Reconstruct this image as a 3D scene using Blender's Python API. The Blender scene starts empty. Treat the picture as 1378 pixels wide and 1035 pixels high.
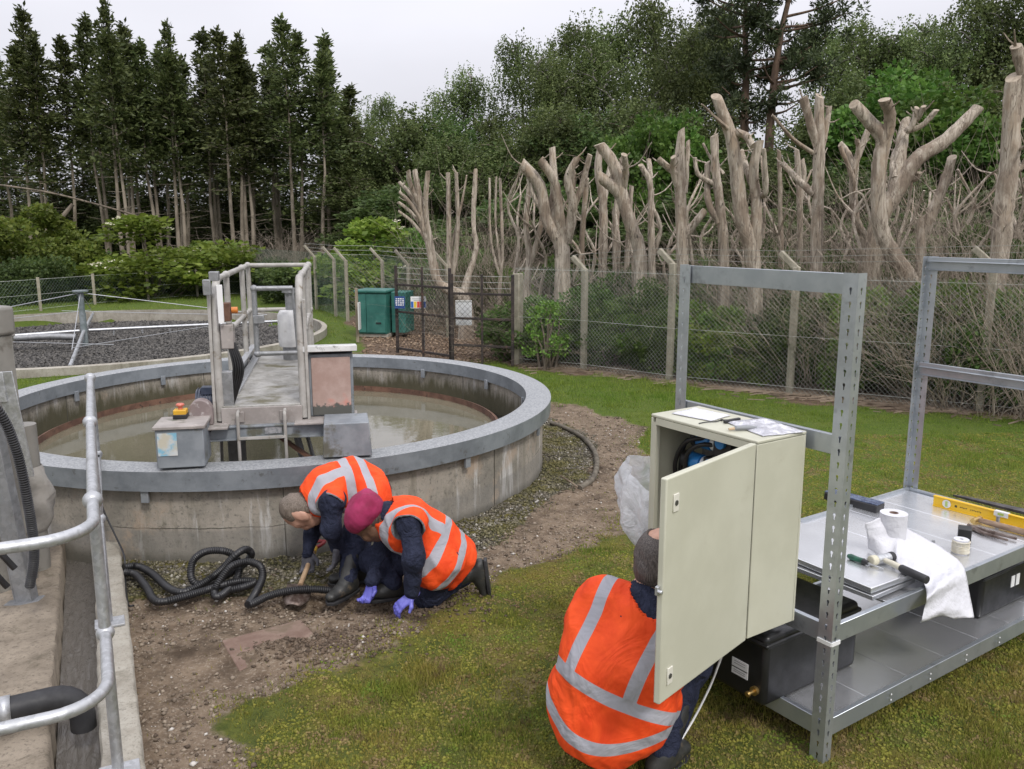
import bpy, bmesh, math, random
import numpy as np
from mathutils import Vector, Matrix
R = math.radians
rnd = random.Random(7)
rng = np.random.default_rng(11)
scene = bpy.context.scene
COL = scene.collection

# ------------------------------------------------------------------ camera
FPX, PITCH, EYE = 1134.0, R(10.55), 2.1
cd = bpy.data.cameras.new('camera')
cam = bpy.data.objects.new('camera', cd); COL.objects.link(cam)
cam.location = (0, 0, EYE); cam.rotation_euler = (R(90) - PITCH, 0, 0)
cd.sensor_width = 36; cd.lens = 36 * FPX / 1378
cd.clip_start = 0.05; cd.clip_end = 3000
scene.camera = cam

# ------------------------------------------------------------------ overcast sky
SUN_EL, SUN_AZ = R(48), R(150)
w = bpy.data.worlds.new('World'); scene.world = w; w.use_nodes = True
nt = w.node_tree; nt.nodes.clear()
def N(t, **k):
    n = nt.nodes.new(t)
    for a, b in k.items(): setattr(n, a, b)
    return n
out = N('ShaderNodeOutputWorld'); bg = N('ShaderNodeBackground'); bg.inputs[1].default_value = 0.1
sky = N('ShaderNodeTexSky'); sky.sky_type = 'NISHITA'; sky.sun_disc = False
sky.sun_elevation = SUN_EL; sky.sun_rotation = SUN_AZ; sky.dust_density = 4.0
hs = N('ShaderNodeHueSaturation'); hs.inputs['Saturation'].default_value = 0.18
nt.links.new(sky.outputs[0], hs.inputs['Color'])
geo = N('ShaderNodeTexCoord'); sep = N('ShaderNodeSeparateXYZ'); nt.links.new(geo.outputs['Generated'], sep.inputs[0])
mr = N('ShaderNodeMapRange'); mr.inputs[1].default_value = 0; mr.inputs[2].default_value = 1; mr.inputs[3].default_value = 5.1; mr.inputs[4].default_value = 15.5
nt.links.new(sep.outputs[2], mr.inputs[0])
cn = N('ShaderNodeTexNoise'); cn.inputs['Scale'].default_value = 2.2; cn.inputs['Detail'].default_value = 4
mp = N('ShaderNodeMapping'); mp.inputs['Scale'].default_value = (1, 1, 3); nt.links.new(geo.outputs['Generated'], mp.inputs[0]); nt.links.new(mp.outputs[0], cn.inputs['Vector'])
cm = N('ShaderNodeMapRange'); cm.inputs[1].default_value = 0.3; cm.inputs[2].default_value = 0.7; cm.inputs[3].default_value = 0.92; cm.inputs[4].default_value = 1.07
nt.links.new(cn.outputs[0], cm.inputs[0])
mu = N('ShaderNodeMath', operation='MULTIPLY'); nt.links.new(mr.outputs[0], mu.inputs[0]); nt.links.new(cm.outputs[0], mu.inputs[1])
vm = N('ShaderNodeVectorMath', operation='SCALE'); vm.inputs[0].default_value = (0.97, 0.97, 1.06); nt.links.new(mu.outputs[0], vm.inputs['Scale'])
mx = N('ShaderNodeMix', data_type='RGBA'); mx.inputs[0].default_value = 0.88
nt.links.new(hs.outputs[0], mx.inputs[6]); nt.links.new(vm.outputs[0], mx.inputs[7])
nt.links.new(mx.outputs[2], bg.inputs[0]); nt.links.new(bg.outputs[0], out.inputs[0])
sl = bpy.data.lights.new('sun', 'SUN'); so = bpy.data.objects.new('sun', sl); COL.objects.link(so)
sl.energy = 1.4; sl.angle = R(10); sl.color = (1, 0.96, 0.9)
sd = Vector((math.sin(SUN_AZ) * math.cos(SUN_EL), math.cos(SUN_AZ) * math.cos(SUN_EL), math.sin(SUN_EL)))
so.rotation_euler = sd.to_track_quat('Z', 'Y').to_euler(); so.location = (6, -8, 15)
scene.view_settings.view_transform = 'Standard'; scene.view_settings.look = 'None'
scene.view_settings.exposure = 0.4; scene.view_settings.gamma = 1.0
scene.render.engine = 'CYCLES'; scene.cycles.max_bounces = 6; scene.cycles.transparent_max_bounces = 6
scene.cycles.diffuse_bounces = 3; scene.cycles.glossy_bounces = 3; scene.cycles.transmission_bounces = 4

# ------------------------------------------------------------------ helpers
CP, SP = math.cos(PITCH), math.sin(PITCH)
def ray(px, py):
    u = (px - 689) / FPX; v = (py - 517.5) / FPX
    return Vector((u, CP - v * SP, -SP - v * CP))
def on(px, py, z=0.0):                      # where the photo's pixel meets the level z
    d = ray(px, py); t = (z - EYE) / d.z
    return Vector((d.x * t, d.y * t, z))
def at(px, py, Y):                          # the pixel's point at distance Y
    d = ray(px, py); t = Y / d.y
    return Vector((d.x * t, Y, EYE + d.z * t))

def root_loc(p):
    while p is not None and p.parent is not None: p = p.parent
    return p.location.copy() if p is not None else Vector((0, 0, 0))
def tag(o, label=None, cat=None, group=None, kind=None):
    if label: o['label'] = label
    if cat: o['category'] = cat
    if group: o['group'] = group
    if kind: o['kind'] = kind
    return o
def thing(name, label, cat, loc=(0, 0, 0), group=None):
    o = bpy.data.objects.new(name, None); COL.objects.link(o); o.location = loc; o.empty_display_size = 0.2
    return tag(o, label, cat, group)
def dup(o, loc=None, rz=None, label=None, sc=None):
    def cp(x, par):
        c = x.copy(); COL.objects.link(c)
        if par is not None: c.parent = par
        for ch in x.children: cp(ch, c)
        return c
    r = cp(o, None)
    if loc is not None: r.location = loc
    if rz is not None: r.rotation_euler.z = rz
    if sc is not None: r.scale = (sc, sc, sc) if not hasattr(sc, '__len__') else sc
    if label: r['label'] = label
    return r

def np_mesh(name, V, F, mats, mi=None, smooth=False, attrs=None):
    """V (n,3), F (m,k) with one k for all faces"""
    me = bpy.data.meshes.new(name); V = np.asarray(V, np.float32); F = np.asarray(F, np.int32)
    m, k = F.shape
    me.vertices.add(len(V)); me.vertices.foreach_set('co', V.ravel())
    me.loops.add(m * k); me.loops.foreach_set('vertex_index', F.ravel())
    me.polygons.add(m); me.polygons.foreach_set('loop_start', np.arange(0, m * k, k, dtype=np.int32))
    for x in (mats if isinstance(mats, (list, tuple)) else [mats]): me.materials.append(x)
    if mi is not None: me.polygons.foreach_set('material_index', np.asarray(mi, np.int32))
    me.update(calc_edges=True)
    for an, av in (attrs or {}).items():
        a = me.attributes.new(an, 'FLOAT', 'POINT'); a.data.foreach_set('value', np.asarray(av, np.float32))
    if smooth: me.shade_smooth()
    return me
def link(name, me, parent=None, loc=None):
    o = bpy.data.objects.new(name, me); COL.objects.link(o)
    if parent is not None: o.parent = parent
    if loc is not None: o.location = loc
    return o

class MB:
    """collects shapes, builds ONE mesh object; M places a local frame in the world"""
    def __init__(s, M=None): s.v = []; s.f = []; s.m = []; s.M = M; s.mi = 0
    def add(s, vs, fs):
        n = len(s.v)
        for p in vs:
            p = Vector(p)
            s.v.append(s.M @ p if s.M is not None else p)
        for f in fs: s.f.append([i + n for i in f]); s.m.append(s.mi)
        return s
    def box(s, c, d, rot=None):
        x, y, z = d[0] / 2, d[1] / 2, d[2] / 2
        vs = [Vector((a * x, b * y, e * z)) for a in (-1, 1) for b in (-1, 1) for e in (-1, 1)]
        if rot is not None: vs = [rot @ p for p in vs]
        c = Vector(c)
        return s.add([c + p for p in vs], [(0, 1, 3, 2), (4, 6, 7, 5), (0, 4, 5, 1), (2, 3, 7, 6), (0, 2, 6, 4), (1, 5, 7, 3)])
    def b2(s, lo, hi):
        return s.box([(a + b) / 2 for a, b in zip(lo, hi)], [b - a for a, b in zip(lo, hi)])
    def bar(s, a, b, w, h, up=(0, 0, 1)):
        a = Vector(a); b = Vector(b); d = (b - a); L = d.length; d.normalize(); up = Vector(up)
        if abs(d.dot(up)) > 0.99: up = Vector((0, 1, 0))
        x = d.cross(up).normalized(); z = x.cross(d)
        vs = [a + x * (i * w / 2) + z * (j * h / 2) + d * (k * L) for i in (-1, 1) for j in (-1, 1) for k in (0, 1)]
        return s.add(vs, [(0, 1, 3, 2), (4, 6, 7, 5), (0, 4, 5, 1), (2, 3, 7, 6), (0, 2, 6, 4), (1, 5, 7, 3)])
    def tube(s, pts, r, n=8, cap=True, closed=False):
        pts = [Vector(p) for p in pts]; K = len(pts)
        rs = list(r) if hasattr(r, '__len__') else [r] * K
        vs = []; prev = None
        for i, p in enumerate(pts):
            if closed: t = pts[(i + 1) % K] - pts[i - 1]
            else: t = (pts[min(i + 1, K - 1)] - pts[max(i - 1, 0)])
            if t.length < 1e-9: t = Vector((0, 0, 1))
            t.normalize()
            if prev is None:
                u = t.cross(Vector((0, 0, 1)))
                if u.length < 0.05: u = t.cross(Vector((0, 1, 0)))
            else: u = prev - t * prev.dot(t)
            u.normalize(); prev = u; v = t.cross(u)
            for j in range(n):
                a = 2 * math.pi * j / n
                vs.append(p + (u * math.cos(a) + v * math.sin(a)) * rs[i])
        fs = []
        for i in range(K if closed else K - 1):
            for j in range(n):
                a = i * n + j; b = i * n + (j + 1) % n; i2 = (i + 1) % K
                fs.append((a, b, i2 * n + (j + 1) % n, i2 * n + j))
        if cap and not closed:
            fs.append(tuple(range(n - 1, -1, -1))); fs.append(tuple(range((K - 1) * n, K * n)))
        return s.add(vs, fs)
    def cut(s, n, lean, mi=1):
        """slant the last tube's end ring and give its end face its own material"""
        ring = s.v[-n:]; c = sum(ring, Vector()) / n; ax = Vector(lean[0]); dr = Vector(lean[1])
        for i in range(len(s.v) - n, len(s.v)): s.v[i] = s.v[i] + ax * ((s.v[i] - c).dot(dr))
        s.m[-1] = mi; return s
    def cyl(s, a, b, r, n=16, r2=None): return s.tube([a, b], [r, r if r2 is None else r2], n)
    def lathe(s, prof, c=(0, 0, 0), n=24, a0=0, a1=2 * math.pi, rot=None):
        c = Vector(c); full = abs(a1 - a0 - 2 * math.pi) < 1e-6; m = n if full else n + 1
        vs = []
        for i in range(m):
            a = a0 + (a1 - a0) * i / n
            for (r, z) in prof:
                p = Vector((r * math.cos(a), r * math.sin(a), z))
                vs.append(c + (rot @ p if rot is not None else p))
        K = len(prof); fs = []
        for i in range(n):
            i2 = (i + 1) % m
            for k in range(K - 1): fs.append((i * K + k, i2 * K + k, i2 * K + k + 1, i * K + k + 1))
        return s.add(vs, fs)
    def ball(s, c, r, n=10, sc=(1, 1, 1)):
        prof = [(r * math.sin(math.pi * k / n), -r * math.cos(math.pi * k / n)) for k in range(n + 1)]
        o = len(s.v); M, s.M = s.M, None
        s.lathe(prof, (0, 0, 0), 2 * n); s.M = M
        for i in range(o, len(s.v)):
            p = s.v[i]; p = Vector((p.x * sc[0] + c[0], p.y * sc[1] + c[1], p.z * sc[2] + c[2]))
            s.v[i] = M @ p if M is not None else p
        return s
    def prism(s, poly, a, b):
        """poly of points given as a function of t: list of (p0) extruded by vector"""
        n = len(poly); d = Vector(b) - Vector(a)
        vs = [Vector(p) + Vector(a) for p in poly] + [Vector(p) + Vector(a) + d for p in poly]
        fs = [tuple(range(n - 1, -1, -1)), tuple(range(n, 2 * n))] + [(i, (i + 1) % n, n + (i + 1) % n, n + i) for i in range(n)]
        return s.add(vs, fs)
    def build(s, name, mats, parent=None, bevel=0, seg=2, smooth=True, ang=38, solid=0, org=None, sub=0):
        me = bpy.data.meshes.new(name)
        if parent is not None: off = root_loc(parent)
        elif org is not None: off = Vector(org)
        else:
            xs = [p.x for p in s.v]; ys = [p.y for p in s.v]; zs = [p.z for p in s.v]
            off = Vector(((min(xs) + max(xs)) / 2, (min(ys) + max(ys)) / 2, min(zs)))
        me.from_pydata([p - off for p in s.v], [], s.f)
        for x in (mats if isinstance(mats, (list, tuple)) else [mats]): me.materials.append(x)
        me.polygons.foreach_set('material_index', s.m)
        bm = bmesh.new(); bm.from_mesh(me); bmesh.ops.remove_doubles(bm, verts=bm.verts, dist=1e-5)
        bmesh.ops.recalc_face_normals(bm, faces=bm.faces); bm.to_mesh(me); bm.free()
        if smooth:
            me.shade_smooth(); me.set_sharp_from_angle(angle=R(ang))
        o = link(name, me, parent, None if parent is not None else off)
        if solid:
            m = o.modifiers.new('solid', 'SOLIDIFY'); m.thickness = solid; m.offset = 0
        if bevel:
            m = o.modifiers.new('bevel', 'BEVEL'); m.width = bevel; m.segments = seg; m.limit_method = 'ANGLE'; m.angle_limit = R(40); m.harden_normals = False
        if sub:
            m = o.modifiers.new('sub', 'SUBSURF'); m.levels = sub; m.render_levels = sub
        return o

def spline(pts, n=8):
    """Catmull-Rom through pts"""
    P = [Vector(p) for p in pts]; P = [P[0] * 2 - P[1]] + P + [P[-1] * 2 - P[-2]]; o = []
    for i in range(1, len(P) - 2):
        for k in range(n):
            t = k / n; a, b, c, d = P[i - 1:i + 3]
            o.append(0.5 * ((2 * b) + (c - a) * t + (2 * a - 5 * b + 4 * c - d) * t * t + (3 * b - a - 3 * c + d) * t ** 3))
    return o + [P[-2]]
def frame(o, x, z=(0, 0, 1)):
    x = Vector(x).normalized(); z = Vector(z); y = z.cross(x).normalized(); z = x.cross(y)
    m = Matrix((x, y, z)).transposed().to_4x4(); m.translation = Vector(o); return m

# value noise on arrays
def _hash(ix, iy, s):
    h = (ix.astype(np.int64) * 374761393 + iy.astype(np.int64) * 668265263 + s * 69069) & 0xffffffff
    h = ((h ^ (h >> 13)) * 1274126177) & 0xffffffff
    return ((h ^ (h >> 16)) & 0xffff) / 65535.0
def vnoise(x, y, s=0, oct=4):
    t = 0; a = 1; tot = 0
    for o in range(oct):
        xi = np.floor(x); yi = np.floor(y); fx = x - xi; fy = y - yi
        fx = fx * fx * (3 - 2 * fx); fy = fy * fy * (3 - 2 * fy)
        v = (_hash(xi, yi, s + o) * (1 - fx) + _hash(xi + 1, yi, s + o) * fx) * (1 - fy) + (_hash(xi, yi + 1, s + o) * (1 - fx) + _hash(xi + 1, yi + 1, s + o) * fx) * fy
        t = t + v * a; tot += a; a *= .5; x = x * 2.03 + 3.1; y = y * 2.03 + 7.7
    return t / tot
def sstep(a, b, x):
    t = np.clip((x - a) / (b - a), 0, 1); return t * t * (3 - 2 * t)

# ------------------------------------------------------------------ materials
MATS = {}
class NM:
    def __init__(s, name):
        s.m = bpy.data.materials.new(name); s.m.use_nodes = True; s.t = s.m.node_tree
        s.b = s.t.nodes['Principled BSDF']; s.out = s.t.nodes['Material Output']; s._c = None
    def n(s, t, **k):
        x = s.t.nodes.new(t)
        for a, b in k.items(): setattr(x, a, b)
        return x
    def l(s, a, b): s.t.links.new(a, b)
    def co(s, kind='Object', sc=(1, 1, 1)):
        c = s.n('ShaderNodeTexCoord'); m = s.n('ShaderNodeMapping'); m.inputs['Scale'].default_value = sc
        s.l(c.outputs[kind], m.inputs[0]); return m.outputs[0]
    def pos(s):
        return s.n('ShaderNodeNewGeometry').outputs['Position']
    def noise(s, scale, vec=None, detail=5, rough=.6, dist=0):
        x = s.n('ShaderNodeTexNoise'); x.inputs['Scale'].default_value = scale; x.inputs['Detail'].default_value = detail
        x.inputs['Roughness'].default_value = rough; x.inputs['Distortion'].default_value = dist
        s.l(vec if vec is not None else s.co(), x.inputs['Vector']); return x.outputs[0]
    def rng(s, v, a, b, c=0, d=1):
        x = s.n('ShaderNodeMapRange'); x.interpolation_type = 'SMOOTHSTEP'
        for i, q in zip((1, 2, 3, 4), (a, b, c, d)): x.inputs[i].default_value = q
        s.l(v, x.inputs[0]); return x.outputs[0]
    def mix(s, f, a, b):
        x = s.n('ShaderNodeMix', data_type='RGBA')
        for v, i in ((f, 0), (a, 6), (b, 7)):
            if isinstance(v, (int, float)): x.inputs[i].default_value = v
            elif isinstance(v, (tuple, list)): x.inputs[i].default_value = (*v[:3], 1)
            else: s.l(v, x.inputs[i])
        return x.outputs[2]
    def math(s, op, a, b=0.0):
        x = s.n('ShaderNodeMath', operation=op)
        for v, i in ((a, 0), (b, 1)):
            if isinstance(v, (int, float)): x.inputs[i].default_value = v
            else: s.l(v, x.inputs[i])
        return x.outputs[0]
    def attr(s, name):
        x = s.n('ShaderNodeAttribute'); x.attribute_name = name; return x.outputs['Fac']
    def bump(s, h, strength=.3, dist=.01, normal=None):
        x = s.n('ShaderNodeBump'); x.inputs['Strength'].default_value = strength; x.inputs['Distance'].default_value = dist
        s.l(h, x.inputs['Height'])
        if normal is not None: s.l(normal, x.inputs['Normal'])
        return x.outputs[0]
    def fin(s, col=None, rough=.6, metal=0, nor=None, **k):
        if col is not None:
            if isinstance(col, (tuple, list)): s.b.inputs['Base Color'].default_value = (*col[:3], 1)
            else: s.l(col, s.b.inputs['Base Color'])
        if isinstance(rough, (int, float)): s.b.inputs['Roughness'].default_value = rough
        else: s.l(rough, s.b.inputs['Roughness'])
        if isinstance(metal, (int, float)): s.b.inputs['Metallic'].default_value = metal
        else: s.l(metal, s.b.inputs['Metallic'])
        if nor is not None: s.l(nor, s.b.inputs['Normal'])
        for a, b in k.items(): s.b.inputs[a.replace('_', ' ')].default_value = b
        return s.m
def pm(name, c1, c2=None, scale=6, rough=.6, metal=0, c3=None, s3=3, lo3=.58, hi3=.7, bump=0, bs=60, bd=.004, stretch=(1, 1, 1), lo=.35, hi=.65, **k):
    if name in MATS: return MATS[name]
    q = NM(name); v = q.co('Object', stretch)
    col = c1
    if c2 is not None: col = q.mix(q.rng(q.noise(scale, v), lo, hi), c1, c2)
    if c3 is not None: col = q.mix(q.rng(q.noise(s3, v, 6, .65), lo3, hi3), col, c3)
    nor = q.bump(q.noise(bs, v, 4), bump, bd) if bump else None
    rg = rough
    if c2 is not None and not metal: rg = q.rng(q.noise(scale * 1.7, v), .3, .7, max(rough - .1, 0), min(rough + .1, 1))
    MATS[name] = q.fin(col, rg, metal, nor, **k); return MATS[name]

def leafmat(name, c1, c2, trans=.3, rough=.55, spot=None):
    q = NM(name); g = q.n('ShaderNodeNewGeometry')
    col = q.mix(g.outputs['Random Per Island'], c1, c2)
    oi = q.n('ShaderNodeObjectInfo')
    hsv = q.n('ShaderNodeHueSaturation'); q.l(col, hsv.inputs['Color'])
    q.l(q.rng(oi.outputs['Random'], 0, 1, .8, 1.2), hsv.inputs['Value']); q.l(q.rng(oi.outputs['Random'], 0, 1, .49, .51), hsv.inputs['Hue'])
    big = q.rng(q.noise(.9, q.pos(), 3), .35, .65, .72, 1.28)
    h2 = q.n('ShaderNodeHueSaturation'); q.l(hsv.outputs[0], h2.inputs['Color']); q.l(big, h2.inputs['Value'])
    col = h2.outputs[0]
    q.fin(col, rough, 0); q.b.inputs['Specular IOR Level'].default_value = .3
    tr = q.n('ShaderNodeBsdfTranslucent'); q.l(col, tr.inputs[0])
    ms = q.n('ShaderNodeMixShader'); ms.inputs[0].default_value = trans
    q.l(q.b.outputs[0], ms.inputs[1]); q.l(tr.outputs[0], ms.inputs[2]); q.l(ms.outputs[0], q.out.inputs[0])
    return q.m

def galv(name, base=.5, rough=.42, spang=90, metal=.85, stain=.5):
    q = NM(name); v = q.co()
    vo = q.n('ShaderNodeTexVoronoi'); vo.inputs['Scale'].default_value = spang; q.l(v, vo.inputs['Vector'])
    sp = q.n('ShaderNodeSeparateColor'); q.l(vo.outputs['Color'], sp.inputs[0])
    a = (base * .86, base * .88, base * .9); b = (base * 1.12, base * 1.14, base * 1.17)
    col = q.mix(sp.outputs[0], a, b)
    st = q.rng(q.noise(7, v, 6, .7), .45, .7)
    col = q.mix(q.math('MULTIPLY', st, stain), col, (base * .62, base * .62, base * .6))
    rg = q.rng(q.noise(25, v, 4), .3, .7, rough - .08, rough + .14)
    return q.fin(col, rg, metal, q.bump(q.noise(180, v, 3), .08, .002))
def concrete(name, c1, c2, dark, streak=None, algae=None, tank=None, bumpd=.006, sc=1.0):
    q = NM(name); v = q.pos()
    col = q.mix(q.rng(q.noise(2.3 * sc, v, 8, .7), .35, .65), c1, c2)
    col = q.mix(q.rng(q.noise(38 * sc, v, 5, .7), .5, .75), col, dark)
    mpv = q.n('ShaderNodeMapping'); mpv.inputs['Scale'].default_value = (4.5, 4.5, .8); q.l(v, mpv.inputs[0])
    mp9 = q.n('ShaderNodeMapping'); mp9.inputs['Scale'].default_value = (6, 6, .7); q.l(v, mp9.inputs[0])
    if algae: col = q.mix(q.math('MULTIPLY', q.rng(q.noise(1.1, mpv.outputs[0], 8, .75, .6), .5, .72), .7), col, algae)
    if streak: col = q.mix(q.math('MULTIPLY', q.rng(q.noise(1.1, mp9.outputs[0], 7, .65, .25), .55, .66), .85), col, streak)
    if tank:                                # cast lifts outside, growth above the water line inside
        sx = q.n('ShaderNodeSeparateXYZ'); q.l(v, sx.inputs[0]); z = q.math('ADD', sx.outputs[2], q.math('MULTIPLY', q.math('SUBTRACT', q.noise(3, v, 6, .7), .5), .05))
        col = q.mix(q.math('MULTIPLY', q.rng(z, .2, .17), .45), col, (.165, .16, .145))
        ln = q.math('ABSOLUTE', q.math('SUBTRACT', z, .2)); col = q.mix(q.math('MULTIPLY', q.rng(ln, .006, .001), q.rng(q.noise(1.3, v, 3), .45, .6)), col, (.06, .055, .045))
        col = q.mix(q.math('MULTIPLY', q.rng(z, .06, -.02), .6), col, (.07, .066, .05))
        col = q.mix(q.math('MULTIPLY', q.rng(q.noise(1.7, v, 6, .7), .55, .68), .7), col, (.38, .29, .21))
        dv = q.n('ShaderNodeVectorMath', operation='DISTANCE'); cx = q.n('ShaderNodeCombineXYZ'); q.l(sx.outputs[0], cx.inputs[0]); q.l(sx.outputs[1], cx.inputs[1]); q.l(cx.outputs[0], dv.inputs[0]); dv.inputs[1].default_value = (tank[0], tank[1], 0)
        ins = q.rng(dv.outputs['Value'], tank[2] - .05, tank[2] - .08)
        z2 = q.math('ADD', sx.outputs[2], q.math('MULTIPLY', q.math('SUBTRACT', q.noise(2.2, mpv.outputs[0], 7, .75), .5), .5))
        col = q.mix(q.math('MULTIPLY', ins, q.rng(z2, .46, .28)), col, q.mix(q.noise(9, v, 5), (.045, .045, .022), (.1, .085, .05)))
    h = q.noise(60 * sc, v, 6, .7)
    return q.fin(col, q.rng(q.noise(5, v), .3, .7, .72, .95), 0, q.bump(h, .55, bumpd))
# ================================================================== materials of the place
M = {}
M['galv'] = galv('galvanised_steel', .52, .42, 90, .8, .3)
M['galv_dull'] = galv('galvanised_dull', .3, .55, 40, .7)
M['galv_rail'] = galv('galvanised_rail', .46, .48, 60, .7, .4)
M['conc_tank'] = concrete('tank_concrete', (.2, .185, .155), (.34, .305, .255), (.1, .095, .08), (.52, .51, .49), (.115, .105, .07), (-2.15, 7.57, 2.43))
M['conc_slab'] = concrete('slab_concrete', (.165, .135, .1), (.28, .235, .18), (.075, .06, .045), None, (.05, .042, .024), sc=1.4)
M['conc_post'] = concrete('post_concrete', (.25, .225, .17), (.36, .33, .26), (.13, .12, .09), None, (.14, .14, .09), sc=3)
M['conc_kerb'] = concrete('kerb_concrete', (.27, .245, .2), (.38, .355, .3), (.15, .14, .115), None, (.14, .125, .09), sc=2)
M['rust'] = pm('rusty_steel', (.09, .045, .03), (.16, .085, .055), 9, .85, 0, (.04, .025, .02), 14, bump=.4)
M['paint_grey'] = pm('weathered_grey_paint', (.17, .19, .21), (.24, .26, .28), 7, .5, 0, (.1, .1, .075), 5, .55, .68, bump=.15)
M['rim_paint'] = pm('grey_steel_cap', (.2, .22, .24), (.3, .32, .34), 5, .45, .25, (.13, .14, .14), 12, .55, .7, bump=.1)
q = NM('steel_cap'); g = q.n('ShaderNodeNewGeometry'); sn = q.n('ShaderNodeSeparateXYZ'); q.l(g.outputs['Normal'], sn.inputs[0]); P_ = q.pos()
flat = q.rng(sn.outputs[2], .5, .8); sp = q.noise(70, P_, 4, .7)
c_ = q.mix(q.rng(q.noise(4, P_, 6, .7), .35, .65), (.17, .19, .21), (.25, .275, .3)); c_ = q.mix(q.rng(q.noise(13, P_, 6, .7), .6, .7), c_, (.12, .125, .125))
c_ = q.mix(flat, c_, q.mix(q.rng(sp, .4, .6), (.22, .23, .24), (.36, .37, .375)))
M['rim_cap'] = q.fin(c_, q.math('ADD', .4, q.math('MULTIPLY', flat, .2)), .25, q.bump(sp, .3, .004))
M['rail_grey'] = pm('grimy_handrail', (.3, .285, .26), (.4, .385, .36), 9, .55, .1, (.17, .14, .1), 11, .56, .7, bump=.15)
M['black'] = pm('black_plastic', (.012, .012, .013), (.02, .02, .022), 8, .42, bump=.1, bs=120, bd=.002)
M['rubber'] = pm('black_rubber', (.018, .018, .02), (.03, .03, .032), 12, .6, bump=.15)
M['white'] = pm('white_plastic', (.72, .72, .72), (.78, .78, .78), 4, .4)
M['mud_black'] = pm('wet_dark', (.02, .02, .017), (.035, .032, .026), 6, .3)

# ================================================================== ground: one sheet to the horizon
TC = Vector((-2.15, 7.57)); TR = 2.43
KA = Vector((-2.73, 5.56)); KB = Vector((-1.38, 2.85))             # kerb of the channel, its lawn side
kd = (KB - KA).normalized(); kn = Vector((kd.y, -kd.x))             # kn points to the channel (left)
if kn.x > 0: kn = -kn
def poly_sd(X, Y, pts):
    """signed distance to a polygon (negative inside)"""
    P = np.array(pts, float); d = np.full(X.shape, 1e9); s = np.ones(X.shape)
    for i in range(len(P)):
        a = P[i]; b = P[i - 1]; e = b - a; wx = X - a[0]; wy = Y - a[1]
        t = np.clip((wx * e[0] + wy * e[1]) / (e @ e), 0, 1)
        d = np.minimum(d, (wx - e[0] * t) ** 2 + (wy - e[1] * t) ** 2)
        c1 = Y >= a[1]; c2 = Y < b[1]; c3 = e[0] * wy > e[1] * wx
        s = np.where((c1 & c2 & c3) | (~c1 & ~c2 & ~c3), -s, s)
    return s * np.sqrt(d)
def gp(*pts): return [tuple(on(*p)[:2]) for p in pts]
DIRT = gp((740, 541), (800, 548), (862, 575), (880, 640), (850, 700), (800, 735), (700, 762), (640, 790), (560, 832), (515, 868), (470, 885), (400, 905), (330, 935), (312, 965), (345, 1040)) + [(-.75, 2.2), (-2.6, 2.2), (-3.2, 5.6), (-2.5, 7.5), (-.5, 9)]
GRAV = gp((742, 560), (775, 575), (802, 605), (800, 635), (770, 655), (700, 690), (640, 735), (500, 765), (420, 790), (300, 800), (165, 800)) + [(-3.2, 5.6), (-2, 7.5)]
FENCE = [(-.0, 13.35), (.09, 13.02), (1.07, 12.46), (2.18, 11.5), (3.56, 10.62), (5.4, 9.52), (8.2, 7.9), (14, 4.6)]
FENCEDIRT = [(x - .12, y - .3 - .16 * math.sin(x * 2.3)) for x, y in FENCE] + [(30, 6), (30, 60), (-6, 60), (-1.8, 21), (-1.3, 15)]
CHIP = gp((478, 452), (478, 500), (700, 510), (690, 485), (620, 455), (560, 430))
CHIP = [(-3.9, 20), (-2.7, 15.5), (-2.4, 13), (-.2, 13.2), (.1, 14), (-1, 21), (-3.3, 24)]
SPOIL = on(420, 868); HOLE = on(470, 806); SLAB = on(372, 850)
def ground_z(X, Y):
    z = (vnoise(X * .5, Y * .5, 3, 3) - .5) * .06 + (vnoise(X * 5, Y * 5, 5, 4) - .5) * .02
    z = z * np.clip(1.4 - np.hypot(X, Y - 6) / 60, .2, 1)
    dr = sstep(.12, -.12, poly_sd(X, Y, DIRT) + (vnoise(X * 3, Y * 3, 9, 4) - .5) * .3)
    z = z - .02 * dr + dr * (vnoise(X * 14, Y * 14, 21, 3) - .5) * .03
    r = np.hypot((X - SPOIL.x - .05) / .42, (Y - SPOIL.y) / .17)
    z = z + .05 * np.exp(-r ** 2 * 1.2) * (.6 + .8 * vnoise(X * 12, Y * 12, 31, 3))
    r = np.hypot((X - HOLE.x) / .34, (Y - HOLE.y) / .12); z = z - .09 * np.exp(-r ** 2)
    for q, a in (((-.62, 4.15), .05), ((-.95, 4.35), .04), ((-.35, 4.42), .04)):
        r = np.hypot((X - q[0]) / .2, (Y - q[1]) / .12); z = z + a * np.exp(-r ** 2) * (.4 + 1.2 * vnoise(X * 14, Y * 14, 33, 3))
    return z
def ground_at(x, y): return float(ground_z(np.array([float(x)]), np.array([float(y)]))[0])
def axis(a, b, st, lo, hi, g):
    c = list(np.arange(a, b, st)); s = st
    while c[-1] < hi: s *= g; c.append(c[-1] + s)
    s = st; d = [a]
    while d[-1] > lo: s *= g; d.append(d[-1] - s)
    return np.array(d[:0:-1] + c)
gx = axis(-3.4, 3.6, .035, -700, 700, 1.09); gy = axis(2.4, 8.2, .035, -60, 900, 1.06)
X, Y = np.meshgrid(gx, gy); Z = ground_z(X, Y)
s_ = (X - KA.x) * kd.x + (Y - KA.y) * kd.y; n_ = (X - KA.x) * kn.x + (Y - KA.y) * kn.y
Z = np.where((n_ > .07) & (s_ > -.5) & (n_ < 6), -1.3, Z)
Z = np.where(np.hypot(X - TC.x, Y - TC.y) < TR - .06, -.3, Z)
BC = Vector((-8.2, 16.06)); BR = 4.55
Z = np.where(np.hypot(X - BC.x, Y - BC.y) < BR - .15, -.45, Z)
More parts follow.
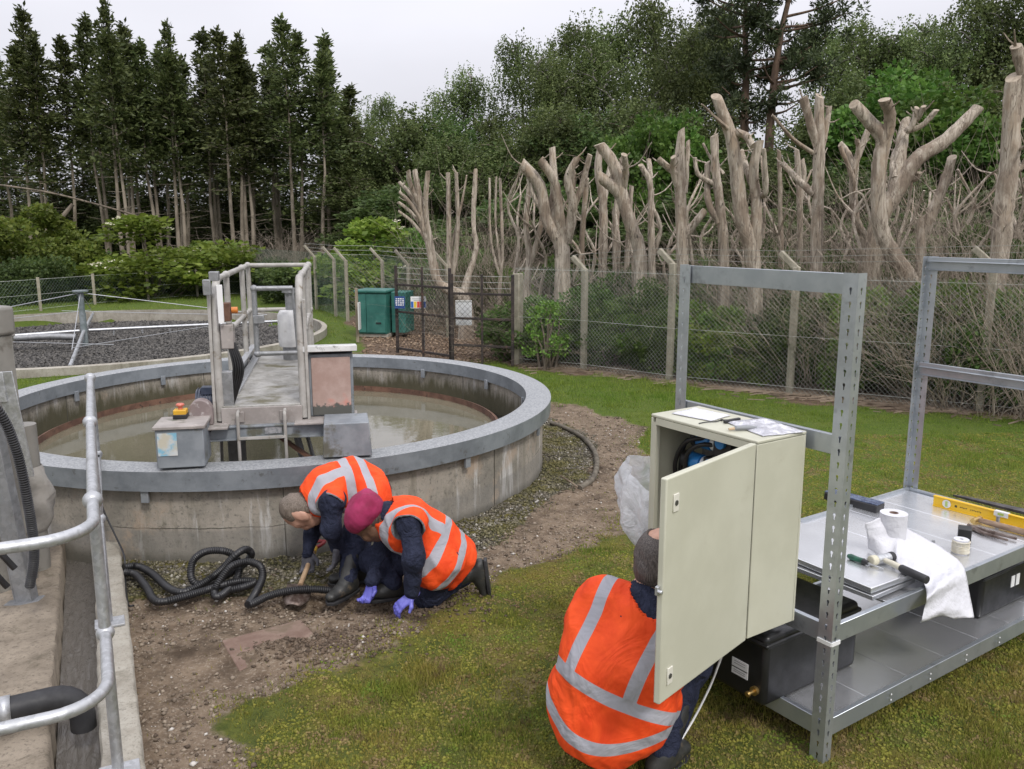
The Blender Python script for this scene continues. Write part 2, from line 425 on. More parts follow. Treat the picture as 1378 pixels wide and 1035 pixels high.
sdD = poly_sd(X, Y, DIRT); sdG = poly_sd(X, Y, GRAV); sdF = poly_sd(X, Y, FENCEDIRT); sdC = poly_sd(X, Y, CHIP)
wob = (vnoise(X * 2.2, Y * 2.2, 40, 5) - .5)
a_d = sstep(.1, -.12, sdD + wob * .45)
a_g = sstep(.08, -.08, sdG + wob * .3)
a_f = sstep(.3, -.3, np.minimum(sdF, sdC) + wob * .8)
# bare brown patches and greener tufts of the lawn
a_p = sstep(.54, .74, vnoise(X * 3.1 + 9, Y * 3.1, 50, 6)) * .5 * sstep(13, 6, Y)
V = np.stack([X.ravel(), Y.ravel(), Z.ravel()], 1); nx, ny = len(gx), len(gy)
I = np.arange(nx * ny).reshape(ny, nx)
F4 = np.stack([I[:-1, :-1], I[:-1, 1:], I[1:, 1:], I[1:, :-1]], -1).reshape(-1, 4)
q = NM('ground'); P_ = q.pos()
fine = q.noise(55, P_, 6, .75); med = q.noise(9, P_, 6, .7); big = q.noise(1.6, P_, 5, .65)
ng = lambda a, s=.5, wd=.18: q.rng(q.math('ADD', q.attr(a), q.math('MULTIPLY', q.math('SUBTRACT', med, .5), s)), .5 - wd, .5 + wd)
grass = q.mix(q.rng(med, .3, .7), (.045, .06, .012), (.11, .12, .024))
grass = q.mix(q.rng(big, .45, .68), grass, (.15, .12, .03))
grass = q.mix(q.rng(fine, .5, .72), grass, (.025, .03, .009))
soil = q.mix(q.rng(med, .3, .7), (.1, .071, .048), (.215, .163, .115))
soil = q.mix(q.rng(fine, .5, .68), soil, (.29, .24, .185))
soil = q.mix(q.rng(big, .52, .66), soil, (.06, .043, .029))
vor = q.n('ShaderNodeTexVoronoi'); vor.inputs['Scale'].default_value = 42; q.l(P_, vor.inputs['Vector'])
sc_ = q.n('ShaderNodeSeparateColor'); q.l(vor.outputs['Color'], sc_.inputs[0])
grav = q.mix(sc_.outputs[0], (.08, .07, .055), (.27, .25, .21))
grav = q.mix(q.rng(vor.outputs['Distance'], .25, .6), grav, (.045, .04, .028))
grav = q.mix(q.rng(big, .4, .56), grav, q.mix(q.rng(med, .4, .6), (.06, .055, .018), (.12, .105, .03)))
lit = q.mix(q.rng(med, .35, .65), (.07, .045, .03), (.15, .105, .072)); lit = q.mix(q.rng(fine, .54, .68), lit, (.27, .21, .155))
sy = q.n('ShaderNodeSeparateXYZ'); q.l(P_, sy.inputs[0]); lush = q.math('MULTIPLY', q.rng(q.math('ADD', sy.outputs[1], q.math('MULTIPLY', q.noise(.8, P_, 4), 2.5)), 6.2, 9), .75)
grass = q.mix(lush, grass, q.mix(q.rng(fine, .35, .65), (.035, .065, .01), (.1, .15, .022)))
col = q.mix(ng('patch', .5), grass, q.mix(q.rng(med, .4, .6), (.14, .095, .05), (.21, .155, .08)))
col = q.mix(ng('dirt', .7), col, soil); col = q.mix(ng('gravel', .5), col, grav); col = q.mix(ng('litter', .8), col, lit)
hgt = q.math('ADD', q.math('MULTIPLY', fine, .6), q.math('MULTIPLY', med, .8))
M['ground'] = q.fin(col, .95, 0, q.bump(hgt, .8, .02)); q.b.inputs['Specular IOR Level'].default_value = .2
ground = link('ground', np_mesh('ground', V, F4, M['ground'], smooth=True, attrs=dict(dirt=a_d.ravel(), gravel=a_g.ravel(), litter=a_f.ravel(), patch=a_p.ravel())))
tag(ground, 'ground of mossy lawn, bare brown soil and gravel', None, None, 'structure')

# ------------------------------------------------------------------ loose stones on soil and gravel, clods and short grass
def masks(x, y):
    wo = (vnoise(x * 2.2, y * 2.2, 40, 5) - .5)
    return sstep(.1, -.12, poly_sd(x, y, DIRT) + wo * .45), sstep(.08, -.08, poly_sd(x, y, GRAV) + wo * .3)
def in_water(x, y):
    n2 = (x - KA.x) * kn.x + (y - KA.y) * kn.y; s2 = (x - KA.x) * kd.x + (y - KA.y) * kd.y
    return (np.hypot(x - TC.x, y - TC.y) < TR + .01) | ((n2 > -.005) & (s2 > -.6)) | (np.hypot(x - BC.x, y - BC.y) < BR + .05)
def frustum(n, y0, y1, pad=.15, pw=1.0):
    y = y0 + (y1 - y0) * rng.random(n) ** pw
    x = (rng.random(n) * 2 - 1) * (.63 * np.hypot(y, 0) + pad); return x, y
OCT = np.array([(1, 0, 0), (-1, 0, 0), (0, 1, 0), (0, -1, 0), (0, 0, 1), (0, 0, -1), (.6, .6, .6), (-.6, .6, .5)], float)
OF = np.array([(0, 2, 4), (2, 1, 4), (1, 3, 4), (3, 0, 4), (2, 0, 5), (1, 2, 5), (3, 1, 5), (0, 3, 5)])
def stones(name, x, y, size, mat, label, lift=.25, cat_kind='stuff', z=None):
    n = len(x); o = OCT[:6][None] * (1 + (rng.random((n, 6, 1)) - .5) * .7)
    o = o * np.stack([np.ones(n), .6 + .5 * rng.random(n), .4 + .4 * rng.random(n)], 1)[:, None, :] * size[:, None, None]
    a = rng.random(n) * 6.28; c, s = np.cos(a), np.sin(a)
    ox = o[..., 0] * c[:, None] - o[..., 1] * s[:, None]; oy = o[..., 0] * s[:, None] + o[..., 1] * c[:, None]
    if z is None: z = ground_z(x, y)
    Vv = np.stack([ox + x[:, None], oy + y[:, None], o[..., 2] + (z + size * lift)[:, None]], -1).reshape(-1, 3)
    Ff = (OF[None] + (np.arange(n) * 6)[:, None, None]).reshape(-1, 3)
    return tag(link(name, np_mesh(name, Vv, Ff, mat)), label, None, None, cat_kind)
q = NM('stone'); g = q.n('ShaderNodeNewGeometry')
c_ = q.mix(g.outputs['Random Per Island'], (.055, .048, .034), (.2, .178, .135)); c_ = q.mix(q.rng(g.outputs['Random Per Island'], .93, .97), c_, (.38, .36, .33))
c_ = q.mix(q.rng(q.noise(1.9, q.pos(), 6, .7), .44, .58), c_, q.mix(g.outputs['Random Per Island'], (.045, .045, .014), (.17, .15, .06)))
M['stone'] = q.fin(c_, .9)
x, y = frustum(260000, 2.6, 9.6, .2, .8); d, gmask = masks(x, y); bad = in_water(x, y)
k = (~bad) & (rng.random(len(x)) < np.maximum(gmask * .9, 0)); k2 = (~bad) & ~k & (d > .5) & (rng.random(len(x)) < .3 * np.clip(vnoise(x * 1.3, y * 1.3, 61, 3) * 3 - .8, .05, 1))
stones('gravel', x[k], y[k], .006 + .011 * rng.random(k.sum()) ** 1.6, M['stone'], 'grey gravel spread around the foot of the round tank')
q = NM('soil_stone'); g = q.n('ShaderNodeNewGeometry'); c_ = q.mix(g.outputs['Random Per Island'], (.075, .053, .036), (.3, .245, .185)); c_ = q.mix(q.rng(g.outputs['Random Per Island'], .95, .97), c_, (.5, .47, .43))
M['soil_stone'] = q.fin(c_, .92)
stones('stones', x[k2], y[k2], .004 + .014 * rng.random(k2.sum()) ** 3.2, M['soil_stone'], 'small stones and crumbs on the bare brown soil')
# crumbs of dark soil on the spoil heaps
xs = np.concatenate([SPOIL.x + .05 + rng.normal(0, .2, 2600), HOLE.x + rng.normal(0, .28, 2200), HOLE.x + .5 + rng.normal(0, .2, 1200)])
ys = np.concatenate([SPOIL.y + rng.normal(0, .085, 2600), HOLE.y + rng.normal(0, .12, 2200), HOLE.y - .1 + rng.normal(0, .1, 1200)])
M['clod'] = pm('dark_soil', (.065, .045, .03), (.13, .092, .062), 20, .95)
xs = xs[::2]; ys = ys[::2]
stones('soil_crumbs', xs, ys, .003 + .014 * rng.random(len(xs)) ** 3, M['clod'], 'dark crumbs of freshly dug soil')
# grass
def blades(name, x, y, h, wdt, mat, label, lean=.7):
    n = len(x); z = ground_z(x, y) - .004; a = rng.random(n) * 6.28; la = rng.random(n) * 6.28; l = h * lean * rng.random(n)
    b0 = np.stack([x - np.cos(a) * wdt, y - np.sin(a) * wdt, z], 1); b1 = np.stack([x + np.cos(a) * wdt, y + np.sin(a) * wdt, z], 1)
    t = np.stack([x + np.cos(la) * l, y + np.sin(la) * l, z + h], 1)
    Vv = np.stack([b0, b1, t], 1).reshape(-1, 3)
    return tag(link(name, np_mesh(name, Vv, np.arange(n * 3).reshape(-1, 3), mat)), label, None, None, 'stuff')
q = NM('grass_blade'); g = q.n('ShaderNodeNewGeometry'); P_ = q.pos()
c_ = q.mix(g.outputs['Random Per Island'], (.105, .155, .018), (.26, .26, .05))
c_ = q.mix(q.rng(q.noise(1.3, P_, 6, .7), .38, .62), c_, q.mix(g.outputs['Random Per Island'], (.2, .17, .03), (.36, .285, .085)))
c_ = q.mix(q.rng(q.noise(6.5, P_, 6, .75), .52, .63), c_, q.mix(g.outputs['Random Per Island'], (.11, .075, .042), (.24, .17, .095)))
c_ = q.mix(q.rng(q.noise(.55, P_, 3), .5, .7), c_, q.mix(g.outputs['Random Per Island'], (.07, .15, .016), (.125, .2, .028)))
sy = q.n('ShaderNodeSeparateXYZ'); q.l(P_, sy.inputs[0]); lush = q.math('MULTIPLY', q.rng(q.math('ADD', sy.outputs[1], q.math('MULTIPLY', q.noise(.8, P_, 4), 2.5)), 6.2, 9), .75)
c_ = q.mix(lush, c_, q.mix(g.outputs['Random Per Island'], (.09, .18, .019), (.19, .28, .042)))
M['grass'] = q.fin(c_, .7); q.b.inputs['Specular IOR Level'].default_value = .2
tr = q.n('ShaderNodeBsdfTranslucent'); q.l(c_, tr.inputs[0]); ms = q.n('ShaderNodeMixShader'); ms.inputs[0].default_value = .25
q.l(q.b.outputs[0], ms.inputs[1]); q.l(tr.outputs[0], ms.inputs[2]); q.l(ms.outputs[0], q.out.inputs[0])
x, y = frustum(900000, 2.6, 13.5, .2, 1.0)
d, gmask = masks(x, y); fd = sstep(.2, -.2, poly_sd(x, y, FENCEDIRT) + (vnoise(x * 2.2, y * 2.2, 40, 5) - .5) * .8)
cl = vnoise(x * 7, y * 7, 71, 4); pat = vnoise(x * 3.1 + 9, y * 3.1, 50, 6)
d2 = sstep(.28, -.22, poly_sd(x, y, DIRT) + (vnoise(x * 3.2, y * 3.2, 47, 5) - .5) * .75)
pr = (1 - np.maximum(np.maximum(d2, d * .75), gmask)) * (1 - fd) * (.35 + .9 * cl) * (1 - .45 * sstep(.54, .74, pat)) + .012 * (gmask < .5)
k = ~in_water(x, y) & (rng.random(len(x)) < pr * np.clip(1.1 - y / 26, .3, 1))
hh = (.006 + .017 * rng.random(k.sum())) * (.3 + 1.2 * cl[k]) * (1 + .9 * sstep(.55, .75, vnoise(x[k] * .9, y[k] * .9, 77, 3)) + .5 * (y[k] > 9))
hh = hh * np.where(vnoise(x[k] * 4, y[k] * 4, 97, 3) > .68, 2.0, 1.0)
blades('grass', x[k], y[k], hh, .0016 + .0009 * y[k] / 4, M['grass'], 'short mossy lawn grass, green to straw yellow')
# mossy cushions between the blades
q = NM('moss'); g = q.n('ShaderNodeNewGeometry'); P_ = q.pos(); ri = g.outputs['Random Per Island']
c_ = q.mix(ri, (.105, .12, .02), (.225, .21, .045)); c_ = q.mix(q.rng(q.noise(5.5, P_, 6, .75), .46, .6), c_, q.mix(ri, (.11, .078, .038), (.22, .16, .08))); c_ = q.mix(q.rng(q.noise(2.3, P_, 6, .7), .52, .64), c_, q.mix(ri, (.07, .115, .016), (.125, .175, .03)))
M['moss'] = q.fin(c_, .95); q.b.inputs['Specular IOR Level'].default_value = .1
mx_, my_ = frustum(230000, 2.6, 8.5, .2, .9); dm, gm = masks(mx_, my_); fm_ = sstep(.2, -.2, poly_sd(mx_, my_, FENCEDIRT))
d3 = sstep(.34, -.1, poly_sd(mx_, my_, DIRT) + (vnoise(mx_ * 3.2, my_ * 3.2, 47, 5) - .5) * .9)
k = ~in_water(mx_, my_) & (rng.random(len(mx_)) < (1 - np.maximum(d3, gm)) * (1 - fm_) * (.25 + 1.1 * vnoise(mx_ * 5, my_ * 5, 87, 4)))
stones('moss', mx_[k], my_[k], .004 + .009 * rng.random(k.sum()) ** 1.6, M['moss'], 'mossy cushions and dead moss between the grass blades', .1)
x = rng.random(60000) * 22 - 18; y = 9.9 + rng.random(60000) * 18
k = ~in_water(x, y) & (poly_sd(x, y, CHIP) > .2) & (poly_sd(x, y, FENCEDIRT) > .2) & (vnoise(x * 2, y * 2, 81, 3) > .35)
blades('grass', x[k], y[k], .03 + .05 * rng.random(k.sum()), .006 * np.ones(k.sum()), M['grass'], 'grass growing around the round stone bed')
# twigs and bark litter along the fence foot
n = 2600; t = rng.random(n); fx = np.array([p[0] for p in FENCE[1:7]]); fy = np.array([p[1] for p in FENCE[1:7]])
x = .1 + t * 7.5; y = np.interp(x, fx, fy) + rng.normal(.15, .3, n); L_ = .03 + .14 * rng.random(n) ** 2; a = rng.normal(-.45, .7, n); z = ground_z(x, y) + .01
wv = .003 + .004 * rng.random(n); dx, dy = np.cos(a) * L_, np.sin(a) * L_
Vv = np.stack([np.stack([x - dx, y - dy, z], 1), np.stack([x + dx, y + dy, z + .02 * rng.random(n)], 1), np.stack([x + dx, y + dy + wv, z + wv * 2 + .01], 1), np.stack([x - dx, y - dy + wv, z + wv * 2], 1)], 1).reshape(-1, 3)
M['twig'] = pm('dead_twig', (.12, .088, .06), (.25, .195, .14), 2, .9)
tag(link('twig_litter', np_mesh('twig_litter', Vv, np.arange(n * 4).reshape(-1, 4), M['twig'])), 'broken twigs and bark litter along the fence foot', None, None, 'stuff')
n = 4000; x = rng.random(n) * 3.6 - 3.6; y = 13 + rng.random(n) * 9; k = poly_sd(x, y, CHIP) < 0; x = x[k]; y = y[k]
M['chip'] = pm('wood_chip', (.14, .09, .055), (.3, .22, .15), 3, .9)
stones('wood_chips', x, y, .015 + .03 * rng.random(len(x)), M['chip'], 'brown wood chips on the ground by the gate')
# ================================================================== round settling tank
TZ = .6; WZ = .25
c3 = Vector((TC.x, TC.y, 0))
tank = thing('settling_tank', 'large round concrete settling tank with a grey steel cap, full of brown water', 'tank', c3)
MB().lathe([(TR - .12, -.5), (TR, -.5), (TR, TZ - .02), (TR - .12, TZ - .02), (TR - .12, -.5)], c3, 128).build('wall', M['conc_tank'], tank, ang=50)
MB().lathe([(TR + .012, TZ - .13), (TR + .07, TZ - .13), (TR + .075, TZ), (TR - .11, TZ + .01), (TR - .15, TZ), (TR - .15, TZ - .12), (TR - .138, TZ - .12), (TR - .13, TZ - .012), (TR + .055, TZ - .012), (TR + .012, TZ - .13)], c3, 128).build('cap', M['rim_cap'], tank, ang=30)
for k in range(14):
    a = 2 * math.pi * (k + .35) / 14
    for r, dz in ((TR + .045, -.13), (TR - .15, -.12)):
        p = c3 + Vector((math.cos(a) * r, math.sin(a) * r, TZ + dz - .03))
        MB().box(p, (.02, .05, .1), Matrix.Rotation(a, 3, 'Z')).build('bracket', M['rim_paint'], tank, bevel=.003)
jm = MB()
for k in range(9):
    a = 2 * math.pi * (k + .15) / 9
    for r in (TR + .0015, TR - .1215):
        jm.box(c3 + Vector((math.cos(a) * r, math.sin(a) * r, .2)), (.004, .006, .62), Matrix.Rotation(a, 3, 'Z'))
jm.build('wall_joint', pm('joint_grey', (.08, .075, .06)), tank)
MB().lathe([(TR - .42, WZ - .2), (TR - .39, WZ - .2), (TR - .39, WZ + .05), (TR - .42, WZ + .06), (TR - .42, WZ - .2)], c3, 128).build('overflow_weir', M['rust'], tank)
MB().lathe([(TR - .39, WZ - .1), (TR - .122, WZ - .1)], c3, 96).build('overflow_trough', M['mud_black'], tank)
# water
q = NM('brown_water'); P_ = q.pos()
h = q.math('ADD', q.noise(9, P_, 3), q.math('MULTIPLY', q.noise(28, P_, 2), .35))
M['water'] = q.fin(q.mix(q.rng(q.noise(1.2, P_, 4), .35, .65), (.13, .119, .082), (.165, .15, .105)), .02, 0, q.bump(h, .025, .02))
q.b.inputs['Specular IOR Level'].default_value = 1.0
MB().lathe([(0, WZ), (TR - .42, WZ)], c3, 96).build('water', M['water']); tag(bpy.data.objects['water'], 'brown water in the round tank', None, None, 'structure')

# ------------------------------------------------------------------ scraper bridge (local frame: x to the right, y outward to the photographer's side, z up)
BD = Vector((.203, -.979, 0)).normalized()
MBR = Matrix(((-BD.y, BD.x, 0, c3.x + .05), (BD.x, BD.y, 0, c3.y), (0, 0, 1, 0), (0, 0, 0, 1)))
if (MBR @ Vector((1, 0, 0)) - MBR @ Vector((0, 0, 0))).x < 0: MBR = MBR @ Matrix.Diagonal((-1, 1, 1, 1))
def bl(x, y, z): return MBR @ Vector((x, y, z))
br = thing('scraper_bridge', 'narrow grey walkway bridge with tube handrails reaching across the round tank', 'bridge', bl(0, 1, TZ))
DZ = .93; Y1 = 2.08
q = NM('walkway'); v = q.co(); wv = q.n('ShaderNodeTexVoronoi'); wv.inputs['Scale'].default_value = 34; q.l(v, wv.inputs['Vector'])
c_ = q.mix(q.rng(q.noise(5, v, 6, .7), .35, .65), (.2, .19, .165), (.36, .35, .33)); c_ = q.mix(q.rng(q.noise(3, v, 5), .54, .68), c_, (.12, .11, .065))
M['deck'] = q.fin(c_, q.rng(q.noise(6, v), .35, .65, .3, .7), .1, q.bump(wv.outputs['Distance'], .6, .006))
MB(MBR).box((0, (Y1 - .35) / 2, DZ - .02), (.5, Y1 + .35, .04)).build('walkway_deck', M['deck'], br, bevel=.004)
q = NM('pink_grey_paint'); v = q.co(); c_ = q.mix(q.rng(q.noise(6, v, 7, .7), .35, .65), (.24, .215, .2), (.34, .31, .29)); c_ = q.mix(q.rng(q.noise(4, v, 6, .7), .53, .66), c_, (.13, .13, .1)); c_ = q.mix(q.rng(q.noise(9, v, 6, .7), .6, .68), c_, (.4, .36, .33))
M['pinkgrey'] = q.fin(c_, .65, 0, q.bump(q.noise(50, v), .2, .003))
MB(MBR).box((0, Y1 + .012, DZ - .115), (.52, .024, .21)).build('end_plate', M['pinkgrey'], br, bevel=.003)
for s in (-1, 1): MB(MBR).box((s * .235, Y1 / 2 - .15, DZ - .12), (.03, Y1 + .28, .155)).build('side_beam', M['paint_grey'], br)
# steel channel standing along the left edge
m = MB(MBR); m.bar((-.27, Y1 - .42, DZ + .03), (-.27, -.2, DZ + .03), .012, .15); m.bar((-.25, Y1 - .42, DZ + .105), (-.25, -.2, DZ + .105), .05, .01); m.bar((-.22, Y1 - .42, DZ + .012), (-.22, -.2, DZ + .012), .06, .02)
m.build('cable_channel', M['galv'], br, bevel=.002)
m = MB(MBR); m.bar((-.62, Y1 + .02, .8), (.62, Y1 + .02, .8), .1, .012); m.bar((-.62, Y1 + .05, .76), (.62, Y1 + .05, .76), .012, .09); m.bar((-.62, Y1 + .02, .715), (.62, Y1 + .02, .715), .1, .012)
m.build('cross_beam', M['paint_grey'], br, bevel=.002)
MB(MBR).box((.07, Y1 + .06, .768), (.11, .006, .045)).build('maker_plate', pm('worn_plate', (.3, .3, .31), (.16, .17, .18), 60, .5), br)
for a, b, col in (((-.42, Y1 + .0, .812), (.42, .3), 'pinkgrey'), ((.42, Y1 - .05, .812), (.42, .34), 'pinkgrey')):
    MB(MBR).box(a, (b[0], b[1], .014)).build('platform', M[col], br, bevel=.003)
def carriage(x, y, w, dpt, z0, z1, lean):
    m = MB(MBR); lo = w / 2; hi = w / 2 - lean
    m.add([(x - lo, y - dpt / 2, z0), (x + lo, y - dpt / 2, z0), (x + lo, y + dpt / 2, z0), (x - lo, y + dpt / 2, z0), (x - hi - .0, y - dpt / 2, z1), (x + hi, y - dpt / 2, z1), (x + hi, y + dpt / 2, z1), (x - hi, y + dpt / 2, z1)],
          [(0, 3, 2, 1), (4, 5, 6, 7), (0, 1, 5, 4), (1, 2, 6, 5), (2, 3, 7, 6), (3, 0, 4, 7)])
    return m
cb = carriage(-.475, Y1 + .2, .285, .28, TZ + .018, .865, .0).build('wheel_cover', M['paint_grey'], br, bevel=.006)
MB(MBR).box((-.475, Y1 + .2, .876), (.31, .31, .02)).build('cover_lid', M['pinkgrey'], cb, bevel=.004)
carriage(.55, Y1 + .14, .32, .3, TZ + .018, .845, .015).build('wheel_cover', M['paint_grey'], br, bevel=.006)
q = NM('faded_sticker'); v = q.co(); c_ = q.mix(q.rng(q.noise(14, v, 5), .4, .6), (.55, .56, .55), (.2, .42, .55)); c_ = q.mix(q.rng(q.noise(8, v, 4), .5, .62), c_, (.5, .47, .38))
M['sticker'] = q.fin(c_, .5)
MB(MBR).box((-.548, Y1 + .343, .772), (.115, .004, .145)).build('faded_notice', M['sticker'], cb)
# drive unit
M['motor_blue'] = pm('dark_blue_paint', (.025, .035, .06), (.05, .06, .09), 12, .35)
mo = MB(MBR); mo.cyl((-.43, Y1 - .12, .945), (-.27, Y1 - .12, .945), .085, 20)
for k in range(8): mo.cyl((-.42 + k * .018, Y1 - .12, .945), (-.415 + k * .018, Y1 - .12, .945), .097, 20)
mo.box((-.34, Y1 - .08, 1.03), (.1, .07, .05)); mo.box((-.35, Y1 - .12, .85), (.14, .12, .06)); mo = mo.build('motor', M['motor_blue'], br, bevel=.003)
prof = [(-.075, 0, 0), (.075, 0, 0)] + [(.075 * math.cos(a), 0, .09 + .075 * math.sin(a) * 1.1) for a in [i * math.pi / 14 for i in range(15)]]
M['mauve'] = pm('mauve_grey_cover', (.2, .16, .155), (.27, .225, .215), 8, .5, 0, (.42, .39, .38), 7, .6, .68)
MB(MBR).prism([(p[0] - .385, p[1], p[2] + .82) for p in prof], (0, Y1 + .06, 0), (0, Y1 - .02, 0)).build('belt_guard', M['mauve'], br, bevel=.008)
tag_es = thing('emergency_stop', 'yellow emergency stop box with a red mushroom button, on the bridge end', 'stop button', bl(-.50, Y1 + .06, .887))
ES = .046
m = MB(MBR); m.box((-.50, Y1 + .1, .855 + ES), (.085, .085, .03)); m.build('housing_base', M['black'], tag_es, bevel=.005)
MB(MBR).box((-.50, Y1 + .1, .882 + ES), (.08, .08, .034)).build('housing', pm('yellow_plastic', (.62, .36, .02), (.55, .3, .02), 8, .45), tag_es, bevel=.006)
m = MB(MBR); m.cyl((-.50, Y1 + .1, .895 + ES), (-.50, Y1 + .1, .92 + ES), .014); m.lathe([(0, .938), (.022, .936), (.027, .928), (.022, .918), (0, .917)], (-.50, Y1 + .1, ES), 20)
m.build('button', pm('faded_red_plastic', (.5, .13, .09), (.6, .2, .15), 9, .45), tag_es)
# handrails: bent flat-sided end posts and tubes
def railset(s, pts_lean):
    x = s * .27; top = DZ + .83
    m = MB(MBR); m.tube(spline([(x - s * .0, Y1 - .02, DZ - .1), (x, Y1 - .05, DZ + .4), (x, Y1 - .12, top - .12), (x, Y1 - .22, top - .01), (x, Y1 - .34, top)], 6), .026, 10); m.build('end_post', M['rail_grey'], br)
    MB(MBR).tube([(x, Y1 - .34, top), (x, -.28, top)], .021, 10).build('top_rail', M['rail_grey'], br)
    MB(MBR).tube([(x, Y1 - .08, DZ + .42), (x, -.28, DZ + .42)], .019, 10).build('middle_rail', M['rail_grey'], br)
    for y in (Y1 - .75, .25, -.28):
        mm = MB(MBR); mm.tube([(x, y, DZ - .12), (x, y, top)], .022, 10); mm.ball((x, y, top), .03, 6); mm.ball((x, y, DZ + .42), .028, 6); mm.build('rail_post', M['rail_grey'], br)
railset(-1, 0); railset(1, 0)
for zz in (.83, .42): MB(MBR).tube([(-.27, -.28, DZ + zz), (.27, -.28, DZ + zz)], .02, 10).build('end_rail', M['rail_grey'], br)
# second flat bar that doubles the left end post
MB(MBR).bar((-.305, Y1 - .03, DZ - .12), (-.305, Y1 - .09, DZ + .75), .02, .06).build('stiffener', M['rail_grey'], br, bevel=.003)
MB(MBR).bar((.305, Y1 - .03, DZ - .12), (.3, Y1 - .05, DZ + .7), .02, .05).build('stiffener', M['rail_grey'], br, bevel=.003)
gt = MB(MBR); g_ = [(-.17, .35, DZ + .1), (-.17, .35, DZ + .66), (.15, .35, DZ + .66), (.17, .35, DZ + .1)]
gt.tube(spline([g_[3], g_[0]], 2) , .02, 10); gt.tube([g_[0], g_[1]], .022, 10); gt.tube([g_[1], g_[2]], .021, 10); gt.tube([g_[2], g_[3]], .012, 8)
for p in g_[:2]: gt.ball(p, .032, 6)
gt.build('gate', M['galv_dull'], br)
MB(MBR).box((-.14, .38, DZ + .4), (.09, .03, .07)).build('gate_latch_plate', M['galv_dull'], br, bevel=.004)
# control box cluster on the left post, conduit, camera-like head
m = MB(MBR); m.box((-.255, Y1 - .02, DZ + .86), (.06, .07, .06)); m.box((-.3, Y1 + .0, DZ + .79), (.05, .05, .1)); m.build('lamp_head', M['galv_dull'], br, bevel=.004)
MB(MBR).box((-.225, Y1 - .0, DZ + .68), (.035, .02, .25)).build('sign_plate', M['white'], br, bevel=.002)
m = MB(MBR); m.box((-.2, Y1 - .1, DZ + .62), (.05, .1, .12)); m.build('switch', M['rust'], br, bevel=.004)
MB(MBR).cyl((-.17, Y1 - .1, DZ + .63), (-.13, Y1 - .1, DZ + .63), .022, 12).build('switch_knob', pm('orange_plastic', (.6, .2, .03), (.5, .16, .03), 9, .4), br)
MB(MBR).box((-.2, Y1 - .08, DZ + .46), (.08, .1, .16)).build('junction_box', M['pinkgrey'], br, bevel=.006)
m = MB(MBR)
for k in range(5): m.tube(spline([(-.2 + .01 * k, Y1 - .05, DZ + .42), (-.17 + .015 * k, Y1 - .03, DZ + .25), (-.2 + .01 * k, Y1 - .04, DZ + .08), (-.21, Y1 - .05, DZ - .05)], 5), .008, 6)
m.build('cable_bundle', M['black'], br)
MB(MBR).box((-.215, Y1 - .05, DZ + .1), (.07, .06, .26)).build('isolator', M['galv_dull'], br, bevel=.004)
# centre drive: white motor on the far end
m = MB(MBR); m.lathe([(0, .02), (.1, .02), (.11, .06), (.11, .3), (.09, .34), (0, .35)], (.1, .05, DZ + .1), 20); m.build('centre_motor', pm('chalky_white_paint', (.5, .5, .5), (.62, .62, .62), 6, .5, 0, (.3, .29, .26), 9), br)
m = MB(MBR); m.cyl((.1, .05, DZ - .02), (.1, .05, DZ + .12), .075, 16); m.build('gearbox', M['galv_dull'], br); m = MB(MBR); m.cyl((.1, .05, DZ + .44), (.1, .05, DZ + .62), .035, 12); m.cyl((.1, .05, DZ + .6), (.1, .05, DZ + .64), .06, 12); m.build('motor_shaft', M['galv_dull'], br)
# under the deck: rusty brace and scraper arms
m = MB(MBR); m.bar((.05, Y1 - .1, .72), (.4, Y1 - .05, .45), .05, .02); m.build('brace', M['rust'], br)
for a, b, c, d in (((.2, Y1 - .1, .74), (.3, Y1 - .2, .2), .035, .035), ((.27, Y1 - .1, .74), (.37, Y1 - .25, .2), .02, .02), ((-.2, Y1 - .2, .74), (-.22, Y1 - .35, .2), .12, .02), ((-.3, Y1 - .2, .7), (-.34, Y1 - .4, .2), .02, .02)): MB(MBR).bar(a, b, c, d).build('scraper_arm', M['galv_dull'], br)
# hung steps
m = MB(MBR)
for s in (-.15, .15):
    m.tube(spline([(s, Y1 + .03, DZ - .03), (s, Y1 + .09, DZ - .04), (s, Y1 + .1, DZ - .1), (s, Y1 + .1, DZ - .42)], 5), .011, 8)
for z in (DZ - .2, DZ - .41): m.bar((-.15, Y1 + .1, z), (.15, Y1 + .1, z), .03, .014)
st = m.build('hung_steps', M['rail_grey'], br)
for s in (-.14, .14): MB(MBR).box((s, Y1 + .03, DZ - .07), (.05, .02, .07)).build('step_hook', M['pinkgrey'], st, bevel=.003)
m = MB(MBR); m.tube(spline([(-.3, Y1 + .06, .81), (-.36, Y1 + .09, .75), (-.34, Y1 + .1, .7), (-.42, Y1 + .12, .64)], 6), .006, 6); m.build('motor_cable', M['black'], br)
# pink cabinet with a sloped lid
q = NM('flaking_pink_paint'); v = q.co(); sp_ = q.n('ShaderNodeSeparateXYZ'); q.l(v, sp_.inputs[0])
c_ = q.mix(q.rng(q.noise(5, v, 7, .7), .35, .65), (.33, .225, .19), (.42, .31, .27)); c_ = q.mix(q.rng(q.noise(3.5, v, 3), .55, .68), c_, (.55, .2, .15))
low = q.math('ADD', sp_.outputs[2], q.math('MULTIPLY', q.noise(16, v, 6, .7), .17)); c_ = q.mix(q.rng(low, .155, .175), (.085, .085, .075), c_)
M['pinkflake'] = q.fin(c_, .7, 0, q.bump(q.noise(40, v), .25, .003))
cx, cy = .46, Y1 - .2
cabp = thing('pump_cabinet', 'small pink fronted control kiosk with a flaking sloped lid, on the bridge', 'control box', bl(cx, cy, .82))
m = MB(MBR); m.box((cx, cy, 1.035), (.3, .26, .43)); m.build('body', M['paint_grey'], cabp, bevel=.008)
